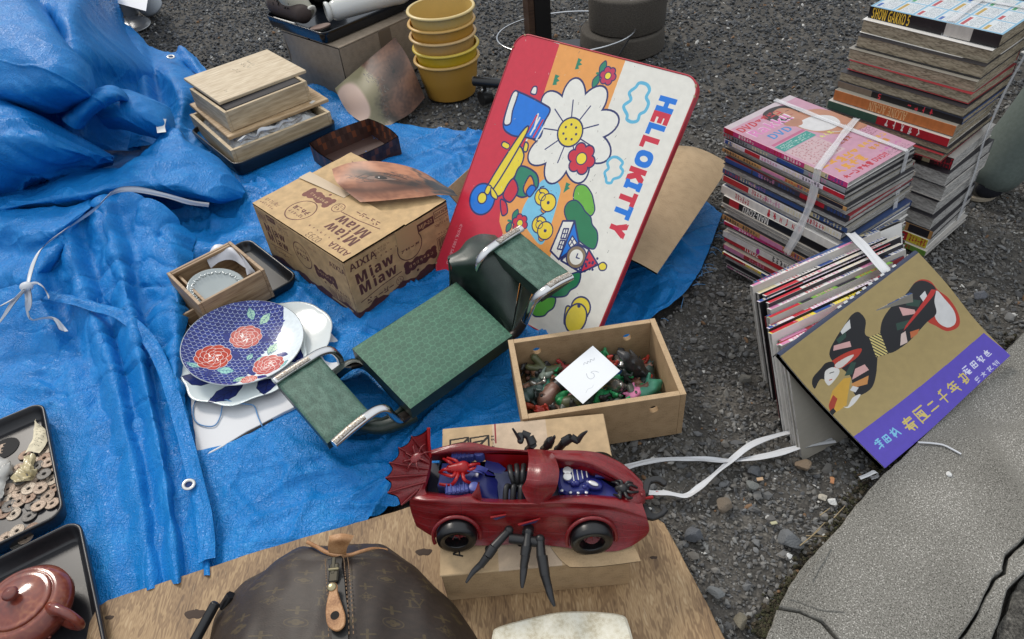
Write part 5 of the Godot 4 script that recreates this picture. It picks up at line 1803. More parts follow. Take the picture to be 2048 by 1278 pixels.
	part(stand, "black_base", lathe(PackedVector2Array([Vector2(0.0001, 0.0), Vector2(0.14, 0.0), Vector2(0.143, 0.006), Vector2(0.13, 0.014), Vector2(0.0001, 0.02)]), 40), black2, xf(Vector3(0.02, 0.0, 0.05)))
	for k in 5:
		var a := TAU * k / 5 + 0.5
		part(stand, "wire_post", rod(Vector3(cos(a) * 0.13 + 0.02, 0.008, sin(a) * 0.1 + 0.05), Vector3(cos(a) * 0.2, 0.085, sin(a) * 0.155 + 0.04), 0.003, -1, 6), mat(lin(0.05, 0.05, 0.052), 0.4))
	var bar := thing("caster_bar", "black tube with silver end cap and caster beside the yellow buckets", "trolley leg", Vector3(-0.032, 0.0700, -1.847))
	var e1: Vector3 = Vector3(0.038, 0.0700, -1.814)
	var e0: Vector3 = Vector3(-0.029, 0.0700, -1.846)
	var dr := (e1 - e0).normalized()
	part(bar, "black_tube", rod(Vector3.ZERO, dr * 0.2, 0.0125, -1, 18), black2)
	part(bar, "end_cap", ball(Vector3(0.006, 0.0122, 0.0122), 14, 10), chrome, Transform3D(Basis(Vector3.UP, 0.1), -dr * 0.001))
	part(bar, "caster_stem", rod(Vector3(0.026, -0.008, 0.0), Vector3(0.026, -0.028, 0.0), 0.007, 0.005, 12), black2)
	part(bar, "caster_ring", rod(Vector3(0.026, -0.028, 0.0), Vector3(0.026, -0.034, 0.0), 0.011, 0.011, 16), chrome)
	part(bar, "caster_wheel", rod(Vector3(0.014, -0.047, 0.01), Vector3(0.038, -0.047, -0.004), 0.02, 0.02, 20), black2)
	var rockm := tmat(tinted(noise_field(256, [[SMOOTH, 30.0, 0.4, false], [SMOOTH, 90.0, 0.6, false]], 81), 256, [[-0.8, lin(0.035, 0.03, 0.025)], [0.0, lin(0.075, 0.065, 0.053)], [0.8, lin(0.13, 0.115, 0.095)]]), 0.95, bumps(noise_field(256, [[SMOOTH, 30.0, 0.4, false], [SMOOTH, 90.0, 0.6, false]], 81), 256), 0.15)
	tri_planar(rockm, 6.0)
	var base: Vector3 = Vector3(0.422, 0.0000, -2.042)
	base.z -= 0.11
	base.y = -0.004
	var r1 := thing("concrete_ring", "lower ring of the two stacked dark concrete rings behind the board", "concrete ring", base)
	part(r1, "ring_body", lathe(PackedVector2Array([Vector2(0.06, 0.0), Vector2(0.125, 0.0), Vector2(0.128, 0.006), Vector2(0.124, 0.055), Vector2(0.118, 0.062), Vector2(0.06, 0.062)]), 40), rockm)
	var r2 := thing("concrete_ring", "upper ring of the two stacked dark concrete rings, holding a white stick", "concrete ring", base + Vector3(0.012, 0.062, 0.0))
	part(r2, "ring_body", lathe(PackedVector2Array([Vector2(0.085, 0.0), Vector2(0.104, 0.0), Vector2(0.112, 0.006), Vector2(0.113, 0.05), Vector2(0.115, 0.095), Vector2(0.110, 0.103), Vector2(0.095, 0.104), Vector2(0.088, 0.1), Vector2(0.08, 0.06), Vector2(0.0001, 0.05)]), 40, func(a: float, p: Vector2) -> float: return p.x * (1.0 + 0.012 * sin(a * 5.0) + 0.008 * sin(a * 9.0))), rockm)
	solo("white_stick", rod(Vector3(-0.05, 0, 0), Vector3(0.06, 0.012, 0.0), 0.004, 0.004, 8), mat(lin(0.7, 0.7, 0.7), 0.5), "white stick lying across the upper concrete ring", "stick", xf(base + Vector3(0.03, 0.158, 0.09)))
	var tg := thing("dark_tray", "dark tray of glassware at the top edge behind the blue heap", "tray", Vector3(-1.443, 0.0040, -3.144), 0.62)
	lacquer_tray(tg, 0.34, 0.26, 0.032, mat(lin(0.008, 0.008, 0.009), 0.4))
	var glass := mat(Color(0.75, 0.80, 0.84, 0.36), 0.2)
	glass.transparency = BaseMaterial3D.TRANSPARENCY_ALPHA
	var frost := mat(lin(0.50, 0.54, 0.58), 0.25)
	var prof := PackedVector2Array([Vector2(0.0001, 0.0), Vector2(0.04, 0.0), Vector2(0.044, 0.01), Vector2(0.05, 0.09), Vector2(0.052, 0.1), Vector2(0.05, 0.1), Vector2(0.041, 0.012), Vector2(0.0001, 0.006)])
	var g1 := thing("glass_jar", "frosted glass jar standing in the dark tray under a paper", "jar", Vector3(-1.324, 0.0100, -2.897), 0.0)
	part(g1, "vessel", lathe(prof, 32), frost)
	part(g1, "glass_rod", rod(Vector3(0.008, 0.008, 0.048), Vector3(-0.004, 0.08, 0.056), 0.0035, 0.003, 8), mat(lin(0.34, 0.30, 0.26), 0.2))
	var g2 := thing("glass_jar", "tall frosted glass jar leaning at the right end of the dark tray", "jar", Vector3(-1.218, 0.0250, -2.896), 0.0)
	part(g2, "vessel", lathe(prof, 32), frost, Transform3D(Basis.from_euler(Vector3(0.35, 0, 0.3)), Vector3.ZERO))
	var gl := thing("round_lid", "flat round pewter lid lying at the near end of the dark tray", "lid", Vector3(-1.260, 0.0140, -2.774), 0.0)
	part(gl, "lid_disc", lathe(PackedVector2Array([Vector2(0.0001, 0.0), Vector2(0.056, 0.0), Vector2(0.06, 0.003), Vector2(0.058, 0.006), Vector2(0.047, 0.007), Vector2(0.045, 0.011), Vector2(0.0001, 0.012)]), 40), mat(lin(0.42, 0.43, 0.44), 0.25, 0.6), Transform3D(Basis.from_euler(Vector3(0.15, 0, -0.1)), Vector3.ZERO))
	solo("paper_sheet", skin([v3("-1335,120,-2966 -1181,120,-2857"), v3("-1258,112,-2713 -1112,116,-2576")], 8, 8, null, 0.0005), mat(lin(0.72, 0.73, 0.76), 0.7), "white sheet of paper lying over the glass jars", "paper")
func green_seat() -> void:
	var vb := noise_field(512, [[SMOOTH, 90.0, 0.5, false], [CELLS, 60.0, 0.5, false]], 90)
	var dark := tmat(tinted(noise_field(256, [[SMOOTH, 8.0, 0.6, false], [SMOOTH, 60.0, 0.4, false]], 91), 256, [[-0.8, lin(0.008, 0.017, 0.013)], [0.2, lin(0.014, 0.028, 0.021)], [0.9, lin(0.03, 0.048, 0.038)]]), 0.38, bumps(vb, 512), 0.02)
	tri_planar(dark, 6.0)
	var hp := Pic.new(640, 416, lin(0.060, 0.155, 0.098))
	for r in 16:
		for c in 22:
			var at := Vector2((c + (0.5 if r % 2 else 0.0)) * 30.0, r * 27.0 + 6)
			hp.disc(at, 13.0, lin(0.034, 0.098, 0.062), 12.0)
			hp.disc(at, 10.0, lin(0.043, 0.117, 0.075), 9.2)
	grain(hp.im, 0.10, 4)
	var seat_m := tmat(hp.tex(), 0.65, bumps(vb, 512), 0.01)
	var mp := tinted(noise_field(512, [[SMOOTH, 16.0, 0.4, true], [SMOOTH, 34.0, 0.35, true], [SMOOTH, 5.0, 0.4, false], [SMOOTH, 90.0, 0.15, false]], 93), 512, [[-0.8, lin(0.020, 0.055, 0.040)], [0.1, lin(0.038, 0.095, 0.068)], [0.8, lin(0.085, 0.17, 0.13)]])
	var pad_m := tmat(mp, 0.62, bumps(vb, 512), 0.012)
	var chrome := mat(lin(0.62, 0.62, 0.62), 0.16, 1.0)
	var rust := tmat(tinted(noise_field(256, [[SMOOTH, 20.0, 0.5, false], [SMOOTH, 80.0, 0.6, false]], 95), 256, [[-0.5, lin(0.10, 0.06, 0.035)], [0.0, lin(0.42, 0.38, 0.32)], [0.5, lin(0.62, 0.61, 0.59)]]), 0.35)
	rust.metallic = 0.55
	tri_planar(rust, 14.0)
	var worn := mat(lin(0.05, 0.042, 0.038), 0.35, 0.6)
	var o := thing("green_vinyl_seat", "green vinyl seat with two padded arms on chrome tubes lying on the tarp", "seat")
	var cs := [Vector3(-0.261, 0.0900, -0.846), Vector3(-0.090, 0.0900, -0.987), Vector3(-0.002, 0.0900, -0.836), Vector3(-0.162, 0.0900, -0.704)]
	pad(o, "seat_pad", cs, 0.022, seat_m, dark)
	pad(o, "arm_pad", [Vector3(-0.371, 0.0950, -0.781), Vector3(-0.309, 0.0950, -0.829), Vector3(-0.223, 0.0950, -0.705), Vector3(-0.277, 0.0950, -0.652)], 0.014, pad_m, dark)
	pad(o, "arm_pad", [Vector3(-0.019, 0.1500, -0.984), Vector3(0.028, 0.1500, -1.033), Vector3(0.100, 0.1500, -0.905), Vector3(0.050, 0.1500, -0.865)], 0.022, pad_m, dark)
	part(o, "seat_base", skin([
		v3("-243,64,-876 -166,64,-941 -82,64,-999 -13,64,-876 -86,64,-800 -165,64,-743 -243,64,-876"),
		v3("-255,50,-887 -169,50,-965 -80,50,-1029 -5,50,-887 -88,50,-803 -169,50,-743 -255,50,-887"),
		v3("-270,15,-910 -175,15,-981 -82,15,-1043 -8,15,-912 -94,15,-829 -179,15,-765 -270,15,-910"),
		v3("-265,5,-917 -175,5,-985 -85,5,-1045 -14,5,-921 -97,5,-841 -181,5,-778 -265,5,-917")], 96, 14), dark)
	part(o, "left_body", skin([
		v3("-330,66,-765 -290,70,-806 -254,72,-829 -208,66,-773 -184,60,-737 -224,60,-713 -265,60,-711 -330,66,-765"),
		v3("-339,60,-771 -300,64,-824 -255,68,-841 -203,60,-778 -176,54,-738 -222,50,-711 -271,50,-708 -339,60,-771"),
		v3("-347,20,-795 -307,20,-849 -266,20,-873 -210,20,-801 -187,20,-757 -225,20,-728 -273,20,-727 -347,20,-795"),
		v3("-346,5,-805 -308,5,-856 -268,5,-881 -215,5,-811 -194,5,-771 -229,5,-745 -275,5,-743 -346,5,-805")], 90, 14), dark)
	part(o, "left_collar", tube(smooth3(v3("-244,52,-718 -214,46,-713 -186,46,-719 -165,46,-730"), 20), 0.014, 12, 0.8), dark)
	part(o, "right_body", skin([
		v3("-99,130,-1008 -79,134,-1017 -63,136,-1041 -40,138,-1052 -14,136,-1047"),
		v3("-97,132,-994 -72,140,-999 -50,144,-1015 -19,144,-1016 2,140,-1011"),
		v3("-94,124,-981 -61,136,-971 -21,140,-981 8,134,-975 28,126,-960"),
		v3("-102,80,-1004 -66,90,-977 -27,100,-946 -1,110,-939 20,110,-943"),
		v3("-102,50,-1024 -79,50,-991 -50,50,-948 -22,50,-902 -4,46,-884"),
		v3("-104,6,-1050 -80,6,-1014 -51,6,-971 -24,6,-929 -7,6,-911")], 60, 60, null, 0.004), dark)
	part(o, "right_end", skin([
		v3("28,126,-960 37,120,-963 48,106,-963"),
		v3("24,110,-945 34,100,-953 44,90,-950"),
		v3("11,70,-929 21,64,-931 31,60,-942"),
		v3("-4,46,-884 7,36,-903 19,30,-933"),
		v3("-8,6,-909 7,6,-919 21,6,-939")], 16, 30, null, 0.003), mat(lin(0.02, 0.035, 0.028), 0.4))
	part(o, "lining", skin([
		v3("31,110,-965 44,98,-968"),
		v3("22,80,-942 36,70,-954"),
		v3("4,40,-905 21,26,-937")], 8, 12, null, 0.002), card("lining", lin(0.26, 0.14, 0.035)))
	part(o, "piping", tube(smooth3(v3("-15,149,-1008 3,142,-994 19,132,-968 27,116,-951 18,86,-935 -2,48,-884"), 40), 0.0022, 8), mat(lin(0.03, 0.055, 0.042), 0.4))
	part(o, "piping", tube(smooth3(v3("-97,134,-997 -99,100,-996 -105,54,-1015"), 20), 0.0022, 8), mat(lin(0.03, 0.055, 0.042), 0.4))
	var r := 0.0082
	var a1 := part(o, "chrome_tube", tube(smooth3(v3("-373,97,-781 -352,97,-801 -327,98,-820 -309,97,-835 -294,92,-843 -286,76,-845 -283,60,-841 -272,52,-844 -255,50,-852 -224,50,-856"), 70), r, 14, 0.7), chrome)
	part(a1, "worn_strip", tube(smooth3(v3("-369,101,-783 -347,101,-802 -324,101,-821"), 20), 0.006, 8, 0.5), rust)
	var a2 := part(o, "chrome_tube", tube(smooth3(v3("-267,96,-647 -246,96,-669 -222,97,-691 -207,95,-703 -197,88,-708 -191,70,-710 -184,56,-714 -171,50,-728 -151,50,-747"), 70), r, 14, 0.7), chrome)
	part(a2, "worn_strip", tube(smooth3(v3("-265,100,-647 -245,100,-670 -226,101,-687"), 20), 0.006, 8, 0.5), rust)
	var a3 := part(o, "chrome_tube", tube(smooth3(v3("33,153,-1034 8,154,-1012 -15,154,-993 -33,150,-979 -47,134,-974 -55,106,-980 -69,76,-998 -82,58,-1008 -102,52,-993"), 70), r, 14, 0.7), chrome)
	part(a3, "worn_strip", tube(smooth3(v3("27,158,-1026 5,159,-1007 -9,159,-993"), 16), 0.006, 8, 0.5), rust)
	var a4 := part(o, "chrome_tube", tube(smooth3(v3("101,150,-892 78,152,-877 55,150,-863 39,136,-862 29,110,-865 19,80,-872 8,60,-874 -8,52,-871 -33,50,-857"), 70), r, 14, 0.7), chrome)
	part(a4, "worn_strip", tube(smooth3(v3("100,155,-892 78,157,-878 62,156,-867"), 16), 0.006, 8, 0.5), rust)
	part(o, "tube_sleeve", tube(smooth3(v3("-272,53,-844 -255,50,-851 -239,50,-854"), 10), 0.0092, 12, 0.75), worn)
	part(o, "tube_sleeve", tube(smooth3(v3("-69,77,-997 -82,59,-1007 -95,54,-998"), 10), 0.0092, 12, 0.75), worn)
	part(o, "tube_sleeve", tube(smooth3(v3("21,84,-872 8,61,-873 -6,53,-871"), 10), 0.0092, 12, 0.75), worn)
	part(o, "tube_sleeve", tube(smooth3(v3("-183,56,-714 -171,51,-727 -161,51,-737"), 10), 0.0092, 12, 0.75), worn)
func pad(o: Node3D, called: String, c: Array, th: float, top: Material, side: Material) -> void:
	var rows := []
	for j in 21:
		var row := PackedVector3Array()
		for i in 31:
			var u := i / 30.0
			var v := j / 20.0
			var p: Vector3 = c[0].lerp(c[1], u).lerp(c[3].lerp(c[2], u), v)
			var e := minf(minf(u, 1 - u) * 30.0, minf(v, 1 - v) * 20.0)
			p.y += 0.003 * sin(PI * u) * sin(PI * v) - 0.0024 * maxf(0.0, 1.0 - e) + 0.0006 * nz.get_noise_2d(u * 300.0, v * 300.0)
			row.append(p)
		rows.append(row)
	var m := part(o, called, grid(rows, 0.0), top)
	var down := Vector3(0, -th, 0)
	var st := S(false)
	for k in 4:
		st.set_smooth_group(-1)
		var a: Vector3 = c[k] - Vector3(0, 0.0022, 0)
		var b: Vector3 = c[(k + 1) % 4] - Vector3(0, 0.0022, 0)
		qo(st, (c[0] + c[2]) * 0.5 + down * 0.5, a, b, b + down, a + down)
	qo(st, c[0], c[0] + down, c[1] + down, c[2] + down, c[3] + down)
	part(m, "cushion_side", done(st), side)
func peony(p: Pic, at: Vector2, r: float, deep: Color, pale: Color) -> void:
	for ring in 4:
		var rr := r * (1.0 - ring * 0.24)
		var n := 9 - ring
		for k in n:
			var a := TAU * k / n + ring * 0.4
			var c := at + Vector2(cos(a), sin(a)) * rr * 0.62
			p.disc(c, rr * 0.42 + 3, Color("f2ece6"))
			p.disc(c, rr * 0.42, deep.lerp(pale, rng.randf() * 0.5 + ring * 0.12))
			p.disc(c + Vector2(cos(a), sin(a)) * rr * 0.12, rr * 0.24, deep.lerp(pale, 0.25 + 0.5 * rng.randf()))
	for k in 4:
		var a := rand(0, TAU)
		p.line(PackedVector2Array([at + Vector2(cos(a), sin(a)) * r * 0.2, at + Vector2(cos(a + 0.5), sin(a + 0.5)) * r * 0.42]), r * 0.07, Color("f2ece6"))

func plate_leaf(p: Pic, at: Vector2, a: float, l: float, c: Color, ink: Color) -> void:
	var pts := PackedVector2Array()
	for k in 17:
		var t := k / 8.0
		var u := t if t <= 1.0 else 2.0 - t
		var s := 1.0 if t <= 1.0 else -1.0
		pts.append(at + Vector2((u - 0.5) * l, s * sin(PI * u) * l * (0.26 + 0.035 * (k % 2))).rotated(a))
	p.poly(pts, c)
	p.line(pts, 4, ink, true)
	p.line(PackedVector2Array([at + Vector2(-l * 0.5, 0).rotated(a), at + Vector2(l * 0.48, 0).rotated(a)]), 4, ink)
	for k in 4:
		for s in [-1, 1]:
			var b := at + Vector2((k * 0.2 - 0.36) * l, 0).rotated(a)
			p.line(PackedVector2Array([b, b + Vector2(0.12 * l, s * 0.15 * l).rotated(a)]), 3, ink)

func plate_print() -> ImageTexture:
	var white := Color("dde5e8")
	var p := Pic.new(1024, 1024, white)
	var navy := Color("18246e")
	var blue := Color("2b3d92")
	var region := v2("53,792 1,582 12,331 107,168 276,41 466,-11 624,8 791,65 805,256 760,429 665,595 622,755 583,890 543,1002 481,1038 215,948 98,860")
	p.poly(region, navy)
	for r in 30:
		for c in 26:
			var at := Vector2(c * 42 + (21 if r % 2 else 0), r * 36)
			if not Geometry2D.is_point_in_polygon(at, region):
				continue
			var arc := PackedVector2Array()
			for k in 9:
				arc.append(at + Vector2(cos(PI * k / 8.0) * 21, sin(PI * k / 8.0) * 24 - 4))
			p.poly(arc, blue.lerp(navy, rng.randf()))
			p.line(arc, 3.2, Color("b9c4dc"))
	var teal := Color("8fc7c0")
	for L in [[Vector2(346,380), 0.9, 150], [Vector2(662,410), 0.3, 130], [Vector2(435,591), 0.6, 140], [Vector2(283,845), 1.5, 120], [Vector2(851,623), 0.3, 110], [Vector2(631,804), 1.2, 140], [Vector2(734,913), 0.4, 110]]:
		plate_leaf(p, L[0], L[1], L[2], Color("27327e"), Color("18205c"))
	for L in [[Vector2(498,121), 1.2, 130], [Vector2(629,175), 2.2, 140], [Vector2(751,538), 1.9, 150], [Vector2(143,761), 0.2, 110], [Vector2(401,786), 0.1, 150], [Vector2(572,624), 1.9, 90], [Vector2(553,912), 2.6, 130], [Vector2(868,780), 2.4, 150], [Vector2(664,656), 2.3, 90]]:
		plate_leaf(p, L[0], L[1], L[2], teal.lerp(Color("cfd9a0"), rng.randf() * 0.5), Color("2f5f86"))
	p.line(v2("723,596 802,546 858,526"), 7, Color("2c3a80"))
	peony(p, Vector2(494,382), 134, Color("a83f3a"), Color("d98f82"))
	peony(p, Vector2(269,632), 146, Color("a02412"), Color("c85236"))
	peony(p, Vector2(755,742), 128, Color("a83a36"), Color("d47a70"))
	peony(p, Vector2(633,933), 66, Color("b93a2b"), Color("de7c66"))
	peony(p, Vector2(877,499), 34, Color("c2483c"), Color("dc7d6d"))
	grain(p.im, 0.03, 3)
	return p.tex()

func planar_top(m: ArrayMesh, r: float) -> ArrayMesh:
	var arr := m.surface_get_arrays(0)
	var uv := PackedVector2Array()
	for v in arr[Mesh.ARRAY_VERTEX]:
		uv.append(Vector2(v.x, v.z) / (2.0 * r) + Vector2(0.5, 0.5))
	arr[Mesh.ARRAY_TEX_UV] = uv
	var m2 := ArrayMesh.new()
	m2.add_surface_from_arrays(Mesh.PRIMITIVE_TRIANGLES, arr)
	return m2

func plates_and_glass() -> void:
	var glaze := mat(lin(0.62, 0.66, 0.66), 0.12)
	var board := thing("foam_board", "white foam board with a ragged dark edge lying under the plates", "board")
	var bp := outline(v3("-618,10,-1058 -354,10,-1015 -284,10,-905 -331,10,-825 -403,10,-784 -505,10,-714 -540,10,-811"))
	part(board, "panel_sheet", slab(rough_poly(bp, 0.01, 0.0012, 8), 0.004, 0.0125, 0.0008), mat(lin(0.60, 0.61, 0.63), 0.6))
	var edge := v3("-404,8,-785 -436,8,-763 -471,8,-740 -507,8,-714")
	part(board, "dark_edge", tube(smooth3(edge, 40), 0.0045, 6, 0.9), mat(lin(0.05, 0.04, 0.034), 0.9))
	var low := thing("scalloped_dish", "blue and white scalloped dish underneath the painted plate", "dish", Vector3(-0.468, 0.0125, -0.915))
	var lp := Pic.new(512, 512, Color("d5dede"))
	for k in 7:
		plate_leaf(lp, Vector2(256, 256) + Vector2(cos(k * 0.9), sin(k * 0.9)) * 185, k * 0.9 + 0.6, 150, Color("1f2a66"), Color("161d4c"))
	for k in 3:
		lp.ring(Vector2(256, 256), 80 + k * 26, 9, Color("1f2a66"))
	var wv := func(a: float, pt: Vector2) -> float: return pt.x * (1.0 + 0.03 * sin(a * 9.0) * smoothstep(0.05, 0.11, pt.x))
	part(low, "dish_body", planar_top(lathe(PackedVector2Array([Vector2(0.0001, 0.001), Vector2(0.055, 0.001), Vector2(0.062, 0.006), Vector2(0.095, 0.009), Vector2(0.106, 0.0145), Vector2(0.1075, 0.0165), Vector2(0.104, 0.016), Vector2(0.093, 0.0125), Vector2(0.06, 0.0085), Vector2(0.0001, 0.008)]), 90, wv), 0.108), paintx("lowdish", lp.tex(), 0.12))
	var sc := thing("scalloped_dish", "pale celadon scalloped dish sticking out to the right of the painted plate", "dish", Vector3(-0.420, 0.0125, -0.955))
	var wv2 := func(a: float, pt: Vector2) -> float: return pt.x * (1.0 + 0.028 * absf(sin(a * 4.0)) * smoothstep(0.04, 0.10, pt.x))
	part(sc, "dish_body", lathe(PackedVector2Array([Vector2(0.0001, 0.001), Vector2(0.05, 0.001), Vector2(0.056, 0.006), Vector2(0.085, 0.009), Vector2(0.096, 0.015), Vector2(0.098, 0.017), Vector2(0.0945, 0.0168), Vector2(0.083, 0.012), Vector2(0.055, 0.0085), Vector2(0.0001, 0.007)]), 96, wv2), glaze, Transform3D(Basis(), Vector3.ZERO))
	var pl := thing("painted_plate", "round plate painted with red peonies on blue fish scale ground", "plate", Vector3(-0.468, 0.05, -0.935))
	var up := Vector3(0.133, 1, 0.042).normalized()
	var x := Vector3(1, -0.133, 0).normalized()
	pl.transform = Transform3D(Basis(x, up, x.cross(up)), pl.position)
	var prof := PackedVector2Array([Vector2(0.0001, -0.021), Vector2(0.056, -0.021), Vector2(0.058, -0.026), Vector2(0.062, -0.026), Vector2(0.063, -0.019), Vector2(0.085, -0.010), Vector2(0.101, 0.0), Vector2(0.1028, 0.0015), Vector2(0.1012, 0.0022)])
	part(pl, "plate_body", lathe(prof, 72), glaze)
	part(pl, "painted_face", planar_top(lathe(PackedVector2Array([Vector2(0.1014, 0.0022), Vector2(0.099, 0.0008), Vector2(0.086, -0.007), Vector2(0.064, -0.0145), Vector2(0.03, -0.0165), Vector2(0.0001, -0.017)]), 72), 0.102), paintx("plate", plate_print(), 0.2))
	solo("blue_string", tube(smooth3(v3("-561,22,-868 -541,16,-848 -540,15,-823 -532,15,-798 -517,15,-783 -495,15,-778 -489,15,-795 -488,20,-819 -481,26,-822 -466,24,-815 -449,22,-812 -436,16,-811 -426,15,-789 -415,14,-767"), 80), 0.0011, 6), mat(lin(0.10, 0.24, 0.46), 0.6), "thin pale blue string looping over the white panel below the plates", "string")
	var black := mat(lin(0.010, 0.011, 0.013), 0.3)
	var t := thing("lacquer_tray", "black lacquer tray under the wooden box of glass dishes", "tray", Vector3(-0.552, 0.010, -1.135), 0.70)
	lacquer_tray(t, 0.215, 0.20, 0.02, black)
	var w := wood("boxwood", lin(0.19, 0.115, 0.06), lin(0.32, 0.21, 0.12), lin(0.43, 0.30, 0.18), 0.55, 4.0)
	var b := thing("wooden_box", "brown wooden box holding glass dishes beside the painted plate", "wooden box", Vector3(-0.543, 0.020, -1.099), 0.688)
	open_box(b, 0.133, 0.066, 0.137, 0.006, w)
	part(b, "rim_batten", box(Vector3(0.12, 0.006, 0.005), 0.0008), w, xf(Vector3(0, 0.062, -0.068 + 0.009)))
	part(b, "divider", box(Vector3(0.005, 0.05, 0.125), 0.0006), w, xf(Vector3(-0.05, 0.03, 0)))
	var b2 := thing("wooden_box", "second smaller wooden box half under the tarp left of the glass dishes", "wooden box", Vector3(-0.604, 0.0140, -1.068), 0.688)
	open_box(b2, 0.05, 0.03, 0.06, 0.005, w)
	var glass := mat(lin(0.33, 0.37, 0.37), 0.08, 0.0, 0.8)
	var wrap := mat(lin(0.62, 0.62, 0.66), 0.4)
	wrap.backlight_enabled = true
	wrap.backlight = Color(0.3, 0.3, 0.33)
	for k in 3:
		var g := thing("glass_dish", ["lowest pressed glass dish of the pile in the brown wooden box", "middle pressed glass dish of the pile in the brown wooden box", "top pressed glass dish with a diamond border in the brown wooden box"][k], "glass dish", Vector3(-0.545, 0.036 + 0.009 * k, -1.085 + 0.004 * k), 0, "pressed glass dishes in the wooden box")
		g.rotation = Vector3(0.24, k * 0.5, -0.1)
		part(g, "dish_body", lathe(PackedVector2Array([Vector2(0.0001, 0.0), Vector2(0.028, 0.0), Vector2(0.034, 0.004), Vector2(0.05, 0.012), Vector2(0.0515, 0.014), Vector2(0.049, 0.014), Vector2(0.033, 0.0065), Vector2(0.0001, 0.003)]), 48), glass)
		if k == 2:
			for i in 40:
				var a := TAU * i / 40
				part(g, "cut_facet", ball(Vector3(0.0042, 0.0012, 0.0018), 6, 4), mat(lin(0.48, 0.52, 0.52), 0.06, 0.0, 0.9), Transform3D(Basis.from_euler(Vector3(0, -a + (0.7 if i % 2 else -0.7), 0.0)), Vector3(cos(a) * 0.042, 0.0118, sin(a) * 0.042)))
			part(g, "centre_ring", lathe(PackedVector2Array([Vector2(0.022, 0.0042), Vector2(0.024, 0.0055), Vector2(0.026, 0.0046)]), 40), mat(lin(0.5, 0.54, 0.54), 0.06, 0.0, 0.9))
	var s := thing("tissue_wrap", "white curled foam sheets standing behind the glass dishes in the wooden box", "foam sheet")
	part(s, "wrap_sheet", skin([v3("-575,80,-1169 -563,86,-1185 -540,84,-1183 -515,76,-1167"), v3("-574,76,-1152 -561,82,-1170 -536,80,-1172 -507,72,-1151"), v3("-571,60,-1145 -554,66,-1156 -532,64,-1160 -500,60,-1133")], 24, 18, func(pp: Vector3, _u: float, _v: float) -> float: return 0.002 * nz.get_noise_3d(pp.x * 3000.0, pp.y * 3000.0, pp.z * 3000.0), 0.0006), wrap)
	part(s, "wrap_sheet", skin([v3("-509,86,-1152 -495,84,-1133 -479,80,-1109"), v3("-500,74,-1136 -488,74,-1118 -470,74,-1098"), v3("-496,56,-1116 -489,60,-1114 -477,64,-1110")], 14, 12, null, 0.0006), wrap)
	part(s, "wrap_sheet", skin([v3("-598,70,-1095 -589,70,-1104 -577,66,-1112"), v3("-599,62,-1089 -590,62,-1093 -582,60,-1099")], 14, 8, null, 0.0006), wrap)
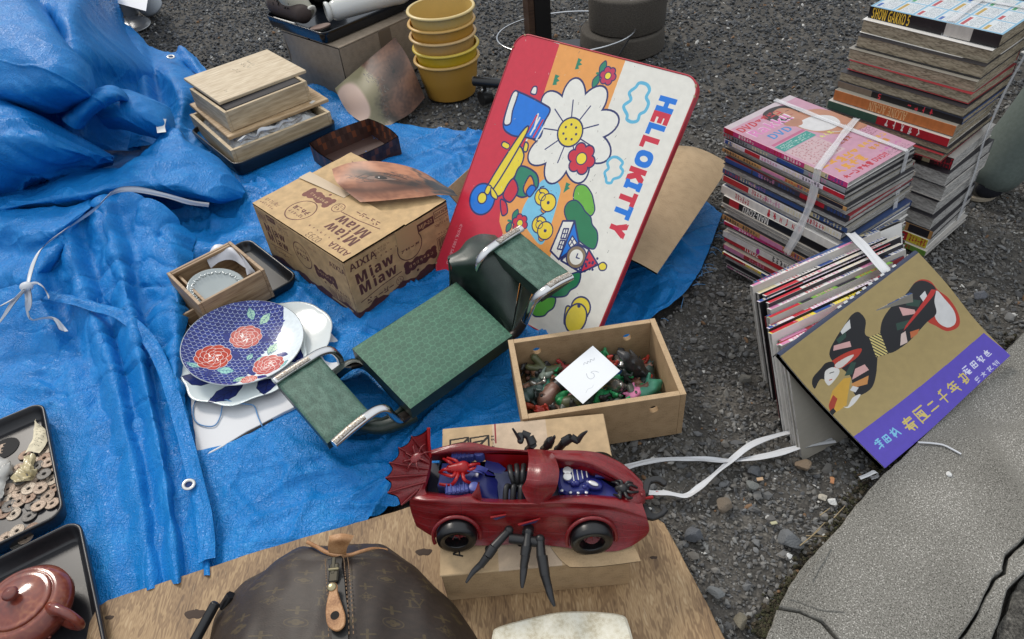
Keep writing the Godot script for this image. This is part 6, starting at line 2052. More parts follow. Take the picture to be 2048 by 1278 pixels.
func trays_and_coins() -> void:
	var tm := tmat(tinted(noise_field(512, [[SMOOTH, 3.0, 0.5, false], [SMOOTH, 40.0, 0.2, false], [SMOOTH, 120.0, 0.3, true, 4.0, 1.0]], 101), 512, [[-0.8, lin(0.010, 0.010, 0.012)], [0.5, lin(0.020, 0.020, 0.023)], [0.95, lin(0.05, 0.05, 0.055)]]), 0.34)
	tri_planar(tm, 4.0)
	var t1 := thing("black_tray", "worn black lacquer tray with scattered holed coins", "tray", Vector3(-0.862, 0.016, -0.662), 0.50)
	lacquer_tray(t1, 0.31, 0.262, 0.024, tm)
	var t2 := thing("black_tray", "black lacquer tray holding the red brown agate teapot", "tray", Vector3(-0.708, 0.017, -0.418), 0.50)
	lacquer_tray(t2, 0.31, 0.262, 0.026, tm)
	var coin := lathe(PackedVector2Array([Vector2(0.0026, 0.0), Vector2(0.0102, 0.0), Vector2(0.0106, 0.0004), Vector2(0.0106, 0.0014), Vector2(0.0102, 0.0018), Vector2(0.0092, 0.0018), Vector2(0.0088, 0.0014), Vector2(0.0044, 0.0014), Vector2(0.004, 0.0017), Vector2(0.0028, 0.0017), Vector2(0.0026, 0.0)]), 30)
	var cn := noise_field(256, [[SMOOTH, 12.0, 0.5, false], [SMOOTH, 50.0, 0.5, false]], 103)
	var tones := []
	for b in [[0.33, 0.25, 0.19], [0.26, 0.17, 0.12], [0.40, 0.33, 0.26], [0.13, 0.12, 0.11]]:
		var m := tmat(tinted(cn, 256, [[-0.7, lin(b[0] * 0.4, b[1] * 0.38, b[2] * 0.36)], [0.0, lin(b[0], b[1], b[2])], [0.8, lin(b[0] * 1.4, b[1] * 1.45, b[2] * 1.5)]]), 0.5, bumps(cn, 256), 0.02)
		m.metallic = 0.3
		tones.append(tri_planar(m, 30.0))
	var spots := v2("100,363 195,352 240,268 236,308 258,330 268,362 233,394 275,425 285,467 255,512 212,468 220,486 152,472 150,518 100,493 100,540 48,567 73,605 20,600 203,565 278,550 155,617 90,697 170,690 135,735 30,735 92,762 4,772 132,292 95,455 40,475 50,422 60,525 4,572 208,382 14,258 170,556 180,330 72,380 128,440 205,430 110,420")
	var where := v3("-781,26,-725 -754,26,-726 -756,23,-758 -749,25,-741 -737,27,-730 -732,24,-721 -734,28,-707 -721,23,-698 -712,23,-683 -715,23,-668 -730,27,-682 -728,23,-678 -748,27,-683 -743,25,-669 -763,24,-680 -755,25,-663 -766,25,-656 -755,23,-643 -771,23,-647 -721,25,-651 -703,23,-654 -729,23,-636 -735,25,-611 -713,25,-611 -716,26,-597 -747,24,-602 -728,22,-593 -751,22,-593 -786,23,-754 -770,24,-694 -783,25,-688 -787,26,-706 -771,23,-671 -780,23,-657 -747,24,-716 -830,22,-773 -733,23,-656 -764,24,-736 -788,25,-721 -762,24,-698 -742,23,-699 -767,29,-702")
	for i in where.size():
		var tone := (i * 7 + i / 5) % 4
		var sp := spots[i]
		var place := "in the loose group nearest the tray's front corner" if sp.y > 660 else ("along the front of the heap" if sp.y > 530 else ("beside the tray's right rim" if sp.x > 225 else ("under and around the yellowed plastic scrap" if sp.x > 85 and sp.y < 460 else ("in the middle of the heap" if sp.x > 85 else "at the heap's left, near the clear plastic bag"))))
		var o := solo("holed_coin", coin, tones[tone], ["tan", "coppery", "pale", "dark"][tone] + " holed coin " + place, "coin", Transform3D(Basis.from_euler(Vector3(rand(-0.1, 0.1), rand(0, 6), rand(-0.1, 0.1))), where[i] + Vector3(0, -0.002, 0)), "holed coins scattered in the tray")
		if i == 35:
			o.set_meta("label", "single coin apart from the heap, near the tray's back edge")
			o.remove_meta("group")
		if i == 2:
			o.set_meta("label", "dark square holed coin right below the paper label")
			o.remove_meta("group")
	var pl := mat(lin(0.52, 0.44, 0.26), 0.25)
	pl.backlight_enabled = true
	pl.backlight = Color(0.35, 0.3, 0.15)
	solo("plastic_scrap", skin([v3("-780,29,-745 -766,32,-744 -760,28,-740"), v3("-774,30,-726 -758,36,-723 -752,30,-723"), v3("-774,28,-703 -753,36,-705 -744,28,-708"), v3("-770,26,-695 -751,31,-695 -744,26,-699")], 24, 24, func(p: Vector3, _u: float, _v: float) -> float: return crumple(p * 3.5, 1.1), 0.0004), pl, "yellowed crumpled plastic scrap lying among the coins", "plastic scrap")
	var wp := mat(lin(0.45, 0.44, 0.41), 0.2)
	solo("plastic_bag", skin([v3("-821,36,-735 -812,34,-740 -800,32,-738 -795,26,-732"), v3("-810,40,-716 -798,42,-717 -788,38,-717 -787,28,-715"), v3("-804,36,-698 -793,36,-693 -789,32,-699 -792,28,-712"), v3("-791,30,-664 -782,34,-664 -779,30,-669 -784,30,-686")], 30, 30, func(p: Vector3, _u: float, _v: float) -> float: return crumple(p * 3.0, 1.2), 0.0004), wp, "greyish clear plastic bag crumpled at the frame's left edge among coins", "plastic bag")
	var lp := Pic.new(128, 256, Color("d3c8ad"))
	for k in 7:
		fine_print(lp, 30, 60 + k * 22, 70, 12, 1, Color("4a453c"))
	letters(lp, "15", Vector2(50, 40), 30, Color("4a453c"), 0.0, false)
	grain(lp.im, 0.1, 4)
	solo("paper_label", skin([v3("-796,30,-823 -785,34,-810 -774,36,-801 -770,30,-799"), v3("-787,29,-799 -780,31,-798 -770,32,-794 -760,28,-789"), v3("-780,30,-774 -772,32,-774 -765,31,-771 -755,28,-768"), v3("-784,27,-753 -774,30,-753 -766,29,-751 -758,28,-749")], 20, 30, func(p: Vector3, _u: float, _v: float) -> float: return crumple(p * 1.6, 0.25), 0.0005), paintx("label", lp.tex(), 0.8), "curled cream paper label with handwriting lying on the coins", "paper label")
	solo("ring_stain", lathe(PackedVector2Array([Vector2(0.0001, 0.0004), Vector2(0.021, 0.0004), Vector2(0.022, 0.0)]), 36), mat(lin(0.006, 0.006, 0.007), 0.8), "round dark felt disc under the single coin near the tray's back", "felt disc", xf(Vector3(-0.828, 0.0212, -0.773)))
	var ag := noise_field(512, [[SMOOTH, 3.0, 0.5, false], [SMOOTH, 8.0, 0.4, true], [SMOOTH, 22.0, 0.2, false]], 111)
	var am := tmat(tinted(ag, 512, [[-0.8, lin(0.085, 0.014, 0.009)], [-0.1, lin(0.15, 0.022, 0.012)], [0.45, lin(0.21, 0.042, 0.02)], [0.9, lin(0.34, 0.12, 0.05)]]), 0.12)
	am.clearcoat_enabled = true
	am.clearcoat = 0.6
	tri_planar(am, 7.0)
	var tp := thing("teapot", "squat reddish brown agate teapot with round lid in the lower tray", "teapot", Vector3(-0.648, 0.0225, -0.474), -0.25)
	part(tp, "body", lathe(PackedVector2Array([Vector2(0.0001, 0.0), Vector2(0.032, 0.0), Vector2(0.035, 0.002), Vector2(0.049, 0.012), Vector2(0.0565, 0.026), Vector2(0.0555, 0.036), Vector2(0.047, 0.046), Vector2(0.043, 0.0475), Vector2(0.042, 0.046), Vector2(0.0405, 0.0478), Vector2(0.039, 0.0475)]), 56), am)
	var lid := part(tp, "lid", lathe(PackedVector2Array([Vector2(0.0385, 0.046), Vector2(0.0388, 0.0495), Vector2(0.037, 0.0512), Vector2(0.0345, 0.0505), Vector2(0.031, 0.0515), Vector2(0.028, 0.0535), Vector2(0.0265, 0.053), Vector2(0.018, 0.0565), Vector2(0.0001, 0.0585)]), 48), am)
	part(lid, "knob", lathe(PackedVector2Array([Vector2(0.0055, 0.057), Vector2(0.005, 0.0605), Vector2(0.0085, 0.063), Vector2(0.0095, 0.067), Vector2(0.007, 0.0705), Vector2(0.0001, 0.072)]), 28), am)
	part(tp, "handle", tube(smooth3(PackedVector3Array([Vector3(0.045, 0.040, 0.0), Vector3(0.058, 0.047, 0.003), Vector3(0.074, 0.046, 0.006), Vector3(0.083, 0.034, 0.008), Vector3(0.078, 0.021, 0.008), Vector3(0.064, 0.015, 0.006), Vector3(0.050, 0.016, 0.003)]), 36), [0.0085, 0.0062, 0.0056, 0.0056, 0.0066], 14, 1.2), am)
	part(tp, "spout", tube(smooth3(PackedVector3Array([Vector3(-0.045, 0.022, 0.0), Vector3(-0.06, 0.03, 0.0), Vector3(-0.072, 0.045, 0.0)]), 16), [0.012, 0.0085, 0.006], 14), am)
	for k in 8:
		var a := 0.5 + k * 0.32
		part(tp, "small_bump", ball(Vector3(0.0022, 0.0022, 0.0022), 8, 6), am, xf(Vector3(cos(a) * 0.0545, 0.02, sin(a) * 0.0545)))
func plywood() -> void:
	var f := noise_field(1024, [[SMOOTH, 12.0, 0.5, false, 1.0, 5.0], [SMOOTH, 60.0, 0.22, false, 1.0, 8.0], [SMOOTH, 200.0, 0.4, false, 1.0, 12.0]], 121)
	var v := PackedFloat32Array()
	v.resize(f.size())
	for k in f.size():
		v[k] = 0.22 * sin(f[k] * 14.0) + 0.75 * f[k]
	var pm := tmat(tinted(v, 1024, [[-0.8, lin(0.11, 0.062, 0.030)], [-0.2, lin(0.225, 0.137, 0.066)], [0.25, lin(0.35, 0.228, 0.115)], [0.8, lin(0.46, 0.33, 0.19)]]), 0.6, bumps(v, 1024), 0.03)
	var pts := outline(v3("-570,24,-425 -577,24,-460 -574,24,-479 -563,24,-489 -542,24,-494 -372,24,-538 -168,24,-581 -113,24,-592 27,24,-579 159,24,-525 171,24,-512 191,24,-429 207,24,-352 233,24,-217 -117,24,-181 -528,24,-217"))
	var o := thing("plywood_board", "worn plywood board with rounded corner along the front of the pitch", "board")
	part(o, "board_sheet", slab(rough_poly(pts, 0.006, 0.0009, 6), 0.010, 0.024, 0.0012), pm)
	part(o, "ply_core", slab(inset(rough_poly(pts, 0.006, 0.0009, 6), -0.0006), 0.014, 0.0185, 0.0004), mat(lin(0.09, 0.05, 0.025), 0.9))
	for k in [[Vector3(-0.440, 0.0242, -0.456), 0.011], [Vector3(-0.552, 0.0242, -0.464), 0.005], [Vector3(-0.149, 0.0242, -0.508), 0.009], [Vector3(0.147, 0.0242, -0.465), 0.004]]:
		var rows := []
		part(o, "knot", lathe(PackedVector2Array([Vector2(1.0, -0.02), Vector2(0.8, 0.03), Vector2(0.4, 0.035), Vector2(0.0001, 0.025)]), 24, func(a: float, p: Vector2) -> float: return p.x * (1.0 + 0.25 * sin(a * 2.0) + 0.1 * sin(a * 5.0))), mat(lin(0.05, 0.03, 0.02), 0.8), Transform3D(Basis.from_euler(Vector3(0, 0.6, 0)).scaled(Vector3(k[1], 0.008, k[1] * 0.7)), k[0]))
	for k in 60:
		var p: Vector3 = v3("-541,24,-453 -368,24,-515 -169,24,-559 121,24,-392 179,24,-362")[k % 5] + Vector3(rand(-0.09, 0.09), 0, rand(-0.01, 0.05))
		if not Geometry2D.is_point_in_polygon(Vector2(p.x, p.z), inset(pts, 0.006)):
			continue
		part(o, "splinter", box(Vector3(0.0008, 0.0006, rand(0.004, 0.016)), 0.0002), mat(lin(0.40, 0.29, 0.18), 0.7), xf(p, rand(-0.15, 0.15)))

func monogram() -> ImageTexture:
	var p := Pic.new(768, 768, lin(0.030, 0.0195, 0.014))
	var c := lin(0.066, 0.046, 0.022)
	for r in 4:
		for k in 4:
			var at := Vector2(k * 192 + (96 if r % 2 else 0) + 48, r * 192 + 48)
			match (r * 2 + k) % 4:
				0:
					letters(p, "L", at + Vector2(-40, 14), 96, c, 0.06, false, 1.0, true)
					letters(p, "V", at + Vector2(-22, -8), 96, c, 0.06, false, 1.0, true)
				1:
					for j in 4:
						p.disc(at + Vector2(22, 0).rotated(j * PI / 2), 17, c)
					p.disc(at, 9, lin(0.030, 0.0195, 0.014))
				2:
					p.ring(at, 36, 4, c)
					for j in 4:
						p.disc(at + Vector2(14, 0).rotated(j * PI / 2), 11, c)
				3:
					var d := PackedVector2Array()
					for j in 16:
						d.append(at + Vector2((42 if j % 4 == 0 else 27 - 4 * (j % 2)), 0).rotated(j * TAU / 16))
					p.line(d, 4, c, true)
					for j in 4:
						p.disc(at + Vector2(12, 0).rotated(j * PI / 2 + PI / 4), 8, c)
			var s := at + Vector2(96, 96)
			for j in 4:
				p.line(PackedVector2Array([s, s + Vector2(30, 0).rotated(j * PI / 2)]), 12, c)
	grain(p.im, 0.10, 9)
	return p.tex()

func bag_and_pad() -> void:
	var lb := noise_field(512, [[CELLS, 70.0, 0.8, false], [SMOOTH, 20.0, 0.2, false]], 131)
	var bm := tmat(monogram(), 0.55, bumps(lb, 512), 0.012)
	bm.uv1_scale = Vector3(2.1, 2.1, 1)
	var o := thing("travel_bag", "dark brown monogram canvas travel bag with tan leather trim on the plywood", "bag")
	var wr := func(p: Vector3, u: float, v: float) -> float: return 0.006 * nz.get_noise_3d(p.x * 900.0, p.y * 1100.0, p.z * 400.0) + 0.0022 * nz.get_noise_3d(p.x * 2600.0, p.y * 2000.0, p.z * 1500.0) + 0.004 * crumple(p, 1.0) * 20.0 * 0.3 - 0.004 * exp(-pow((u - 0.5) * 40.0, 2.0))
	part(o, "canvas_body", skin([
		v3("-354,26,-505 -329,28,-521 -297,30,-530 -270,30,-529 -242,30,-526 -205,28,-515 -170,26,-489"),
		v3("-351,55,-491 -284,96,-492 -254,110,-474 -233,114,-463 -213,112,-464 -185,96,-473 -156,54,-468"),
		v3("-380,44,-474 -309,98,-470 -249,120,-456 -232,122,-449 -210,120,-450 -158,96,-449 -129,44,-441"),
		v3("-405,34,-447 -324,100,-444 -246,126,-428 -228,128,-423 -205,126,-423 -141,98,-422 -105,34,-416"),
		v3("-409,30,-413 -334,100,-410 -241,130,-393 -222,132,-387 -199,130,-388 -128,98,-388 -84,30,-382"),
		v3("-410,30,-373 -338,100,-371 -235,132,-350 -216,134,-345 -195,132,-346 -117,98,-345 -70,30,-341"),
		v3("-409,30,-325 -337,100,-317 -229,130,-295 -209,132,-293 -189,130,-291 -109,98,-291 -55,30,-289")], 150, 130, wr), bm)
	var tan := tmat(tinted(noise_field(256, [[SMOOTH, 6.0, 0.5, false], [SMOOTH, 40.0, 0.4, false]], 133), 256, [[-0.8, lin(0.20, 0.085, 0.03)], [0.1, lin(0.38, 0.19, 0.08)], [0.8, lin(0.48, 0.28, 0.14)]]), 0.55)
	tri_planar(tan, 9.0)
	part(o, "leather_piping", tube(smooth3(v3("-279,104,-491 -264,112,-478 -249,117,-466 -233,120,-458 -219,119,-458 -208,117,-462 -195,110,-468 -181,100,-470"), 40), 0.0026, 8), tan)
	part(o, "leather_loop", skin([v3("-240,146,-470 -224,148,-470 -211,142,-469"), v3("-240,144,-465 -227,148,-462 -214,142,-463"), v3("-243,136,-462 -231,138,-460 -220,134,-460"), v3("-244,126,-460 -234,126,-457 -224,123,-457")], 14, 16, null, 0.0024), tan)
	var dk := mat(lin(0.010, 0.009, 0.008), 0.5)
	part(o, "zip", strap(smooth3(v3("-236,128,-452 -234,130,-446 -229,135,-421 -221,138,-385 -215,140,-343 -210,140,-306"), 40), Vector3(1, 0, 0.1), Vector3(1, 0, 0.1), 0.016, 0.001), dk)
	for s in [[-50, 0], [42, 0], [62, 0]]:
		var line := v3("-235,129,-451 -232,132,-440 -228,136,-421 -221,139,-384 -215,140,-342")
		var q := smooth3(line, 60)
		for k in range(0, 56, 2):
			var dx: Vector3 = Vector3(s[0] * 0.000235, -0.0004 * absf(s[0]) * 0.02, 0)
			part(o, "stitch", rod(q[k] + dx, q[k + 1] + dx, 0.0006, -1, 5), mat(lin(0.24, 0.15, 0.085), 0.7))
	var brass := mat(lin(0.35, 0.30, 0.18), 0.3, 0.9)
	part(o, "zip_slider", box(Vector3(0.011, 0.004, 0.022), 0.0015), mat(lin(0.09, 0.08, 0.06), 0.35, 0.9), Transform3D(Basis.from_euler(Vector3(0.12, 0, 0)), Vector3(-0.231, 0.1390, -0.426)))
	part(o, "slider_bar", box(Vector3(0.013, 0.003, 0.003), 0.001), brass, Transform3D(Basis.from_euler(Vector3(0.12, 0, 0)), Vector3(-0.231, 0.1420, -0.429)))
	part(o, "slider_bar", box(Vector3(0.005, 0.003, 0.02), 0.001), mat(lin(0.09, 0.08, 0.06), 0.35, 0.9), Transform3D(Basis.from_euler(Vector3(0.12, 0, 0)), Vector3(-0.232, 0.1410, -0.434)))
	var tabp := outline(v3("-233,146,-408 -231,146,-411 -226,146,-410 -223,146,-406 -222,146,-399 -214,146,-379 -211,146,-370 -211,146,-360 -218,146,-355 -228,146,-361 -232,146,-373 -233,146,-384 -232,146,-398"))
	var tab := part(o, "leather_pull", slab(smooth2(tabp, 4), 0.1435, 0.1465, 0.0008), tan)
	part(tab, "rivet", ball(Vector3(0.0052, 0.002, 0.0052), 14, 8), brass, Transform3D(Basis(), Vector3(-0.229, 0.1470, -0.405)))
	part(tab, "hole", lathe(PackedVector2Array([Vector2(0.0048, 0.0), Vector2(0.0001, 0.0002)]), 16), mat(lin(0.01, 0.008, 0.006), 0.9), Transform3D(Basis(), Vector3(-0.222, 0.1468, -0.372)))
	var bk := mat(lin(0.012, 0.012, 0.013), 0.28)
	var hd := thing("black_bar", "black hexagonal bar leaning by the bag's left side", "bar")
	part(hd, "bar_shaft", rod(Vector3(-0.427, 0.0360, -0.408), Vector3(-0.399, 0.0600, -0.447), 0.0072, 0.0066, 6), bk)
	part(hd, "bar_end", ball(Vector3(0.0064, 0.003, 0.0064), 6, 5), bk, aimed(Vector3(-0.399, 0.0600, -0.447), Vector3(-0.395, 0.0630, -0.452)))
	solo("black_bar_end", rod(Vector3(-0.396, 0.0420, -0.451), Vector3(-0.383, 0.0560, -0.459), 0.0068, 0.0064, 6), bk, "short black bar end showing just left of the bag's shoulder", "bar")
	var lm := tmat(tinted(noise_field(512, [[SMOOTH, 5.0, 0.5, false], [SMOOTH, 22.0, 0.35, false], [SMOOTH, 90.0, 0.3, false]], 141), 512, [[-0.8, lin(0.44, 0.38, 0.26)], [0.0, lin(0.64, 0.60, 0.48)], [0.8, lin(0.74, 0.71, 0.61)]]), 0.7, bumps(lb, 512), 0.02)
	tri_planar(lm, 7.0)
	var pp := outline(v3("-69,44,-346 -63,44,-380 -56,44,-389 -23,44,-395 13,44,-399 37,44,-398 66,44,-394 92,44,-387 97,44,-376 99,44,-344 98,44,-291 -70,44,-298"))
	var pd := thing("cream_pad", "stained cream coloured pad at the bottom edge on the plywood", "pad")
	part(pd, "pad_top", slab(smooth2(pp, 4), 0.026, 0.044, 0.003), lm)
	part(pd, "brown_edge", slab(inset(smooth2(pp, 4), -0.0012), 0.0245, 0.034, 0.001), mat(lin(0.22, 0.13, 0.07), 0.7))
func toy_car() -> void:
	var bt := Pic.new(454, 448, lin(0.44, 0.31, 0.175))
	var ink := Color(0.10, 0.085, 0.07)
	bt.rect(140, 0, 150, 448, lin(0.48, 0.37, 0.26))
	bt.rect(146, 0, 4, 70, lin(0.22, 0.02, 0.025))
	for k in 2:
		bt.line(PackedVector2Array([Vector2(22 + k * 56, 44), Vector2(72 + k * 56, 40), Vector2(72 + k * 56, 100), Vector2(22 + k * 56, 104)]), 5, ink, true)
		bt.line(PackedVector2Array([Vector2(24 + k * 56, 98), Vector2(70 + k * 56, 46)]), 7, ink)
		bt.line(PackedVector2Array([Vector2(30 + k * 56, 60), Vector2(62 + k * 56, 56)]), 6, ink)
	kanji(bt, "カッター禁止", Vector2(134, 110), 12, ink, 0.12, Vector2.UP, -PI / 2)
	for k in 5:
		letters(bt, "ABCDE"[k], Vector2(44 + k * 78, 404 - k * 5), 34, ink, -PI / 2)
		kanji(bt, "外日松田用"[k], Vector2(36 + k * 78, 372 - k * 5), 13, ink, 0.12, Vector2.UP, -PI / 2)
		kanji(bt, "号会文花活"[k], Vector2(36 + k * 78, 354 - k * 5), 13, ink, 0.12, Vector2.UP, -PI / 2)
	grain(bt.im, 0.07, 7)
	var cm := card("boxkraft", lin(0.38, 0.255, 0.135))
	var b := thing("toy_box", "flat brown cardboard box with letters A to E under the toy car", "cardboard box", Vector3(-0.002, 0.0245, -0.546), -0.016)
	part(b, "front_panel", box(Vector3(0.226, 0.060, 0.004), 0.001), cm, xf(Vector3(0, 0.030, 0.109)))
	part(b, "back_panel", box(Vector3(0.226, 0.060, 0.004), 0.001), cm, xf(Vector3(0, 0.030, -0.109)))
	for s in [-1, 1]:
		part(b, "end_panel", box(Vector3(0.004, 0.060, 0.213), 0.001), cm, xf(Vector3(s * 0.111, 0.030, 0)))
	part(b, "top_panel", box(Vector3(0.229, 0.0035, 0.224), 0.001), paintx("boxtop", bt.tex(), 0.8), xf(Vector3(0, 0.0622, 0)))
	part(b, "torn_flap", skin([PackedVector3Array([Vector3(0.02, 0.0648, 0.088), Vector3(0.07, 0.066, 0.088), Vector3(0.118, 0.0655, 0.090)]), PackedVector3Array([Vector3(0.03, 0.0652, 0.106), Vector3(0.07, 0.0668, 0.108), Vector3(0.122, 0.0662, 0.108)]), PackedVector3Array([Vector3(0.04, 0.0642, 0.116), Vector3(0.075, 0.065, 0.119), Vector3(0.124, 0.0645, 0.117)])], 14, 10, null, 0.002), card("flapkraft", lin(0.42, 0.29, 0.16)))
	var wp := Pic.new(1024, 512, Color(0.5, 0.5, 0.5))
	var dk := Color(0.1, 0.1, 0.1)
	for hub in [Vector2(250, 120), Vector2(560, 60), Vector2(820, 160), Vector2(120, 300), Vector2(480, 330), Vector2(960, 300), Vector2(720, 420)]:
		for k in 13:
			var d := Vector2.RIGHT.rotated(k * TAU / 13 + hub.x)
			wp.line(PackedVector2Array([hub, hub + d * 190]), 1.6, dk)
		for r in 4:
			var ring := PackedVector2Array()
			for k in 13:
				ring.append(hub + Vector2.RIGHT.rotated(k * TAU / 13 + hub.x) * (36 + r * 44))
				ring.append(hub + Vector2.RIGHT.rotated((k + 0.5) * TAU / 13 + hub.x) * (31 + r * 38))
			wp.line(ring, 1.6, dk, true)
	for k in 9:
		wp.line(PackedVector2Array([Vector2(0, 30 + k * 56), Vector2(300, 50 + k * 50), Vector2(700, 30 + k * 55), Vector2(1024, 60 + k * 48)]), 4, Color(0.95, 0.95, 0.95))
	var wf := wp.tex()
	var web_relief_tint := Image.create(1024, 512, false, Image.FORMAT_RGB8)
	for y in 512:
		for x in 1024:
			var g := wp.im.get_pixel(x, y).r
			var n := 1.0 + 0.12 * nz.get_noise_2d(x * 2.0, y * 2.0)
			web_relief_tint.set_pixel(x, y, (lin(0.11, 0.004, 0.006) if g < 0.3 else (lin(0.215, 0.012, 0.016) if g > 0.8 else lin(0.195 * n, 0.006 * n, 0.009 * n))))  # web relief put into the colour: grooves darker red, raised lines lighter
	var red := StandardMaterial3D.new()
	red.albedo_texture = ImageTexture.create_from_image(web_relief_tint)
	red.roughness = 0.34
	red.backlight_enabled = true
	red.backlight = Color(0.28, 0.01, 0.015)
	red.heightmap_enabled = true
	red.heightmap_texture = wf
	red.heightmap_scale = 0.035
	red.clearcoat_enabled = true
	red.clearcoat = 0.35
	red.clearcoat_roughness = 0.2
	var hot := StandardMaterial3D.new()
	hot.albedo_color = lin(0.36, 0.008, 0.010)
	hot.roughness = 0.35
	hot.backlight_enabled = true
	hot.backlight = Color(0.7, 0.02, 0.02)
	var blue := mat(lin(0.014, 0.020, 0.16), 0.34)
	var pale_blue := mat(lin(0.05, 0.068, 0.26), 0.4)
	var black := mat(lin(0.011, 0.011, 0.012), 0.42)
	var shiny := mat(lin(0.005, 0.005, 0.006), 0.28)
	var silver := mat(lin(0.62, 0.62, 0.62), 0.3, 0.4)
	var o := thing("toy_car", "translucent red plastic toy car with web relief and black spider legs on a box", "toy car")
	part(o, "near_shell", skin([
		v3("-129,130,-528 -92,130,-519 -74,130,-519 -55,128,-510 -5,128,-503 31,128,-503 65,128,-500 97,126,-495 116,124,-491 132,120,-487"),
		v3("-127,148,-511 -90,149,-502 -72,149,-502 -54,144,-495 -5,144,-488 30,144,-489 63,145,-486 95,139,-483 114,133,-482 131,127,-480"),
		v3("-145,147,-509 -122,151,-500 -90,151,-496 -54,147,-490 -5,147,-483 29,149,-480 62,147,-476 93,139,-473 114,131,-470 133,123,-466"),
		v3("-147,140,-507 -123,142,-499 -91,143,-491 -55,140,-489 -6,140,-482 28,141,-478 62,139,-474 93,133,-471 114,126,-467 134,119,-462"),
		v3("-148,134,-506 -124,134,-496 -92,134,-487 -56,130,-485 -7,130,-479 27,132,-473 60,131,-467 92,126,-464 113,119,-461 135,113,-458"),
		v3("-148,122,-504 -126,121,-493 -94,121,-486 -58,114,-481 -8,113,-477 26,115,-469 60,118,-463 91,115,-457 112,108,-454 135,106,-455"),
		v3("-146,110,-499 -128,108,-487 -96,106,-479 -60,99,-473 -10,97,-470 25,99,-462 58,103,-454 89,101,-448 111,99,-448 132,100,-453"),
		v3("-145,103,-497 -123,99,-482 -97,96,-475 -71,93,-468 -10,91,-464 24,92,-456 53,94,-447 88,93,-441 110,94,-444 130,96,-453")], 120, 60, null, 0.0018), red)
	part(o, "far_shell", skin([
		v3("-128,100,-603 -95,100,-605 -66,100,-602 -44,100,-599 -1,100,-590 40,100,-570 73,100,-557 104,100,-533 122,100,-518 136,100,-501"),
		v3("-124,142,-581 -95,149,-581 -68,151,-579 -39,146,-572 -0,145,-563 38,145,-557 73,145,-551 95,141,-545 119,134,-531 137,126,-510"),
		v3("-123,149,-573 -95,156,-572 -67,158,-571 -38,152,-565 -0,150,-558 37,150,-550 72,150,-543 95,146,-535 119,138,-521 137,128,-504"),
		v3("-121,150,-569 -90,153,-567 -63,154,-564 -41,151,-563 -1,149,-557 36,151,-541 70,152,-532 97,147,-520 118,138,-507 135,128,-496"),
		v3("-120,144,-570 -89,146,-569 -62,147,-565 -41,146,-564 -1,144,-559 38,144,-540 70,144,-530 100,139,-513 118,133,-500 132,127,-489"),
		v3("-123,126,-577 -92,126,-574 -64,126,-570 -43,126,-567 -2,126,-559 38,126,-543 70,126,-532 101,124,-516 118,122,-502 133,120,-491")], 100, 40, null, 0.0018), red)
	part(o, "inner_wall", skin([v3("-53,144,-565 -35,144,-562 -17,144,-559 2,143,-557"), v3("-53,126,-566 -37,124,-562 -18,122,-560 1,122,-557"), v3("-51,114,-563 -38,112,-559 -20,110,-556 -0,110,-554")], 20, 12, null, 0.0015), hot)
	part(o, "inner_wall", skin([v3("38,142,-540 70,142,-530 100,138,-512 118,132,-499"), v3("39,132,-541 70,132,-531 101,129,-515 118,126,-501")], 24, 6, null, 0.0015), hot)
	part(o, "rear_shell", skin([
		v3("-120,143,-571 -121,144,-551 -125,144,-532 -128,145,-521 -125,146,-512"),
		v3("-122,149,-572 -123,151,-548 -129,151,-530 -135,149,-517 -142,147,-509"),
		v3("-124,140,-576 -128,143,-555 -134,142,-537 -142,140,-524 -147,142,-511"),
		v3("-129,124,-575 -132,124,-558 -138,122,-541 -145,122,-523 -149,128,-510"),
		v3("-130,104,-572 -133,104,-553 -138,103,-535 -143,103,-517 -147,106,-502")], 40, 30, null, 0.0018), red)
	part(o, "rear_bumper", skin([v3("-147,114,-503 -135,110,-494 -120,104,-483"), v3("-147,108,-501 -136,104,-492 -120,99,-481")], 14, 6, null, 0.002), mat(lin(0.012, 0.014, 0.05), 0.4))
	part(o, "windscreen_band", skin([
		v3("1,149,-561 16,152,-557 32,150,-552"),
		v3("2,164,-538 19,169,-533 35,165,-527"),
		v3("0,172,-517 18,178,-510 36,172,-507"),
		v3("-4,168,-502 12,174,-493 33,168,-494"),
		v3("-10,157,-499 6,161,-488 29,159,-489"),
		v3("-6,149,-488 8,151,-483 22,149,-487"),
		v3("-1,145,-483 9,147,-481 17,146,-484")], 36, 44, null, 0.002), red)
	part(o, "rear_spike", skin([v3("-72,149,-502 -65,158,-504 -61,166,-508"), v3("-69,149,-499 -63,156,-500 -60,166,-507"), v3("-64,146,-497 -60,152,-498 -60,166,-507"), v3("-60,145,-494 -59,149,-497 -60,166,-507")], 14, 12, null, 0.0015), red)
	part(o, "cowl_tongue", skin([v3("108,129,-492 122,130,-500 136,126,-503"), v3("110,132,-482 123,134,-488 138,126,-496"), v3("116,129,-479 127,130,-480 137,124,-488"), v3("123,125,-479 131,124,-480 136,120,-485")], 20, 20, null, 0.0025), red)
	part(o, "rivet", ball(Vector3(0.0022, 0.0015, 0.0022), 10, 6), red, Transform3D(Basis(), Vector3(0.133, 0.1300, -0.490)))
	part(o, "nose_clip", rod(Vector3(0.137, 0.1200, -0.491), Vector3(0.147, 0.1160, -0.494), 0.0016, 0.0022, 8), hot)
	var apex: Vector3 = Vector3(-0.121, 0.1500, -0.544)
	var rays := v3("-118,186,-582 -139,186,-572 -155,184,-558 -166,180,-540 -171,174,-523 -169,166,-507 -155,152,-497")
	var hub := v3("-122,150,-568 -122,152,-560 -122,152,-553 -123,152,-545 -125,151,-538 -127,150,-528 -137,149,-517")
	var fr := []
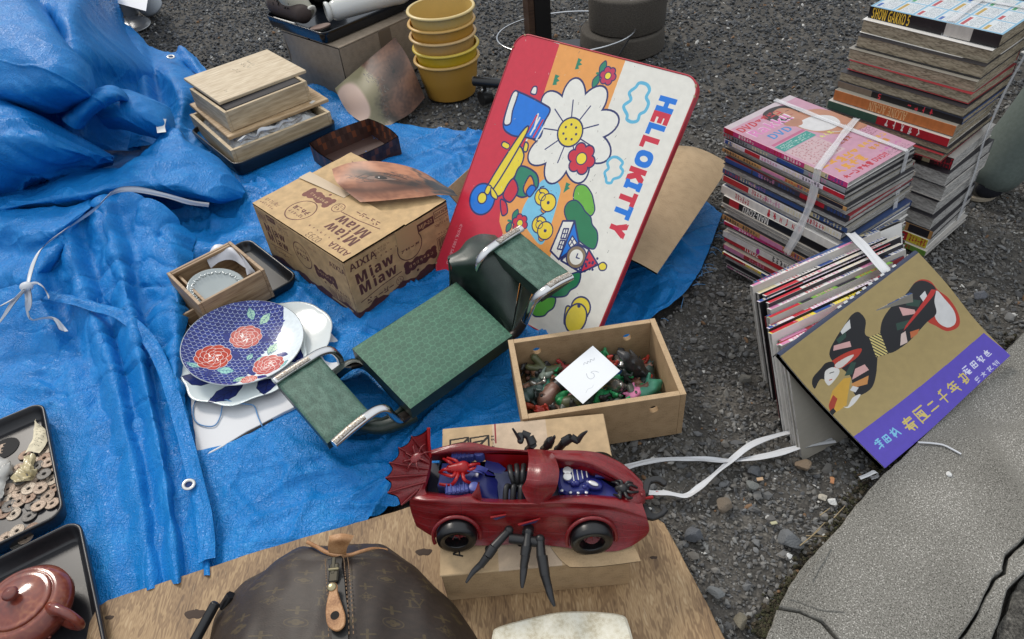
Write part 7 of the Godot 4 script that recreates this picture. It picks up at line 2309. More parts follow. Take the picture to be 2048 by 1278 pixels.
	for j in 15:
		var row := PackedVector3Array()
		for i in 73:
			var t := i / 72.0
			var seg := minf(t * 6.0, 5.999)
			var f := seg - int(seg)
			var tip: Vector3 = rays[int(seg)].lerp(rays[int(seg) + 1], f)
			var root: Vector3 = along(hub, t)
			tip = tip.lerp(root, 0.13 * sin(PI * f))
			var k := j / 14.0
			row.append(root.lerp(tip, k) + Vector3(0, -0.003 * sin(PI * k) - 0.0012 * cos(TAU * f) * k, 0))
		fr.append(row)
	var fin := part(o, "web_fin", grid(fr, 0.0016), red)
	for i in 7:
		part(fin, "fin_rib", rod(hub[i], rays[i], 0.0016, 0.0009, 8), red)
	part(fin, "fin_edge", tube(smooth3(v3("-118,186,-582 -120,170,-572 -121,153,-563"), 12), 0.0022, 8), hot)
	var em := part(fin, "spider_emblem", ball(Vector3(0.009, 0.003, 0.006), 14, 8), red, Transform3D(Basis.from_euler(Vector3(0.2, 0.5, 0.3)), Vector3(-0.135, 0.1720, -0.549)))
	for k in 8:
		var a := k * TAU / 8 + 0.3
		part(em, "emblem_leg", tube(smooth3(PackedVector3Array([Vector3(cos(a) * 0.006, 0.001, sin(a) * 0.004), Vector3(cos(a) * 0.014, 0.004, sin(a) * 0.012), Vector3(cos(a) * 0.020, -0.001, sin(a) * 0.018)]), 8), 0.0009, 6), red)
	for w in [[Vector3(-0.094, 0.1135, -0.470), 0.0245], [Vector3(0.065, 0.1135, -0.448), 0.0258]]:
		var r: float = w[1]
		var wh := Node3D.new()
		wh.name = "wheel" if not o.has_node("wheel") else "wheel_001"
		o.add_child(wh)
		wh.transform = Transform3D(Basis.from_euler(Vector3(PI / 2, 0, 0)), w[0] + Vector3(0, 0, -0.014))
		part(wh, "tyre", lathe(PackedVector2Array([Vector2(r * 0.55, -0.002), Vector2(r * 0.95, -0.002), Vector2(r, 0.004), Vector2(r, 0.016), Vector2(r * 0.93, 0.0205), Vector2(r * 0.76, 0.0215), Vector2(r * 0.68, 0.0195), Vector2(r * 0.62, 0.0205), Vector2(r * 0.55, 0.019), Vector2(r * 0.52, 0.004)]), 48), shiny)
		part(wh, "rim", lathe(PackedVector2Array([Vector2(r * 0.54, 0.008), Vector2(r * 0.35, 0.004), Vector2(0.0001, 0.004)]), 32), mat(lin(0.02, 0.018, 0.02), 0.3))
		part(wh, "hub", ball(Vector3(0.0032, 0.003, 0.0032), 10, 6), hot, xf(Vector3(0, 0.009, 0)))
		for k in 9:
			var a := k * TAU / 9
			part(wh, "spoke", rod(Vector3(0, 0.007, 0), Vector3(cos(a) * r * 0.52, 0.010, sin(a) * r * 0.52), 0.0009, 0.0006, 5), mat(lin(0.22, 0.05, 0.05), 0.4))
		var arch := PackedVector3Array()
		for k in 25:
			var a := -0.25 + (PI + 0.5) * k / 24
			arch.append(w[0] + Vector3(cos(a) * (r + 0.0035), sin(a) * (r + 0.003), -0.001 - 0.009 * sin(a)))
		part(o, "wheel_arch", tube(arch, 0.0024, 8), red)
	for w in [Vector3(-0.093, 0.1120, -0.545), Vector3(0.088, 0.1120, -0.519)]:
		part(o, "far_wheel", lathe(PackedVector2Array([Vector2(0.006, -0.008), Vector2(0.022, -0.008), Vector2(0.0235, 0.0), Vector2(0.022, 0.008), Vector2(0.006, 0.008)]), 28), shiny, Transform3D(Basis.from_euler(Vector3(PI / 2, 0, 0)), w + Vector3(0, 0, -0.030)))
	for s in [v3("-51,132,-482 -32,133,-483 -34,129,-482 -45,128,-480"), v3("-19,121,-475 8,126,-477 2,121,-475 -14,119,-474")]:
		var st := S()
		q(st, s[3] + Vector3(0, 0, 0.0018), s[2] + Vector3(0, 0, 0.0018), s[1] + Vector3(0, 0, 0.0018), s[0] + Vector3(0, 0, 0.0018))
		part(o, "side_vent", done(st), mat(lin(0.03, 0.03, 0.09), 0.4))
		part(o, "vent_lip", rod(s[0] + Vector3(0, 0, 0.002), s[1] + Vector3(0, 0, 0.002), 0.0016, 0.0012, 6), hot)
	part(o, "floor_pan", slab(outline(v3("-129,110,-585 -56,110,-578 0,110,-568 41,110,-554 83,110,-543 117,110,-514 131,110,-496 112,110,-489 -6,110,-498 -95,110,-515 -131,110,-530")), 0.098, 0.112, 0.001), mat(lin(0.006, 0.007, 0.028), 0.5))
	part(o, "engine_block", slab(outline(v3("-109,134,-567 -72,134,-562 -59,134,-550 -78,134,-523 -115,134,-533")), 0.110, 0.1335, 0.002), pale_blue)
	for e in [[Vector3(-0.081, 0.1380, -0.569), 0.03], [Vector3(-0.089, 0.1360, -0.519), 0.03]]:
		part(o, "cylinder_bank", box(Vector3(e[1], 0.014, 0.012), 0.002), pale_blue, xf(e[0], 0.05))
		for k in 5:
			part(o, "bank_fin", box(Vector3(0.0018, 0.016, 0.0135), 0.0006), pale_blue, xf(e[0] + Vector3((k - 2.4) * 0.0052, 0.0006, 0), 0.05))
		part(o, "bank_cap", lathe(PackedVector2Array([Vector2(0.007, -0.006), Vector2(0.007, 0.006), Vector2(0.006, 0.008), Vector2(0.0001, 0.008)]), 20), pale_blue, xf(e[0] + Vector3(0.021, 0.001, 0.001)))
	part(o, "seat_back", skin([v3("-71,150,-548 -58,150,-543 -49,146,-540"), v3("-75,150,-536 -60,152,-531 -54,146,-530"), v3("-63,136,-549 -54,140,-539 -42,126,-539"), v3("-73,134,-532 -56,130,-522 -39,120,-527"), v3("-66,122,-513 -53,120,-511 -40,118,-513")], 20, 24, null, 0.003), blue)
	part(o, "seat_pan", skin([v3("-44,126,-548 -28,124,-549 -6,124,-544"), v3("-41,122,-531 -25,120,-533 -7,120,-528"), v3("-40,124,-509 -27,122,-507 -9,122,-505")], 18, 14, null, 0.003), mat(lin(0.035, 0.045, 0.11), 0.45))
	part(o, "side_panel", skin([v3("-52,130,-571 -36,126,-561 -28,124,-553"), v3("-55,128,-556 -44,126,-548 -33,124,-547")], 10, 8, null, 0.002), blue)
	for k in 3:
		part(o, "seat_clamp", tube(smooth3([v3("-23,134,-550 -22,138,-535 -20,132,-527 -20,124,-524"), v3("-14,136,-549 -14,140,-533 -15,133,-526 -15,124,-523"), v3("-5,136,-548 -7,140,-533 -9,133,-525 -11,124,-523")][k], 16), 0.0034, 8, 0.7), black)
		part(o, "seat_clamp", tube(smooth3([v3("-21,126,-521 -27,136,-519 -30,136,-512 -32,128,-502"), v3("-16,126,-520 -19,137,-517 -21,136,-510 -23,128,-501"), v3("-12,126,-520 -11,137,-516 -12,136,-509 -14,128,-500")][k], 16), 0.0036, 8, 0.7), black)
	part(o, "clamp_hinge", box(Vector3(0.018, 0.006, 0.006), 0.001), black, Transform3D(Basis(), Vector3(-0.016, 0.1280, -0.520)))
	var sp := part(o, "red_spider", flesh([[Vector3(-0.096, 0.1460, -0.546), Vector3(-0.080, 0.1480, -0.544), 0.006, 0.0085], [Vector3(-0.080, 0.1480, -0.544), Vector3(-0.075, 0.1460, -0.543), 0.007, 0.005]], 0.0016, 0.004), hot)
	for L in [v3("-91,148,-549 -97,154,-551 -105,146,-563"), v3("-87,148,-549 -88,154,-551 -100,148,-562"), v3("-94,147,-543 -102,152,-542 -111,142,-546"), v3("-89,147,-541 -94,150,-532 -109,143,-544"), v3("-86,147,-540 -89,150,-527 -97,142,-525 -111,138,-531"), v3("-81,148,-538 -79,150,-525 -73,142,-525"), v3("-77,148,-545 -68,154,-543 -60,146,-549"), v3("-76,147,-540 -68,152,-538 -60,145,-547")]:
		part(sp, "spider_leg", tube(smooth3(L, 12), [0.0026, 0.0022, 0.0018], 8, 0.8), hot)
	part(o, "front_block", slab(smooth2(outline(v3("41,132,-541 56,132,-543 71,132,-535 76,132,-520 68,132,-503 48,132,-500 37,132,-507 35,132,-524")), 4), 0.110, 0.1325, 0.003), blue)
	part(o, "grille_plate", slab(smooth2(outline(v3("45,137,-536 59,137,-532 68,137,-525 67,137,-516 59,137,-513 44,137,-517")), 4), 0.13, 0.1365, 0.0015), blue)
	part(o, "front_block", slab(outline(v3("70,128,-534 83,128,-530 104,128,-508 117,128,-494 107,128,-488 87,128,-496 66,128,-504")), 0.108, 0.124, 0.002), blue)
	for d in [Vector3(0.048, 0.1375, -0.531), Vector3(0.047, 0.1375, -0.522)]:
		part(o, "silver_disc", lathe(PackedVector2Array([Vector2(0.0056, -0.001), Vector2(0.0056, 0.0004), Vector2(0.005, 0.001), Vector2(0.0001, 0.001)]), 20), silver, xf(d))
	for k in 4:
		part(o, "grille_bar", box(Vector3(0.0014, 0.0012, 0.0185 - 0.003 * k), 0.0004), silver, xf(Vector3(0.054, 0.1378, -0.523) + Vector3(0.0056 * k, 0, 0.0003 * k)))
	for d in [v3("55,130,-546 63,130,-544 78,128,-538 38,129,-508 48,129,-504 57,129,-502 67,128,-502 66,130,-509 53,134,-513 57,134,-513")]:
		for i in d.size():
			part(o, "stud", lathe(PackedVector2Array([Vector2(0.0042, -0.008), Vector2(0.0042, 0.001), Vector2(0.003, 0.0015), Vector2(0.003, 0.004), Vector2(0.0001, 0.0044)]), 14), blue, Transform3D(Basis.from_euler(Vector3(0.5 if d[i].z > -0.55 else -0.5, 0, 0)), d[i]))
			if i < 7:
				part(o, "stud_tip", ball(Vector3(0.0021, 0.0012, 0.0021), 8, 5), silver, xf(d[i] + Vector3(0, 0.0038, 0.002 if d[i].z > -0.55 else -0.002)))
	part(o, "silver_eye", ball(Vector3(0.0068, 0.0014, 0.0032), 14, 7), silver, Transform3D(Basis.from_euler(Vector3(0, -0.6, 0)), Vector3(0.077, 0.1350, -0.510)))
	part(o, "eye_socket", ball(Vector3(0.013, 0.005, 0.008), 14, 8), blue, Transform3D(Basis.from_euler(Vector3(0, -0.5, 0)), Vector3(0.077, 0.1290, -0.513)))
	part(o, "blue_rib", tube(smooth3(v3("75,128,-542 92,130,-531 106,128,-520"), 12), 0.0035, 8), blue)
	part(o, "blue_rib", tube(smooth3(v3("82,128,-525 95,129,-522 105,128,-518"), 12), 0.003, 8), blue)
	var fs := part(o, "black_spider", flesh([[Vector3(0.106, 0.1340, -0.499), Vector3(0.111, 0.1360, -0.497), 0.005, 0.0058], [Vector3(0.111, 0.1360, -0.497), Vector3(0.116, 0.1340, -0.498), 0.0058, 0.003]], 0.0016, 0.003), black)
	for L in [v3("107,136,-500 105,140,-503 100,134,-510"), v3("109,136,-500 110,140,-505 104,135,-511"), v3("113,136,-499 118,140,-503 125,133,-505"), v3("115,136,-498 120,140,-499 129,132,-499"), v3("114,136,-495 119,139,-489 129,131,-494"), v3("112,136,-494 114,138,-483 123,130,-487"), v3("108,136,-495 104,138,-487 99,132,-493"), v3("106,135,-496 105,138,-484 103,130,-488")]:
		part(fs, "spider_leg", tube(smooth3(L, 10), [0.0024, 0.002, 0.0014], 7, 0.8), black)
	for L in [
		[v3("-31,116,-470 -51,112,-452"), v3("-51,112,-452 -59,108,-443"), v3("-59,109,-443 -68,102,-436"), v3("-66,103,-438 -78,96,-432 -87,90,-423")],
		[v3("-8,116,-465 -12,112,-447"), v3("-12,112,-448 -15,108,-439"), v3("-14,108,-440 -18,101,-428"), v3("-17,102,-430 -20,95,-418 -22,90,-409")],
		[v3("5,114,-455 4,108,-435"), v3("5,109,-436 6,100,-416"), v3("6,100,-417 8,94,-406"), v3("8,95,-407 10,88,-396 13,82,-387")],
		[v3("3,124,-579 9,144,-572"), v3("9,144,-572 6,150,-580"), v3("6,150,-580 -3,154,-584"), v3("-4,154,-584 -6,150,-574 -6,150,-575 -14,170,-580")],
		[v3("23,124,-577 28,140,-571"), v3("28,140,-571 32,150,-570"), v3("32,150,-570 34,153,-570"), v3("33,152,-569 36,158,-567 37,164,-566")],
		[v3("41,126,-573 49,148,-567"), v3("49,148,-567 58,156,-567"), v3("58,156,-567 67,152,-562"), v3("66,153,-563 71,164,-562 77,176,-558")]]:
		var lg := Node3D.new()
		var nm := "spider_leg"
		var k := 0
		while o.has_node(nm):
			k += 1
			nm = "spider_leg_%03d" % k
		lg.name = nm
		o.add_child(lg)
		part(lg, "upper_joint", tube(PackedVector3Array([L[0][0], L[0][0].lerp(L[0][1], 0.5), L[0][1]]), [0.0048, 0.0058], 6), black)
		part(lg, "middle_joint", tube(PackedVector3Array([L[1][0], L[1][0].lerp(L[1][1], 0.5), L[1][1]]), [0.0066, 0.0058], 6), black)
		part(lg, "lower_joint", tube(PackedVector3Array([L[2][0], L[2][0].lerp(L[2][1], 0.5), L[2][1]]), [0.0056, 0.0046], 6), black)
		part(lg, "claw", tube(smooth3(L[3], 14), [0.0048, 0.0042, 0.003, 0.0014], 6, 0.7), mat(lin(0.018, 0.018, 0.020), 0.4))
		part(lg, "ball_joint", ball(Vector3(0.0058, 0.0058, 0.0058), 12, 8), black, xf(L[0][0]))
	part(o, "leg_bar", rod(Vector3(-0.031, 0.1100, -0.463), Vector3(0.005, 0.1100, -0.453), 0.0062, 0.0062, 14), black)
	part(o, "leg_bar", rod(Vector3(-0.009, 0.1140, -0.464), Vector3(-0.006, 0.1040, -0.482), 0.007, 0.007, 12), black)
	part(o, "pincer", slab(smooth2(outline(v3("138,112,-502 141,112,-518 147,112,-524 160,112,-526 168,112,-519 170,112,-514 165,112,-511 159,112,-517 151,112,-517 147,112,-510 144,112,-502")), 3), 0.108, 0.114, 0.001), black)
	part(o, "pincer", slab(outline(v3("135,108,-490 133,108,-471 142,108,-468 148,108,-469 157,108,-473 163,108,-478 161,108,-484 158,108,-484 154,108,-478 148,108,-475 143,108,-477 141,108,-484 140,108,-489")), 0.104, 0.110, 0.001), black)
func figure_box() -> void:
	var mdf := card("mdf", lin(0.355, 0.235, 0.125))
	var edge := card("mdfedge", lin(0.46, 0.32, 0.185))
	var b := thing("figure_box", "open brown fibreboard box full of small rubber toy figures", "box", Vector3(0.113, 0.003, -0.747), 0.058)
	var w := 0.237
	var h := 0.088
	var d := 0.164
	part(b, "floor", box(Vector3(w - 0.018, 0.005, d - 0.018), 0.0005), mdf, xf(Vector3(0, 0.004, 0)))
	for s in [-1, 1]:
		part(b, "side", box(Vector3(0.0085, h, d), 0.0006), mdf, xf(Vector3(s * (w - 0.0085) * 0.5, h * 0.5, 0)))
		part(b, "side_edge", box(Vector3(0.0087, 0.0012, d + 0.0002), 0.0003), edge, xf(Vector3(s * (w - 0.0085) * 0.5, h + 0.0004, 0)))
		var wall := CSGBox3D.new()
		wall.name = "back_wall" if s < 0 else "front_wall"
		wall.size = Vector3(w - 0.0176, h - 0.0006, 0.0085)
		wall.material = mdf
		wall.position = Vector3(0, h * 0.5, s * (d - 0.0085) * 0.5)
		b.add_child(wall)
		for x in [-0.075, 0.072]:
			var hole := CSGCylinder3D.new()
			hole.name = "finger_hole"
			hole.operation = CSGShape3D.OPERATION_SUBTRACTION
			hole.radius = 0.0072
			hole.height = 0.03
			hole.sides = 20
			hole.rotation.x = PI / 2
			hole.position = Vector3(x, 0.022 if s > 0 else 0.020, 0)
			hole.material = mdf
			wall.add_child(hole, true)
		part(b, "wall_edge", box(Vector3(w - 0.0178, 0.0012, 0.0087), 0.0003), edge, xf(Vector3(0, h + 0.0002, s * (d - 0.0085) * 0.5)))
	var dino := flesh([[Vector3(0, 0.012, 0), Vector3(0.002, 0.024, 0), 0.0075, 0.0065], [Vector3(0.002, 0.024, 0), Vector3(0.007, 0.034, 0), 0.0055, 0.0042], [Vector3(0.007, 0.034, 0), Vector3(0.014, 0.034, 0), 0.0042, 0.0026], [Vector3(0, 0.010, 0), Vector3(-0.014, 0.005, 0.002), 0.006, 0.0036], [Vector3(-0.014, 0.005, 0.002), Vector3(-0.028, 0.008, -0.003), 0.0036, 0.001], [Vector3(0.001, 0.01, 0.005), Vector3(0.004, 0.0, 0.007), 0.0046, 0.0038], [Vector3(0.001, 0.01, -0.005), Vector3(0.004, 0.0, -0.007), 0.0046, 0.0038], [Vector3(0.004, 0.022, 0.006), Vector3(0.012, 0.018, 0.009), 0.0026, 0.0016], [Vector3(0.004, 0.022, -0.006), Vector3(0.012, 0.018, -0.009), 0.0026, 0.0016], [Vector3(-0.006, 0.022, 0), Vector3(-0.009, 0.027, 0), 0.002, 0.0006], [Vector3(-0.008, 0.014, 0), Vector3(-0.013, 0.018, 0), 0.002, 0.0006], [Vector3(-0.001, 0.030, 0), Vector3(-0.004, 0.035, 0), 0.002, 0.0006]], 0.0016, 0.003)
	var man := flesh([[Vector3(0, 0.018, 0), Vector3(0, 0.028, 0), 0.0044, 0.0055], [Vector3(0, 0.034, 0), Vector3(0, 0.037, 0), 0.0044, 0.0036], [Vector3(0, 0.018, 0.002), Vector3(0.002, 0.009, 0.005), 0.0034, 0.0028], [Vector3(0.002, 0.009, 0.005), Vector3(-0.001, 0.0, 0.006), 0.0028, 0.0024], [Vector3(0, 0.018, -0.002), Vector3(0.001, 0.009, -0.005), 0.0034, 0.0028], [Vector3(0.001, 0.009, -0.005), Vector3(0.0, 0.0, -0.007), 0.0028, 0.0024], [Vector3(0, 0.029, 0.005), Vector3(0.004, 0.024, 0.010), 0.0026, 0.0022], [Vector3(0.004, 0.024, 0.010), Vector3(0.010, 0.027, 0.010), 0.0022, 0.0018], [Vector3(0, 0.029, -0.005), Vector3(-0.001, 0.023, -0.010), 0.0026, 0.0022], [Vector3(-0.001, 0.023, -0.010), Vector3(0.004, 0.017, -0.011), 0.0022, 0.0018]], 0.0015, 0.002)
	var moth := flesh([[Vector3(-0.012, 0.004, 0), Vector3(0.010, 0.005, 0), 0.0044, 0.005], [Vector3(0.010, 0.005, 0), Vector3(0.016, 0.006, 0), 0.005, 0.003], [Vector3(0.004, 0.006, 0.003), Vector3(-0.004, 0.009, 0.020), 0.0022, 0.0044], [Vector3(0.002, 0.006, 0.003), Vector3(-0.014, 0.006, 0.014), 0.0022, 0.0036], [Vector3(0.004, 0.006, -0.003), Vector3(-0.004, 0.009, -0.020), 0.0022, 0.0044], [Vector3(0.002, 0.006, -0.003), Vector3(-0.014, 0.006, -0.014), 0.0022, 0.0036], [Vector3(0.015, 0.007, 0.001), Vector3(0.021, 0.009, 0.004), 0.001, 0.0006], [Vector3(0.015, 0.007, -0.001), Vector3(0.021, 0.009, -0.004), 0.001, 0.0006]], 0.0015, 0.004)
	var beast := flesh([[Vector3(-0.010, 0.009, 0), Vector3(0.008, 0.010, 0), 0.008, 0.0085], [Vector3(0.008, 0.012, 0), Vector3(0.017, 0.014, 0), 0.006, 0.004], [Vector3(-0.006, 0.006, 0.006), Vector3(-0.007, 0.0, 0.010), 0.0036, 0.003], [Vector3(-0.006, 0.006, -0.006), Vector3(-0.007, 0.0, -0.010), 0.0036, 0.003], [Vector3(0.007, 0.006, 0.006), Vector3(0.008, 0.0, 0.010), 0.0036, 0.003], [Vector3(0.007, 0.006, -0.006), Vector3(0.008, 0.0, -0.010), 0.0036, 0.003], [Vector3(-0.014, 0.008, 0), Vector3(-0.026, 0.006, 0.004), 0.004, 0.0012], [Vector3(0.019, 0.016, 0.002), Vector3(0.022, 0.021, 0.003), 0.0015, 0.0006], [Vector3(0.019, 0.016, -0.002), Vector3(0.022, 0.021, -0.003), 0.0015, 0.0006]], 0.0016, 0.003)
	var shell := flesh([[Vector3(-0.008, 0.007, 0), Vector3(0.008, 0.007, 0), 0.009, 0.008], [Vector3(0.008, 0.007, 0), Vector3(0.016, 0.007, 0), 0.005, 0.0036], [Vector3(-0.006, 0.013, 0.0), Vector3(0.004, 0.014, 0.0), 0.004, 0.004], [Vector3(0.004, 0.004, 0.007), Vector3(0.012, 0.002, 0.013), 0.003, 0.002], [Vector3(0.004, 0.004, -0.007), Vector3(0.012, 0.002, -0.013), 0.003, 0.002], [Vector3(-0.006, 0.004, 0.007), Vector3(-0.012, 0.002, 0.012), 0.003, 0.002], [Vector3(-0.006, 0.004, -0.007), Vector3(-0.012, 0.002, -0.012), 0.003, 0.002], [Vector3(-0.014, 0.006, 0), Vector3(-0.02, 0.008, 0), 0.0034, 0.0014]], 0.0016, 0.003)
	var kinds := {"dino": [dino, "upright dinosaur"], "man": [man, "humanoid"], "moth": [moth, "winged insect"], "beast": [beast, "four legged beast"], "shell": [shell, "shell backed creature"]}
	var cols := {"dark green": lin(0.018, 0.040, 0.035), "grey green": lin(0.13, 0.17, 0.14), "olive": lin(0.055, 0.062, 0.022), "black": lin(0.012, 0.012, 0.013), "brown": lin(0.13, 0.055, 0.036), "bright green": lin(0.012, 0.28, 0.085), "blue": lin(0.012, 0.085, 0.33), "orange": lin(0.62, 0.085, 0.035), "silver": lin(0.36, 0.35, 0.33), "red": lin(0.30, 0.015, 0.014), "pink": lin(0.62, 0.17, 0.33), "yellow": lin(0.42, 0.30, 0.03), "teal": lin(0.03, 0.20, 0.12), "maroon": lin(0.12, 0.02, 0.025)}
	var list := [
		["dino", "black", 1335, 560, 3.0, 1.75, 2.2, -0.5, 0.2, "biggest, leaning in the right-hand corner"], ["moth", "olive", 400, 560, 3.0, 1.5, 0.4, 0.5, 0.0, "by the back wall at the left"], ["dino", "grey green", 300, 620, 2.6, 1.1, 0.6, 0.8, 0.3, "with a raised tail at the left wall"],
		["man", "blue", 1200, 545, 3.0, 1.0, 2.0, -1.2, 0.2, "right of the white note"], ["man", "bright green", 1190, 640, 3.4, 1.25, 1.2, -1.3, 0.4, "sprawling right of the white note"], ["shell", "bright green", 1110, 520, 3.0, 0.9, 0.5, 0.2, 0.1, "tucked at the white note's right corner"],
		["beast", "silver", 1060, 740, 3.0, 1.3, -0.9, 0.2, 0.4, "ribbed, below the white note's right side"], ["dino", "silver", 1040, 440, 3.6, 1.0, 0.4, 1.2, 0.2, "curled behind the white note"], ["man", "silver", 545, 830, 2.8, 1.4, 0.7, -1.35, 0.2, "lying along the front wall at the left"],
		["shell", "brown", 385, 800, 2.8, 1.5, 1.0, 0.6, 0.3, "in the front left part"], ["beast", "black", 505, 740, 2.8, 1.3, 0.6, 0.3, 0.2, "just left of the white note"], ["dino", "dark green", 300, 760, 2.6, 1.5, -0.8, 1.1, 0.3, "along the left wall"],
		["moth", "orange", 445, 705, 3.2, 0.75, 0.2, 0.6, 0.3, "near the white note's left corner"], ["man", "orange", 330, 930, 2.0, 0.9, 0.9, -1.3, 0.2, "in the front left corner"], ["beast", "olive", 690, 860, 2.6, 1.3, 0.1, 0.4, 0.2, "under the white note's lowest corner"],
		["shell", "teal", 1420, 720, 2.6, 1.4, 0.7, 0.9, 0.3, "in the front right corner"], ["shell", "pink", 1210, 780, 2.8, 1.0, 0.8, 0.8, 0.2, "glittering by the front wall"], ["moth", "yellow", 935, 745, 3.0, 0.85, 1.1, 0.5, 0.2, "right below the white note"],
		["shell", "bright green", 1005, 785, 2.8, 0.95, 0.3, 0.5, 0.2, "by the front wall under the silver beast"], ["man", "red", 1080, 650, 3.0, 0.9, 0.2, -1.2, 0.1, "between the green and silver figures"], ["beast", "maroon", 610, 850, 2.2, 1.0, 0.5, 0.4, 0.2, "under the silver man"],
		["man", "red", 835, 820, 2.6, 0.8, 1.0, -1.2, 0.1, "by the front wall below the white note"], ["dino", "black", 880, 830, 2.2, 1.2, 0.2, 1.3, 0.1, "lying by the front wall in the middle"], ["beast", "black", 780, 850, 2.0, 1.2, 2.2, 0.2, 0.1, "half under the white note's lowest corner"],
		["shell", "silver", 1310, 770, 2.6, 1.0, 2.0, 0.7, 0.1, "left of the teal creature"], ["dino", "brown", 1160, 750, 2.2, 1.0, 1.1, 1.0, 0.1, "between the pink and silver creatures"], ["beast", "brown", 1270, 590, 2.4, 1.0, 0.3, 0.3, 0.1, "beside the big black dinosaur"],
		["moth", "red", 580, 530, 2.6, 0.8, 0.4, 0.5, 0.1, "at the white note's back left edge"], ["shell", "dark green", 370, 680, 2.4, 1.2, 0.2, 0.4, 0.1, "left of the orange insect"], ["beast", "teal", 250, 800, 2.4, 1.2, 1.5, 0.4, 0.2, "against the left wall near the front"],
		["man", "black", 470, 650, 2.8, 1.0, 0.3, -1.2, 0.2, "behind the orange insect"], ["man", "bright green", 560, 690, 2.6, 0.9, 0.3, -1.2, 0.2, "peeping from the white note's left side"], ["beast", "black", 430, 850, 1.9, 1.2, 1.3, 0.3, 0.1, "under the brown shell backed creature"],
		["shell", "silver", 440, 900, 2.0, 1.0, 0.7, 0.5, 0.1, "at the front wall beside the orange man"], ["beast", "dark green", 1380, 640, 2.0, 1.2, 1.2, 0.3, 0.1, "under the big black dinosaur"], ["dino", "maroon", 1100, 590, 2.0, 1.1, 0.4, 1.2, 0.1, "under the sprawling green man"],
		["beast", "black", 1000, 640, 1.8, 1.2, 1.1, 0.2, 0.1, "below the white note's right corner"], ["moth", "brown", 240, 640, 2.0, 1.0, 1.1, 0.4, 0.1, "under the grey green dinosaur"], ["shell", "olive", 900, 560, 1.6, 1.3, 0.2, 0.2, 0.1, "in the back under the white note"], ["beast", "dark green", 720, 620, 1.6, 1.3, 0.7, 0.2, 0.1, "in the middle under the white note"]]
	var places := v3("204,30,-781 42,30,-805 23,26,-797 182,30,-788 175,34,-762 167,30,-796 149,30,-746 158,36,-811 60,28,-740 34,28,-751 56,28,-761 20,26,-764 46,32,-767 22,20,-730 84,26,-732 211,26,-745 173,28,-735 128,30,-748 139,28,-739 157,30,-766 71,22,-739 109,26,-737 117,22,-737 100,20,-737 191,26,-737 167,22,-748 193,24,-781 75,26,-811 34,24,-782 11,24,-758 52,28,-783 67,26,-773 41,19,-746 41,20,-734 210,20,-770 164,20,-789 145,18,-781 12,20,-799 131,16,-805 98,16,-795")
	for i in list.size():
		var L: Array = list[i]
		var m := mat(cols[L[1]].lightened(0.06) if L[1] != "silver" else cols[L[1]], 0.25 if L[1] == "silver" else 0.45, 0.8 if L[1] == "silver" else 0.0)
		var f := solo("toy_figure", kinds[L[0]][0], m, "%s toy %s, %s" % [L[1], kinds[L[0]][1], L[9]], "toy figure", Transform3D(Basis.from_euler(Vector3(L[7], L[6], L[8])).scaled(Vector3.ONE * L[5]), places[i] + Vector3(0, 0.002, 0)), "rubber toy figures in the fibreboard box")
		var mg: float = 0.016 * L[5]
		f.position.x = clampf(f.position.x, 0.010 + mg * 1.35, 0.218 - mg)
		f.position.z = clampf(f.position.z, -0.818 + mg, -0.676 - mg)
	for hue in 5:
		var top := []
		for i in 17:
			top.append([[man, moth, beast, dino, shell][(i + hue) % 5], Transform3D(Basis.from_euler(Vector3(rand(-1.5, 1.5), rand(0, 6), rand(-1, 1))).scaled(Vector3.ONE * rand(0.6, 0.85)), Vector3(rand(0.024, 0.204), rand(0.024, 0.036), rand(-0.802, -0.694)))])
		var tm := part(self, "toy_figure_jumble", merge(top), mat([lin(0.02, 0.24, 0.08), lin(0.10, 0.11, 0.09), lin(0.40, 0.035, 0.02), lin(0.20, 0.10, 0.06), lin(0.02, 0.03, 0.028)][hue], 0.45))
		tag(tm, ["green", "greyish", "red", "tan", "near black"][hue] + " small rubber toys jumbled between the bigger ones in the fibreboard box", "toy figures")
		tm.set_meta("kind", "stuff")
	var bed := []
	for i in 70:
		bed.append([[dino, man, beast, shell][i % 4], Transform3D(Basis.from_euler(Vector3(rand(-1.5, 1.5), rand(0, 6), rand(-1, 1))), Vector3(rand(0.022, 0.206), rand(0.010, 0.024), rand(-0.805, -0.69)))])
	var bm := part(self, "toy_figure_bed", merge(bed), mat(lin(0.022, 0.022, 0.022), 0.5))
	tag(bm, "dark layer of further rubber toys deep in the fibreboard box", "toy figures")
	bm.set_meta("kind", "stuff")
	var np := Pic.new(256, 220, Color("e6e9ec"))
	np.line(smooth2(v2("150,60 160,52 166,66 172,58 180,70 188,60 196,74 206,66"), 4, false), 2, Color("8d9298"))
	np.line(smooth2(v2("128,100 118,120 122,138 140,142 150,128 146,112 160,118 170,140"), 4, false), 2, Color("9a9fa5"))
	np.line(smooth2(v2("60,176 80,168 96,176 110,170"), 4, false), 1.5, Color("b5babf"))
	solo("price_note", skin([v3("55,70,-750 87,74,-776 122,78,-803"), v3("73,66,-725 106,70,-750 139,74,-777"), v3("91,62,-700 123,66,-725 156,70,-751")], 14, 14, null, 0.0004), paintx("note", np.tex(), 0.8), "square white note with faint pencil writing lying on the toy figures", "note")

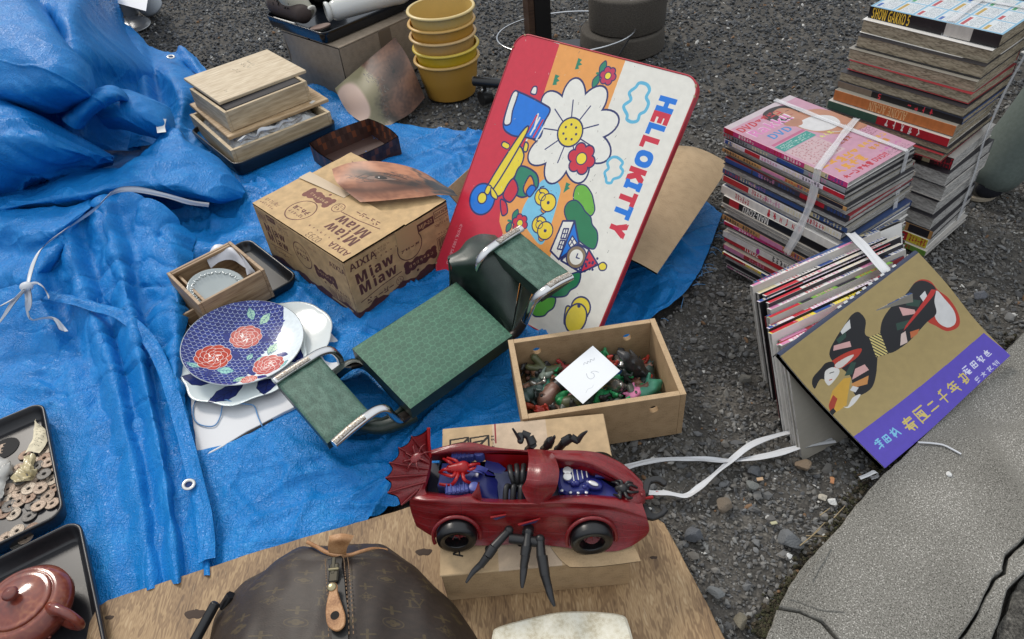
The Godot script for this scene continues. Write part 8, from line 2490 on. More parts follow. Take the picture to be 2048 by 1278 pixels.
const ORD := ["lowest of all in", "second from the bottom of", "third from the bottom of", "fourth from the bottom of", "fifth from the bottom of", "just under the red spined one with white capitals in", "x", "x", "just above the white lettered one in", "thin one near the foot of the upper bundle of", "top one of the lower bundle of", "bottom one of the upper bundle of", "second lowest of the upper bundle of", "directly under the black spined one with white capitals in", "x", "x", "directly above the red lettered white one in", "second above the red lettered white one in", "third above the red lettered white one in", "eighth from the top of", "seventh from the top of", "sixth from the top of", "fifth from the top of", "fourth from the top of", "third from the top of", "directly under the topmost one of", "x"]
const BACK := ["x", "x", "x", "fourth from the back of", "fifth from the back of", "sixth from the back of", "seventh from the back of", "eighth from the back of", "in the exact middle of", "eighth from the gold book in", "seventh from the gold book in", "sixth from the gold book in", "fifth from the gold book in", "fourth from the gold book in", "third from the gold book in", "second from the gold book in", "next to the gold book in"]
var atlas: StandardMaterial3D
const ROWS := 32
func spine_atlas() -> void:
	var p := Pic.new(1024, 1024, Color("c9c5bd"))
	var bg := ["ded9d2", "17161a", "d8d2cc", "c0202c", "c0713f", "b3232f", "1a1719", "7d6f98", "141216", "8d8f94", "43242a", "6d9a3f", "d9cdd8", "d9d4cf", "b98a54", "3b3a44", "d8c33a", "c93a7a", "38507e", "d5d0cb", "9b2f35", "dcd8d4", "2d2b30", "cfb9a6"]
	for r in 24:
		var y := r * 32.0
		p.rect(0, y, 1024, 32, Color(bg[r]))
		var light := Color(bg[r]).get_luminance() > 0.45
		var ink := Color("23202a") if light else Color("e6e0d6")
		if r >= 9:
			var x := 10.0
			while x < 960:
				var w := rand(60, 240)
				var c: Color = [ink, Color("b3212f"), Color("d7c9a0"), Color("2c4a8c"), Color("c77fa2")][rng.randi() % 5]
				if rng.randf() < 0.3:
					p.rect(x, y + 3, w, 26, c)
				else:
					kanji(p, "生活金号大文気社春年画花".substr(rng.randi() % 6, 6), Vector2(x + minf(w, 150), y + 28), 24, c, 0.13, Vector2.LEFT, PI)
				x += w + rand(8, 40)
	kanji(p, "キリギリ水着", Vector2(700, 30), 30, Color("c01f2b"), 0.17, Vector2(-1.7, 0), PI)
	kanji(p, "気女優大活社", Vector2(260, 29), 22, Color("b33a44"), 0.13, Vector2.LEFT, PI)
	letters(p, "MAN-ZOKU", Vector2(420, 48), 34, Color("e9e6e0"), PI, true, 1.3)
	p.rect(60, 34, 90, 28, Color("b3212f"))
	kanji(p, "吉原泡姫のHな私生活", Vector2(760, 93), 27, Color("23202a"), 0.14, Vector2(-1.2, 0), PI)
	p.disc(Vector2(320, 80), 15, Color("b03a92"), 14)
	letters(p, "ZOKU", Vector2(320, 112), 34, Color("efe9e2"), PI, true, 1.4)
	letters(p, "ALONE AGAIN", Vector2(640, 144), 31, Color("e5bb8b"), PI, false, 1.5, true)
	p.rect(0, 160, 440, 32, Color("3c5a4c"))
	kanji(p, "メガストア", Vector2(800, 190), 31, Color("f1ece6"), 0.2, Vector2(-2.1, 0), PI)
	kanji(p, "オトサー", Vector2(800, 223), 30, Color("c8303f"), 0.2, Vector2(-1.9, 0), PI)
	letters(p, "5", Vector2(380, 208), 36, Color("d8333f"), PI, true, 1.4)
	p.rect(0, 192, 300, 32, Color("7a6a5c"))
	kanji(p, "けらべの王", Vector2(560, 225), 30, Color("efeaf4"), 0.16, Vector2(1.6, 0))
	kanji(p, "原生大クラブ", Vector2(300, 228), 22, Color("e2cf6d"), 0.15, Vector2(1.4, 0))
	letters(p, "SHOW GAKKO 5", Vector2(30, 272), 34, Color("e2b93a"), 0.0, true, 1.25)
	p.rect(620, 258, 200, 28, Color("b9b3ac"))
	for r in range(24, 32):
		for k in 16:
			p.rect(k * 64, r * 32, 64, 32, [Color("dcd9d4"), Color("cfcac2"), Color("e2dfda"), Color("b9b4ad"), Color("2a282c"), Color("1d1c20"), Color("8d2a30"), Color("d8d3ca"), Color("9a958e"), Color("c9b9a4"), Color("54525a"), Color("8f8a80"), Color("33466e"), Color("c78fa8")][rng.randi() % 14])
	grain(p.im, 0.05, 5)
	atlas = tmat(p.tex(), 0.4)

func pages(brown: bool) -> StandardMaterial3D:
	var key := "pages" + str(brown)
	if not mats.has(key):
		var f := noise_field(256, [[SMOOTH, 100.0, 0.7, false, 8.0, 1.0], [SMOOTH, 24.0, 0.4, false, 8.0, 1.0]], 160)
		var m := tmat(tinted(f, 256, [[-0.8, lin(0.09, 0.07, 0.045)], [0.0, lin(0.35, 0.29, 0.20)], [0.8, lin(0.48, 0.41, 0.30)]] if brown else [[-0.8, lin(0.16, 0.15, 0.14)], [0.0, lin(0.44, 0.425, 0.40)], [0.8, lin(0.62, 0.60, 0.57)]]), 0.85, bumps(f, 256), 0.03)
		mats[key] = tri_planar(m, 9.0)
	return mats[key]
func magazine(called: String, label: String, xfm: Transform3D, w: float, th: float, d: float, row: int, spined: bool, brown: bool, group: String, cover: Material = null) -> Node3D:
	var o := thing(called, label, "book" if th > 0.011 else "magazine", Vector3.ZERO, 0, group)
	o.transform = xfm
	var s := -1.0 if spined else 1.0
	var c := 0.0007 if th > 0.005 else 0.0005
	part(o, "pages", box(Vector3(w - 0.003, th - 2.0 * c, d - 0.003), 0.0003), pages(brown), xf(Vector3(s * 0.0012, th * 0.5, 0)))
	var r := Rect2(0.0, row / 32.0 + 0.002, 1.0, 1.0 / 32.0 - 0.004)
	var cell := Rect2((row * 7 % 16) / 16.0 + 0.004, (24 + row % 8) / 32.0 + 0.004, 0.054, 0.023)
	var all := {"0+": cell, "0-": cell, "1+": cell, "1-": cell, "2+": cell, "2-": cell}
	part(o, "front_cover", box(Vector3(w, c, d), 0.0002, {} if cover else all), cover if cover else atlas, xf(Vector3(0, th - c * 0.5, 0)))
	part(o, "back_cover", box(Vector3(w, c, d), 0.0002, all), atlas, xf(Vector3(0, c * 0.5, 0)))
	part(o, "spine", box(Vector3(0.0012, th - 0.0002, d), 0.0003, {"0-": r, "0+": r, "1+": cell, "1-": cell, "2+": cell, "2-": cell}), atlas, xf(Vector3(s * w * 0.5, th * 0.5, 0)))
	return o

func dim(im: Image, k: float) -> void:
	for y in im.get_height():
		for x in im.get_width():
			var c := im.get_pixel(x, y)
			im.set_pixel(x, y, Color(c.r * k, c.g * k, c.b * k))

func lady_cover() -> ImageTexture:
	var p := Pic.new(512, 736, Color("d39fb4"))
	p.rect(0, 0, 512, 40, Color("d8c9cf"))
	var skin_c := Color("c78d70")
	p.poly(smooth2(v2("210,90 250,40 330,30 400,60 430,140 410,190 300,210 230,170"), 5), Color("2e2624"))
	p.poly(smooth2(v2("290,70 350,60 390,100 385,160 340,185 300,160 285,110"), 5), skin_c)
	p.poly(smooth2(v2("330,170 400,160 490,210 520,330 515,470 420,470 330,430 270,330 260,230"), 5), skin_c)
	p.poly(smooth2(v2("270,240 340,225 420,240 470,300 440,370 350,380 280,330"), 5), Color("e9e6e6"))
	p.poly(smooth2(v2("230,190 290,180 330,210 300,250 250,240"), 5), skin_c.darkened(0.06))
	p.line(v2("300,110 322,106"), 4, Color("3a2a26"))
	p.line(v2("348,104 370,106"), 4, Color("3a2a26"))
	p.line(v2("326,146 350,148"), 5, Color("b0574f"))
	p.line(smooth2(v2("440,400 400,430 360,420 340,400"), 4, false), 6, Color("d3cfcf"))
	letters(p, "DVD", Vector2(14, 82), 66, Color("c8232f"))
	kanji(p, "マガジン", Vector2(150, 56), 46, Color("c8232f"), 0.18)
	letters(p, "Rakk!!", Vector2(22, 150), 92, Color("f2ecef"), 0.0, true, 1.15)
	letters(p, "Rakk!!", Vector2(26, 152), 88, Color("e58ac4"), 0.0, true, 1.15)
	letters(p, "DVD", Vector2(70, 232), 66, Color("3f8fd0"), 0.0, true, 1.2)
	p.rect(20, 284, 236, 18, Color("c86a90"))
	p.rect(16, 308, 240, 60, Color("3f9e93"))
	fine_print(p, 24, 316, 220, 46, 3, Color("e8efe9"))
	p.rect(16, 374, 226, 170, Color("d8b9bd"))
	for k in 9:
		fine_print(p, 22 + k * 24, 380, 18, 156, 9, Color("a8434f"))
	kanji(p, "大人気", Vector2(250, 380), 30, Color("dfe56a"), 0.15)
	kanji(p, "生活文", Vector2(262, 470), 34, Color("b0522a"), 0.15)
	kanji(p, "号出しシロ", Vector2(24, 560), 52, Color("e8a33a"), 0.2)
	kanji(p, "人気女優", Vector2(40, 618), 52, Color("e8a33a"), 0.2)
	kanji(p, "大ーンと水着", Vector2(24, 680), 34, Color("c92a3c"), 0.2)
	letters(p, "DVD!!", Vector2(236, 698), 42, Color("c92a3c"))
	kanji(p, "ビデオのキン", Vector2(300, 560), 34, Color("e6aa4a"), 0.18)
	kanji(p, "ドキ水ホ", Vector2(320, 604), 36, Color("d98f35"), 0.18)
	kanji(p, "ケンカのシンチン", Vector2(330, 660), 20, Color("cf6ab2"), 0.15)
	fine_print(p, 340, 690, 150, 34, 3, Color("5a4a58"))
	fine_print(p, 420, 470, 80, 80, 6, Color("7a3f4f"))
	dim(p.im, 0.84)
	grain(p.im, 0.03, 6)
	return p.tex()

func advert_cover() -> ImageTexture:
	var p := Pic.new(512, 700, Color("8cc0de"))
	for r in 6:
		for c in 3:
			var x := 16.0 + c * 165
			var y := 16.0 + r * 114
			p.rect(x, y, 152, 102, Color("e6ebee"))
			var hc: Color = [Color("2f62b5"), Color("c03a3f"), Color("3f9e62"), Color("c9a23a")][rng.randi() % 4]
			p.rect(x + 6, y + 6, rand(50, 130), 18, hc)
			fine_print(p, x + 8, y + 30, 136, 66, 7, Color("5a6a78"), 0.8)
	dim(p.im, 0.86)
	grain(p.im, 0.03, 7)
	return p.tex()

var tape_m: StandardMaterial3D
func tape() -> StandardMaterial3D:
	if tape_m == null:
		tape_m = mat(Color(0.90, 0.90, 0.91, 0.38), 0.3)
		tape_m.transparency = BaseMaterial3D.TRANSPARENCY_ALPHA
	return tape_m

func band(o: Node3D, pts: PackedVector3Array, wide: Vector3, width := 0.011) -> void:
	part(o, "tape_strand", strap(smooth3(pts, pts.size() * 6), wide, wide, width, 0.0007, 0.0012), tape())

func left_stack() -> void:
	spine_atlas()
	var bottom := Vector3(0.549, 0.004, -0.998)
	var top := Vector3(0.538, 0.26, -1.058)
	var rows := [21, 13, 9, 16, 12, 20, 3, 2, 21, 12, 17, 14, 11, 23, 1, 0, 22, 19, 18, 13, 15, 23, 14, 20, 12, 9, 17]
	var th := [0.007, 0.006, 0.012, 0.006, 0.007, 0.009, 0.010, 0.012, 0.008, 0.005, 0.007, 0.010, 0.012, 0.007, 0.014, 0.015, 0.010, 0.012, 0.009, 0.010, 0.009, 0.008, 0.007, 0.009, 0.008, 0.008, 0.009]
	var named := {6: "red spined magazine with white capitals low in the left stack", 7: "white spined magazine with black and red characters below the middle of the left stack", 14: "black spined magazine with bold white capitals in the middle of the left stack", 15: "white spined magazine with big red characters in the left stack", 26: "magazine with a woman in a white top on its cover, topmost of the left stack"}
	var word := ["cream", "tan", "grey", "yellow", "lilac", "wine red", "red", "white", "pale", "lilac", "pink", "ochre", "green", "beige", "black", "white", "charcoal", "off white", "navy", "cream", "slate", "beige", "ochre", "wine red", "lilac", "grey", "pink"]
	var sum := 0.0
	for t in th:
		sum += t
	var y := 0.004
	for i in 27:
		var t: float = th[i] * 0.256 / sum
		var k := y / 0.26
		var c := bottom.lerp(top, k)
		var lower := i < 11
		c += Vector3(rand(-0.004, 0.004) + (0.004 if lower else 0.0), 0, rand(-0.004, 0.004))
		if i == 26:
			c = top
		c.y = y
		var yaw := 0.55 + rand(-0.02, 0.02) + (0.05 if lower else 0.0)
		if i == 26:
			yaw = 0.55
		var label: String = named.get(i, "%s magazine, %s the left stack" % [word[i], ORD[i]])
		magazine("magazine", label, Transform3D(Basis.from_euler(Vector3(rand(-0.006, 0.006), yaw, rand(-0.006, 0.006))), c), 0.175 + rand(-0.004, 0.002), t - 0.0003, 0.251 + rand(-0.008, 0.002), rows[i], i in [0, 3, 5, 6, 7, 10, 11, 14, 15, 17, 18, 20, 22, 24, 25] or i == 26, false, "magazines tied in the left stack", paintx("lady", lady_cover(), 0.4) if i == 26 else null)
		y += t
	var o := thing("plastic_tape", "clear plastic tape crossed over the left stack of magazines", "tape", top, 0.55)
	band(o, PackedVector3Array([Vector3(0.05, 0.002, -0.127), Vector3(0.05, 0.0022, -0.05), Vector3(0.052, 0.0022, 0.05), Vector3(0.054, 0.0015, 0.128)]), Vector3.RIGHT)
	band(o, PackedVector3Array([Vector3(0.054, 0.001, 0.1285), Vector3(0.050, -0.05, 0.134), Vector3(0.04, -0.10, 0.146), Vector3(0.036, -0.16, 0.158)]), Vector3.RIGHT)
	band(o, PackedVector3Array([Vector3(0.09, 0.0018, 0.012), Vector3(0.03, 0.003, 0.03), Vector3(-0.03, 0.003, 0.05), Vector3(-0.09, 0.0018, 0.07)]), Vector3.BACK)
	band(o, PackedVector3Array([Vector3(-0.0905, 0.001, 0.071), Vector3(-0.096, -0.05, 0.075), Vector3(-0.104, -0.11, 0.07), Vector3(-0.112, -0.155, 0.062)]), Vector3.BACK, 0.014)

func tower_stack() -> void:
	var pts := [Vector3(0.7785, 0.004, -1.1595), Vector3(0.7835, 0.19, -1.1845), Vector3(0.7585, 0.19, -1.1795), Vector3(0.8235, 0.385, -1.2295)]
	var th := [[0.012, 0.02, 0.018, 0.028, 0.03, 0.03, 0.028, 0.024], [0.014, 0.012, 0.016, 0.020, 0.012, 0.018, 0.018, 0.02, 0.022, 0.024, 0.022]]
	var rows := [[11, 16, 14, 9, 9, 21, 9, 10], [15, 14, 5, 4, 6, 13, 15, 20, 19, 16, 8]]
	var sp := [[1, 1, 1, 0, 0, 0, 0, 1], [0, 0, 1, 1, 1, 0, 0, 0, 0, 0, 1]]
	var labels := [["thin green edged book at the foot of the right tower", "yellow spined thick book second from the foot of the right tower", "ochre spined thick book third from the foot of the right tower", "grey paged thick book, fourth from the foot of the right tower", "grey paged thick book, fifth from the foot of the right tower", "grey paged thick book in the middle of the right tower's lower bundle", "grey paged thick book just under the maroon spined one", "maroon spined thick book with white lettering, on top of the right tower's lower bundle"],
		["grey book lowest in the right tower's upper bundle", "thin tan book above the tower's lowest grey book", "red spined book with big white characters in the right tower", "orange spined book with pale serif capitals in the right tower", "black spined book with red characters and a 5 in the right tower", "brown paged book above the black spined one in the tower", "brown paged book with a grey cover, middle of the upper bundle", "brown paged book with a wine red cover in the upper bundle", "brown paged thick book, third from the top of the tower", "grey paged thick book with a yellow cover, second from the top of the tower", "book with blue and white advert cover, topmost of the right tower"]]
	for b in 2:
		var sum := 0.0
		for t in th[b]:
			sum += t
		var h: float = 0.186 if b == 0 else 0.195
		var y: float = pts[b * 2].y
		for i in th[b].size():
			var t: float = th[b][i] * h / sum
			var c: Vector3 = pts[b * 2].lerp(pts[b * 2 + 1], (y - pts[b * 2].y) / h)
			c += Vector3(rand(-0.004, 0.004), 0, rand(-0.004, 0.004))
			c.y = y
			var last: bool = b == 1 and i == 10
			magazine("thick_book", labels[b][i], Transform3D(Basis.from_euler(Vector3(rand(-0.008, 0.008), 0.6435 + rand(-0.025, 0.025), rand(-0.012, 0.004))), c), 0.165 + rand(-0.006, 0.002), t - 0.0006, 0.225 + rand(-0.008, 0.003), rows[b][i], sp[b][i] == 1, b == 1, "thick books tied in the right tower", paintx("advert", advert_cover(), 0.25) if last else null)
			y += t
	var o := thing("plastic_tape", "clear plastic tape round the tower of thick books at the right", "tape", pts[3], 0.6435)
	band(o, PackedVector3Array([Vector3(0.03, 0.002, -0.115), Vector3(0.032, 0.0022, -0.04), Vector3(0.035, 0.0022, 0.04), Vector3(0.038, 0.0015, 0.114)]), Vector3.RIGHT)
	band(o, PackedVector3Array([Vector3(0.038, 0.001, 0.1155), Vector3(0.03, -0.06, 0.122), Vector3(0.0, -0.13, 0.122), Vector3(-0.03, -0.2, 0.128), Vector3(-0.03, -0.28, 0.135), Vector3(-0.03, -0.375, 0.138)]), Vector3.RIGHT, 0.013)
	band(o, PackedVector3Array([Vector3(0.084, 0.0015, 0.02), Vector3(0.0, 0.003, 0.024), Vector3(-0.083, 0.0015, 0.028)]), Vector3.BACK)
	band(o, PackedVector3Array([Vector3(-0.0845, 0.001, 0.028), Vector3(-0.096, -0.06, 0.03), Vector3(-0.112, -0.12, 0.03), Vector3(-0.128, -0.19, 0.032)]), Vector3.BACK, 0.014)

func gold_cover() -> ImageTexture:
	var gold := lin(0.40, 0.295, 0.115)
	var p := Pic.new(768, 600, gold)
	var violet := Color("5a48b8")
	p.poly(v2("-39,444 746,449 783,616 -19,608"), violet)
	var black := Color("151316")
	var pink := Color("d9a7a2")
	var red := Color("b8331f")
	var green := Color("27463a")
	p.poly(smooth2(v2("614,126 662,114 696,146 694,192 712,252 703,322 666,363 612,350 584,302 570,260 641,237"), 5), red)
	p.poly(smooth2(v2("683,190 691,238 692,304 663,344 622,339 601,297 615,252"), 5), Color("d8d6d4"))
	p.poly(smooth2(v2("375,186 426,148 504,127 579,124 641,112 679,134 691,180 645,219 617,264 564,267 493,277 425,284 350,274 340,225"), 5), black)
	p.poly(smooth2(v2("351,58 379,68 372,112 328,154 338,192 305,252 243,314 192,343 139,327 171,261 169,218 161,167 176,128 232,98 296,76"), 5), black)
	for s in [["985,465 1050,480 1060,500 1000,510", pink]]:
		pass
	p.poly(v2("516,147 556,194 549,211 499,184"), pink)
	p.poly(v2("565,140 603,181 577,196 543,159"), green)
	p.poly(v2("453,192 511,215 482,234 436,219"), green)
	p.poly(v2("611,165 645,161 632,190 606,191"), Color("d8d6d4"))
	p.poly(v2("476,255 520,269 497,280 461,279"), Color("c46a3a"))
	p.poly(v2("439,240 463,241 439,283 405,276"), Color("d8c0b6"))
	p.poly(v2("302,75 328,70 304,102 259,102 262,88"), Color("dcdad6"))
	p.poly(v2("203,118 262,141 250,162 189,133"), pink)
	p.poly(v2("226,104 277,102 263,120 222,124"), green)
	p.poly(v2("208,212 222,224 181,254 157,241"), green)
	p.poly(v2("203,243 241,251 239,279 167,271"), pink)
	p.poly(v2("156,282 224,296 198,320 152,300"), Color("c98a4a"))
	p.poly(v2("155,292 167,311 146,319 137,299"), Color("d8d6d4"))
	p.poly(v2("456,236 478,224 672,173 687,188 663,198"), Color("c02a22"))
	var obi := v2("330,172 376,186 344,272 296,255")
	p.poly(obi, Color("d9c67a"))
	for i in 7:
		for j in 11:
			if (i + j) % 2 == 0:
				var a := obi[0].lerp(obi[1], i / 7.0).lerp(obi[3].lerp(obi[2], i / 7.0), j / 11.0)
				var b := obi[0].lerp(obi[1], (i + 1) / 7.0).lerp(obi[3].lerp(obi[2], (i + 1) / 7.0), (j + 1) / 11.0)
				p.line(PackedVector2Array([a, b]), 4, black)
	p.poly(smooth2(v2("150,165 214,167 275,190 244,209 187,210 160,203"), 4), red)
	p.poly(smooth2(v2("158,181 201,182 236,193 204,203 164,204"), 4), Color("d8d0c8"))
	p.poly(smooth2(v2("111,160 138,154 160,166 153,186 123,185 100,209 80,194 34,212 36,193 62,171"), 5), black)
	p.poly(smooth2(v2("120,178 145,182 159,202 149,220 117,232 90,235 90,212 104,191"), 5), Color("dedad4"))
	p.line(v2("124,196 139,202"), 3, black)
	p.line(v2("106,219 114,222"), 4, red)
	p.poly(v2("149,247 171,261 89,338 -4,337 11,310 86,261"), Color("cfa03a"))
	p.poly(v2("25,299 77,276 79,298 6,338 -4,332"), Color("a83a22"))
	p.poly(v2("3,319 35,318 33,335 -3,338"), black)
	p.poly(smooth2(v2("89,345 125,329 156,336 119,350 86,351 75,336"), 4), Color("dedad4"))
	var d: Vector2 = (Vector2(478,510) - Vector2(158,503)).normalized()
	var turn := d.angle()
	kanji(p, "春画二千年史", Vector2(182,510) + d.orthogonal() * 22, 64, Color("d6c06a"), 0.095, d, turn)
	kanji(p, "澤田松", Vector2(54,502) + d.orthogonal() * 12, 38, Color("7fc6e6"), 0.12, d, turn)
	kanji(p, "福田和彦", Vector2(545,511) + d.orthogonal() * 20, 38, Color("dcdcf0"), 0.12, d, turn)
	kanji(p, "愛文花刊", Vector2(554,543) - d.orthogonal() * 12, 34, Color("cfd0ea"), 0.12, d, turn)
	grain(p.im, 0.025, 14)
	return p.tex()

func standing_bundle() -> void:
	var s := Vector3(0.93, 0.035, -0.36).normalized()
	var back := Vector3(0.362, 0.168, -0.818)
	var front := Vector3(0.356, 0.158, -0.672)
	var rows := [18, 1, 21, 13, 19, 12, 19, 21, 15, 11, 19, 12, 16, 20, 17, 21, 18]
	var n := rows.size()
	var words := ["grey edged thin magazine, backmost of the upright row", "black spined magazine with green and yellow lettering, second from the back of the upright row", "cream spined magazine third from the back of the upright row"]
	for i in n:
		var k := float(i) / (n - 1)
		var tl := back.lerp(front, k) + Vector3(rand(-0.004, 0.012), rand(-0.012, 0.003), 0)
		var down := Vector3(0.045, -0.165, 0.05).lerp(Vector3(0.100, -0.150, 0.030), k)
		var hgt := down.length() * rand(0.94, 1.0)
		var up := -down.normalized()
		var nrm := s.cross(up).normalized()
		up = nrm.cross(s).normalized()
		var L := rand(0.225, 0.262) if i > 1 else 0.285
		var t := rand(0.006, 0.0085)
		var c := tl + s * L * 0.5 - up * hgt * 0.5 - nrm * t * 0.5
		if c.y - hgt * 0.5 < 0.0:
			c.y += 0.002
		var label: String = words[i] if i < 3 else "%s magazine, %s the upright row" % [["navy", "black", "pale", "beige", "white", "lilac", "off white", "cream", "slate", "green", "whitish", "mauve", "yellow", "wine red", "pink", "ivory", "dark blue"][i], BACK[i]]
		magazine("upright_magazine", label, Transform3D(Basis(-up, nrm, s), c), hgt, t, L, rows[i], true, false, "magazines standing spine up in the tied row")
	var o := thing("art_book", "large softcover book with gold cover, kimono figure and violet band leaning on the upright row", "book")
	var curves := [
		v3("352,168,-655 432,178,-702 515,188,-750 600,199,-800"),
		v3("392,118,-634 478,130,-680 566,142,-728 645,152,-776"),
		v3("440,66,-604 527,76,-650 612,86,-698 694,95,-748"),
		v3("490,20,-562 576,28,-612 660,36,-665 746,45,-718")]
	var body := []
	for c in curves:
		var r := PackedVector3Array()
		for pt in c:
			r.append(pt + Vector3(-0.0006, -0.0010, -0.0004))
		body.append(r)
	part(o, "pages", skin(body, 40, 30, null, 0.009), pages(false))
	part(o, "front_cover", skin(curves, 40, 30, null, 0.0008), paintx("gold", gold_cover(), 0.3))
	var sp := []
	for c in [curves[0], body[0]]:
		var r := PackedVector3Array()
		for pt in c:
			r.append(pt + (Vector3(-0.004, 0.0015, -0.004) if sp.is_empty() else Vector3(-0.006, -0.008, -0.008)))
		sp.append(r)
	part(o, "spine", skin([sp[1], sp[0], curves[0]], 40, 6, null, 0.001), mat(lin(0.03, 0.04, 0.08), 0.4))
	for i in 10:
		part(o, "spine_mark", box(Vector3(0.007, 0.0006, 0.003), 0.0002), mat(lin(0.62, 0.62, 0.6), 0.5), Transform3D(Basis.from_euler(Vector3(0.5, 0.5, 0.1)), sp[0][0].lerp(sp[0][3], 0.42 + i * 0.045) + Vector3(0.002, 0.0022, 0.0)))
	var tp := thing("white_strap", "white plastic strap tied round the upright row of magazines", "tape")
	var tm := mat(lin(0.60, 0.61, 0.63), 0.35)
	part(tp, "strap_top", strap(smooth3(v3("536,186,-880 536,190,-856 538,192,-830 541,192,-803 546,190,-774 559,175,-773"), 24), Vector3.RIGHT, Vector3.RIGHT, 0.016, 0.0007, 0.0015), tm)
	part(tp, "strap_side", strap(smooth3(v3("396,30,-759 401,20,-744 415,14,-722 428,12,-697 447,8,-678"), 24), Vector3.UP, Vector3.UP, 0.014, 0.0007, 0.0015), tm)
func crouching_person() -> void:
	var o := thing("person", "person in grey green trousers and grey slippers crouching at the right edge", "person", Vector3.ZERO)
	var an: Vector3 = Vector3(0.997, 0.0800, -1.196)
	var kn := Vector3(1.17, 0.40, -1.22)
	var hp := Vector3(1.33, 0.30, -1.55)
	var an2 := Vector3(1.30, 0.07, -1.40)
	var kn2 := Vector3(1.42, 0.40, -1.30)
	var hp2 := Vector3(1.50, 0.30, -1.60)
	var cloth := tmat(tinted(noise_field(256, [[SMOOTH, 20.0, 0.5, false], [SMOOTH, 90.0, 0.5, false]], 171), 256, [[-0.8, lin(0.09, 0.115, 0.10)], [0.8, lin(0.14, 0.17, 0.155)]]), 0.9)
	tri_planar(cloth, 6.0)
	part(o, "trousers", flesh([[an + Vector3(0, -0.02, 0), kn, 0.052, 0.075], [kn, hp, 0.078, 0.10], [an2, kn2, 0.052, 0.075], [kn2, hp2, 0.078, 0.10], [hp, hp2, 0.11, 0.11], [hp.lerp(hp2, 0.5), hp.lerp(hp2, 0.5) + Vector3(0, 0.12, -0.02), 0.13, 0.12]], 0.014, 0.04), cloth)
	var mid := hp.lerp(hp2, 0.5)
	part(o, "shirt", flesh([[mid + Vector3(0, 0.13, -0.02), mid + Vector3(-0.05, 0.42, 0.06), 0.125, 0.135], [mid + Vector3(-0.18, 0.46, 0.06), mid + Vector3(0.12, 0.46, 0.02), 0.06, 0.06], [mid + Vector3(-0.19, 0.45, 0.06), mid + Vector3(-0.24, 0.25, 0.16), 0.055, 0.047], [mid + Vector3(-0.24, 0.25, 0.16), kn + Vector3(0.02, 0.09, -0.02), 0.047, 0.04], [mid + Vector3(0.13, 0.45, 0.02), mid + Vector3(0.14, 0.25, 0.16), 0.055, 0.047], [mid + Vector3(0.14, 0.25, 0.16), kn2 + Vector3(0.0, 0.09, -0.02), 0.047, 0.04]], 0.016, 0.04), mat(lin(0.08, 0.09, 0.11), 0.9))
	var hd := mid + Vector3(-0.08, 0.66, 0.12)
	part(o, "head", flesh([[hd, hd + Vector3(-0.004, -0.06, 0.02), 0.082, 0.06], [hd + Vector3(0, -0.06, -0.02), hd + Vector3(0.02, -0.16, -0.05), 0.052, 0.056], [hd + Vector3(-0.02, -0.01, 0.085), hd + Vector3(-0.022, -0.028, 0.092), 0.01, 0.014]], 0.009, 0.02), mat(lin(0.42, 0.26, 0.18), 0.6))
	part(o, "hair", flesh([[hd + Vector3(0.005, 0.028, -0.02), hd + Vector3(0.002, 0.0, -0.04), 0.085, 0.08]], 0.01, 0.02), mat(lin(0.02, 0.018, 0.016), 0.7))
	var felt := card("felt", lin(0.105, 0.095, 0.082))
	for f in [[Vector3(0.959, 0.0000, -1.195), an, 0], [Vector3(1.22, 0, -1.28), an2, 1]]:
		var toe: Vector3 = f[0] + Vector3(0.018, 0.03, -0.005)
		var heel: Vector3 = Vector3(f[1].x, 0.035, f[1].z - 0.05)
		part(o, "slipper", flesh([[toe, toe.lerp(heel, 0.45) + Vector3(0, 0.018, 0), 0.034, 0.043], [toe.lerp(heel, 0.4) + Vector3(0, 0.016, 0), heel + Vector3(0, 0.01, 0), 0.042, 0.034]], 0.006, 0.012), felt)
		var along_v := (heel - toe).normalized()
		var side := along_v.cross(Vector3.UP).normalized()
		var sole := PackedVector2Array()
		for k in 24:
			var a := TAU * k / 24
			var c: Vector3 = toe.lerp(heel, 0.5) + along_v * cos(a) * (toe.distance_to(heel) * 0.5 + 0.036) + side * sin(a) * 0.042
			sole.append(Vector2(c.x, c.z))
		part(o, "sole", slab(sole, 0.001, 0.011, 0.002), mat(lin(0.34, 0.29, 0.22), 0.8))
		part(o, "toe_opening", ball(Vector3(0.027, 0.021, 0.012), 16, 10), mat(lin(0.004, 0.005, 0.010), 0.9), Transform3D(Basis.looking_at(-along_v + Vector3(0.15, 0.15, 0), Vector3.UP), toe - along_v * 0.028 + Vector3(0.012, 0.003, 0.004)))

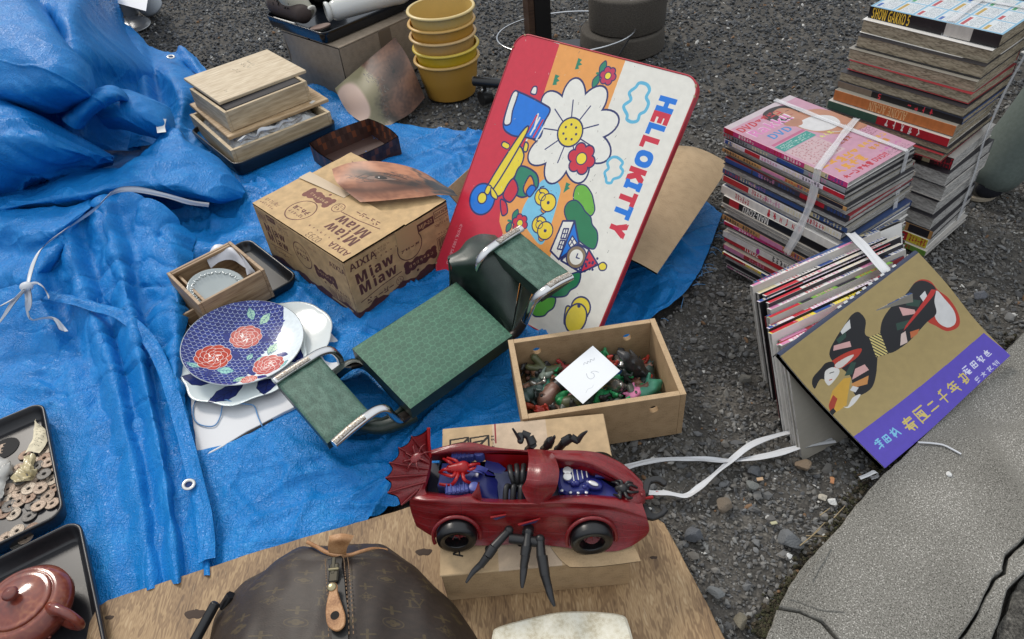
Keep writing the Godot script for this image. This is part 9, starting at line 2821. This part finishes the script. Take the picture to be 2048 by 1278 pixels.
func small_litter() -> void:
	var white := mat(lin(0.60, 0.61, 0.63), 0.35)
	white.backlight_enabled = true
	white.backlight = Color(0.3, 0.3, 0.32)
	var o := thing("white_ribbon", "long white plastic ribbon trailing over the gravel from the upright magazines to the toy car", "ribbon")
	part(o, "ribbon_strand", strap(smooth3(v3("117,12,-591 159,10,-572 189,9,-566 214,8,-560 236,11,-570 280,10,-601 325,14,-629 374,12,-643 437,9,-653"), 70), Vector3(0, 0.2, 1), Vector3(0.2, 0.4, 1), 0.010, 0.0006, 0.0018), white)
	part(o, "ribbon_strand", strap(smooth3(v3("119,14,-607 148,13,-616 199,10,-622 249,9,-617 297,8,-609 349,9,-612 395,10,-619 447,9,-625"), 70), Vector3(0, 0.2, 1), Vector3(0.2, 0.4, 1), 0.011, 0.0006, 0.0018), white)
	part(o, "ribbon_end", strap(smooth3(v3("455,10,-557 465,14,-558 475,18,-559 480,12,-557 471,8,-557"), 16), Vector3(0, 0.5, 1), Vector3(0.2, 0.4, 1), 0.007, 0.0006, 0.001), white)
	solo("white_string", tube(smooth3(v3("548,29,-592 565,28,-589 579,28,-584 587,28,-576 595,28,-566"), 24), 0.0017, 6, 0.6), white, "short piece of white string lying on the concrete beside the gold book", "string")
	for k in 5:
		var a: Vector3 = [Vector3(0.339, 0.0080, -0.468), Vector3(0.352, 0.0080, -0.481), Vector3(0.353, 0.0100, -0.475), Vector3(0.397, 0.0080, -0.502), Vector3(0.380, 0.0100, -0.507)][k]
		var b: Vector3 = [Vector3(0.371, 0.0140, -0.485), Vector3(0.377, 0.0100, -0.476), Vector3(0.381, 0.0140, -0.494), Vector3(0.417, 0.0120, -0.516), Vector3(0.397, 0.0100, -0.516)][k]
		solo("dry_twig", rod(a, b, 0.0009, 0.0005, 5), mat(lin(0.30, 0.23, 0.13), 0.8), ["pale dry grass stalk slanting up from the concrete edge", "pale dry grass stalk lying level by the concrete edge", "pale dry grass stalk crossing the others by the biggest stone", "pale dry stalk nearest the gold book along the concrete", "short pale dry stalk among the cream stone chips"][k], "twig")
	for k in 4:
		var at: Vector3 = [Vector3(0.322, 0.0080, -0.574), Vector3(0.419, 0.0060, -0.560), Vector3(0.178, 0.0080, -0.569), Vector3(0.318, 0.0070, -0.505)][k]
		solo("litter_chip", box(Vector3(0.009, 0.002, 0.005), 0.0006), mat([lin(0.45, 0.30, 0.18), lin(0.40, 0.18, 0.08), lin(0.36, 0.02, 0.02), lin(0.42, 0.40, 0.25)][k], 0.7), ["tan chip of wood under the ribbon's upper strand", "orange brown chip beside the book's lower corner", "small red plastic bit by the car's pincers", "yellowish chip on the gravel left of the squarish stone"][k], "chip", xf(at, k * 1.1, 0.2, 0.1))
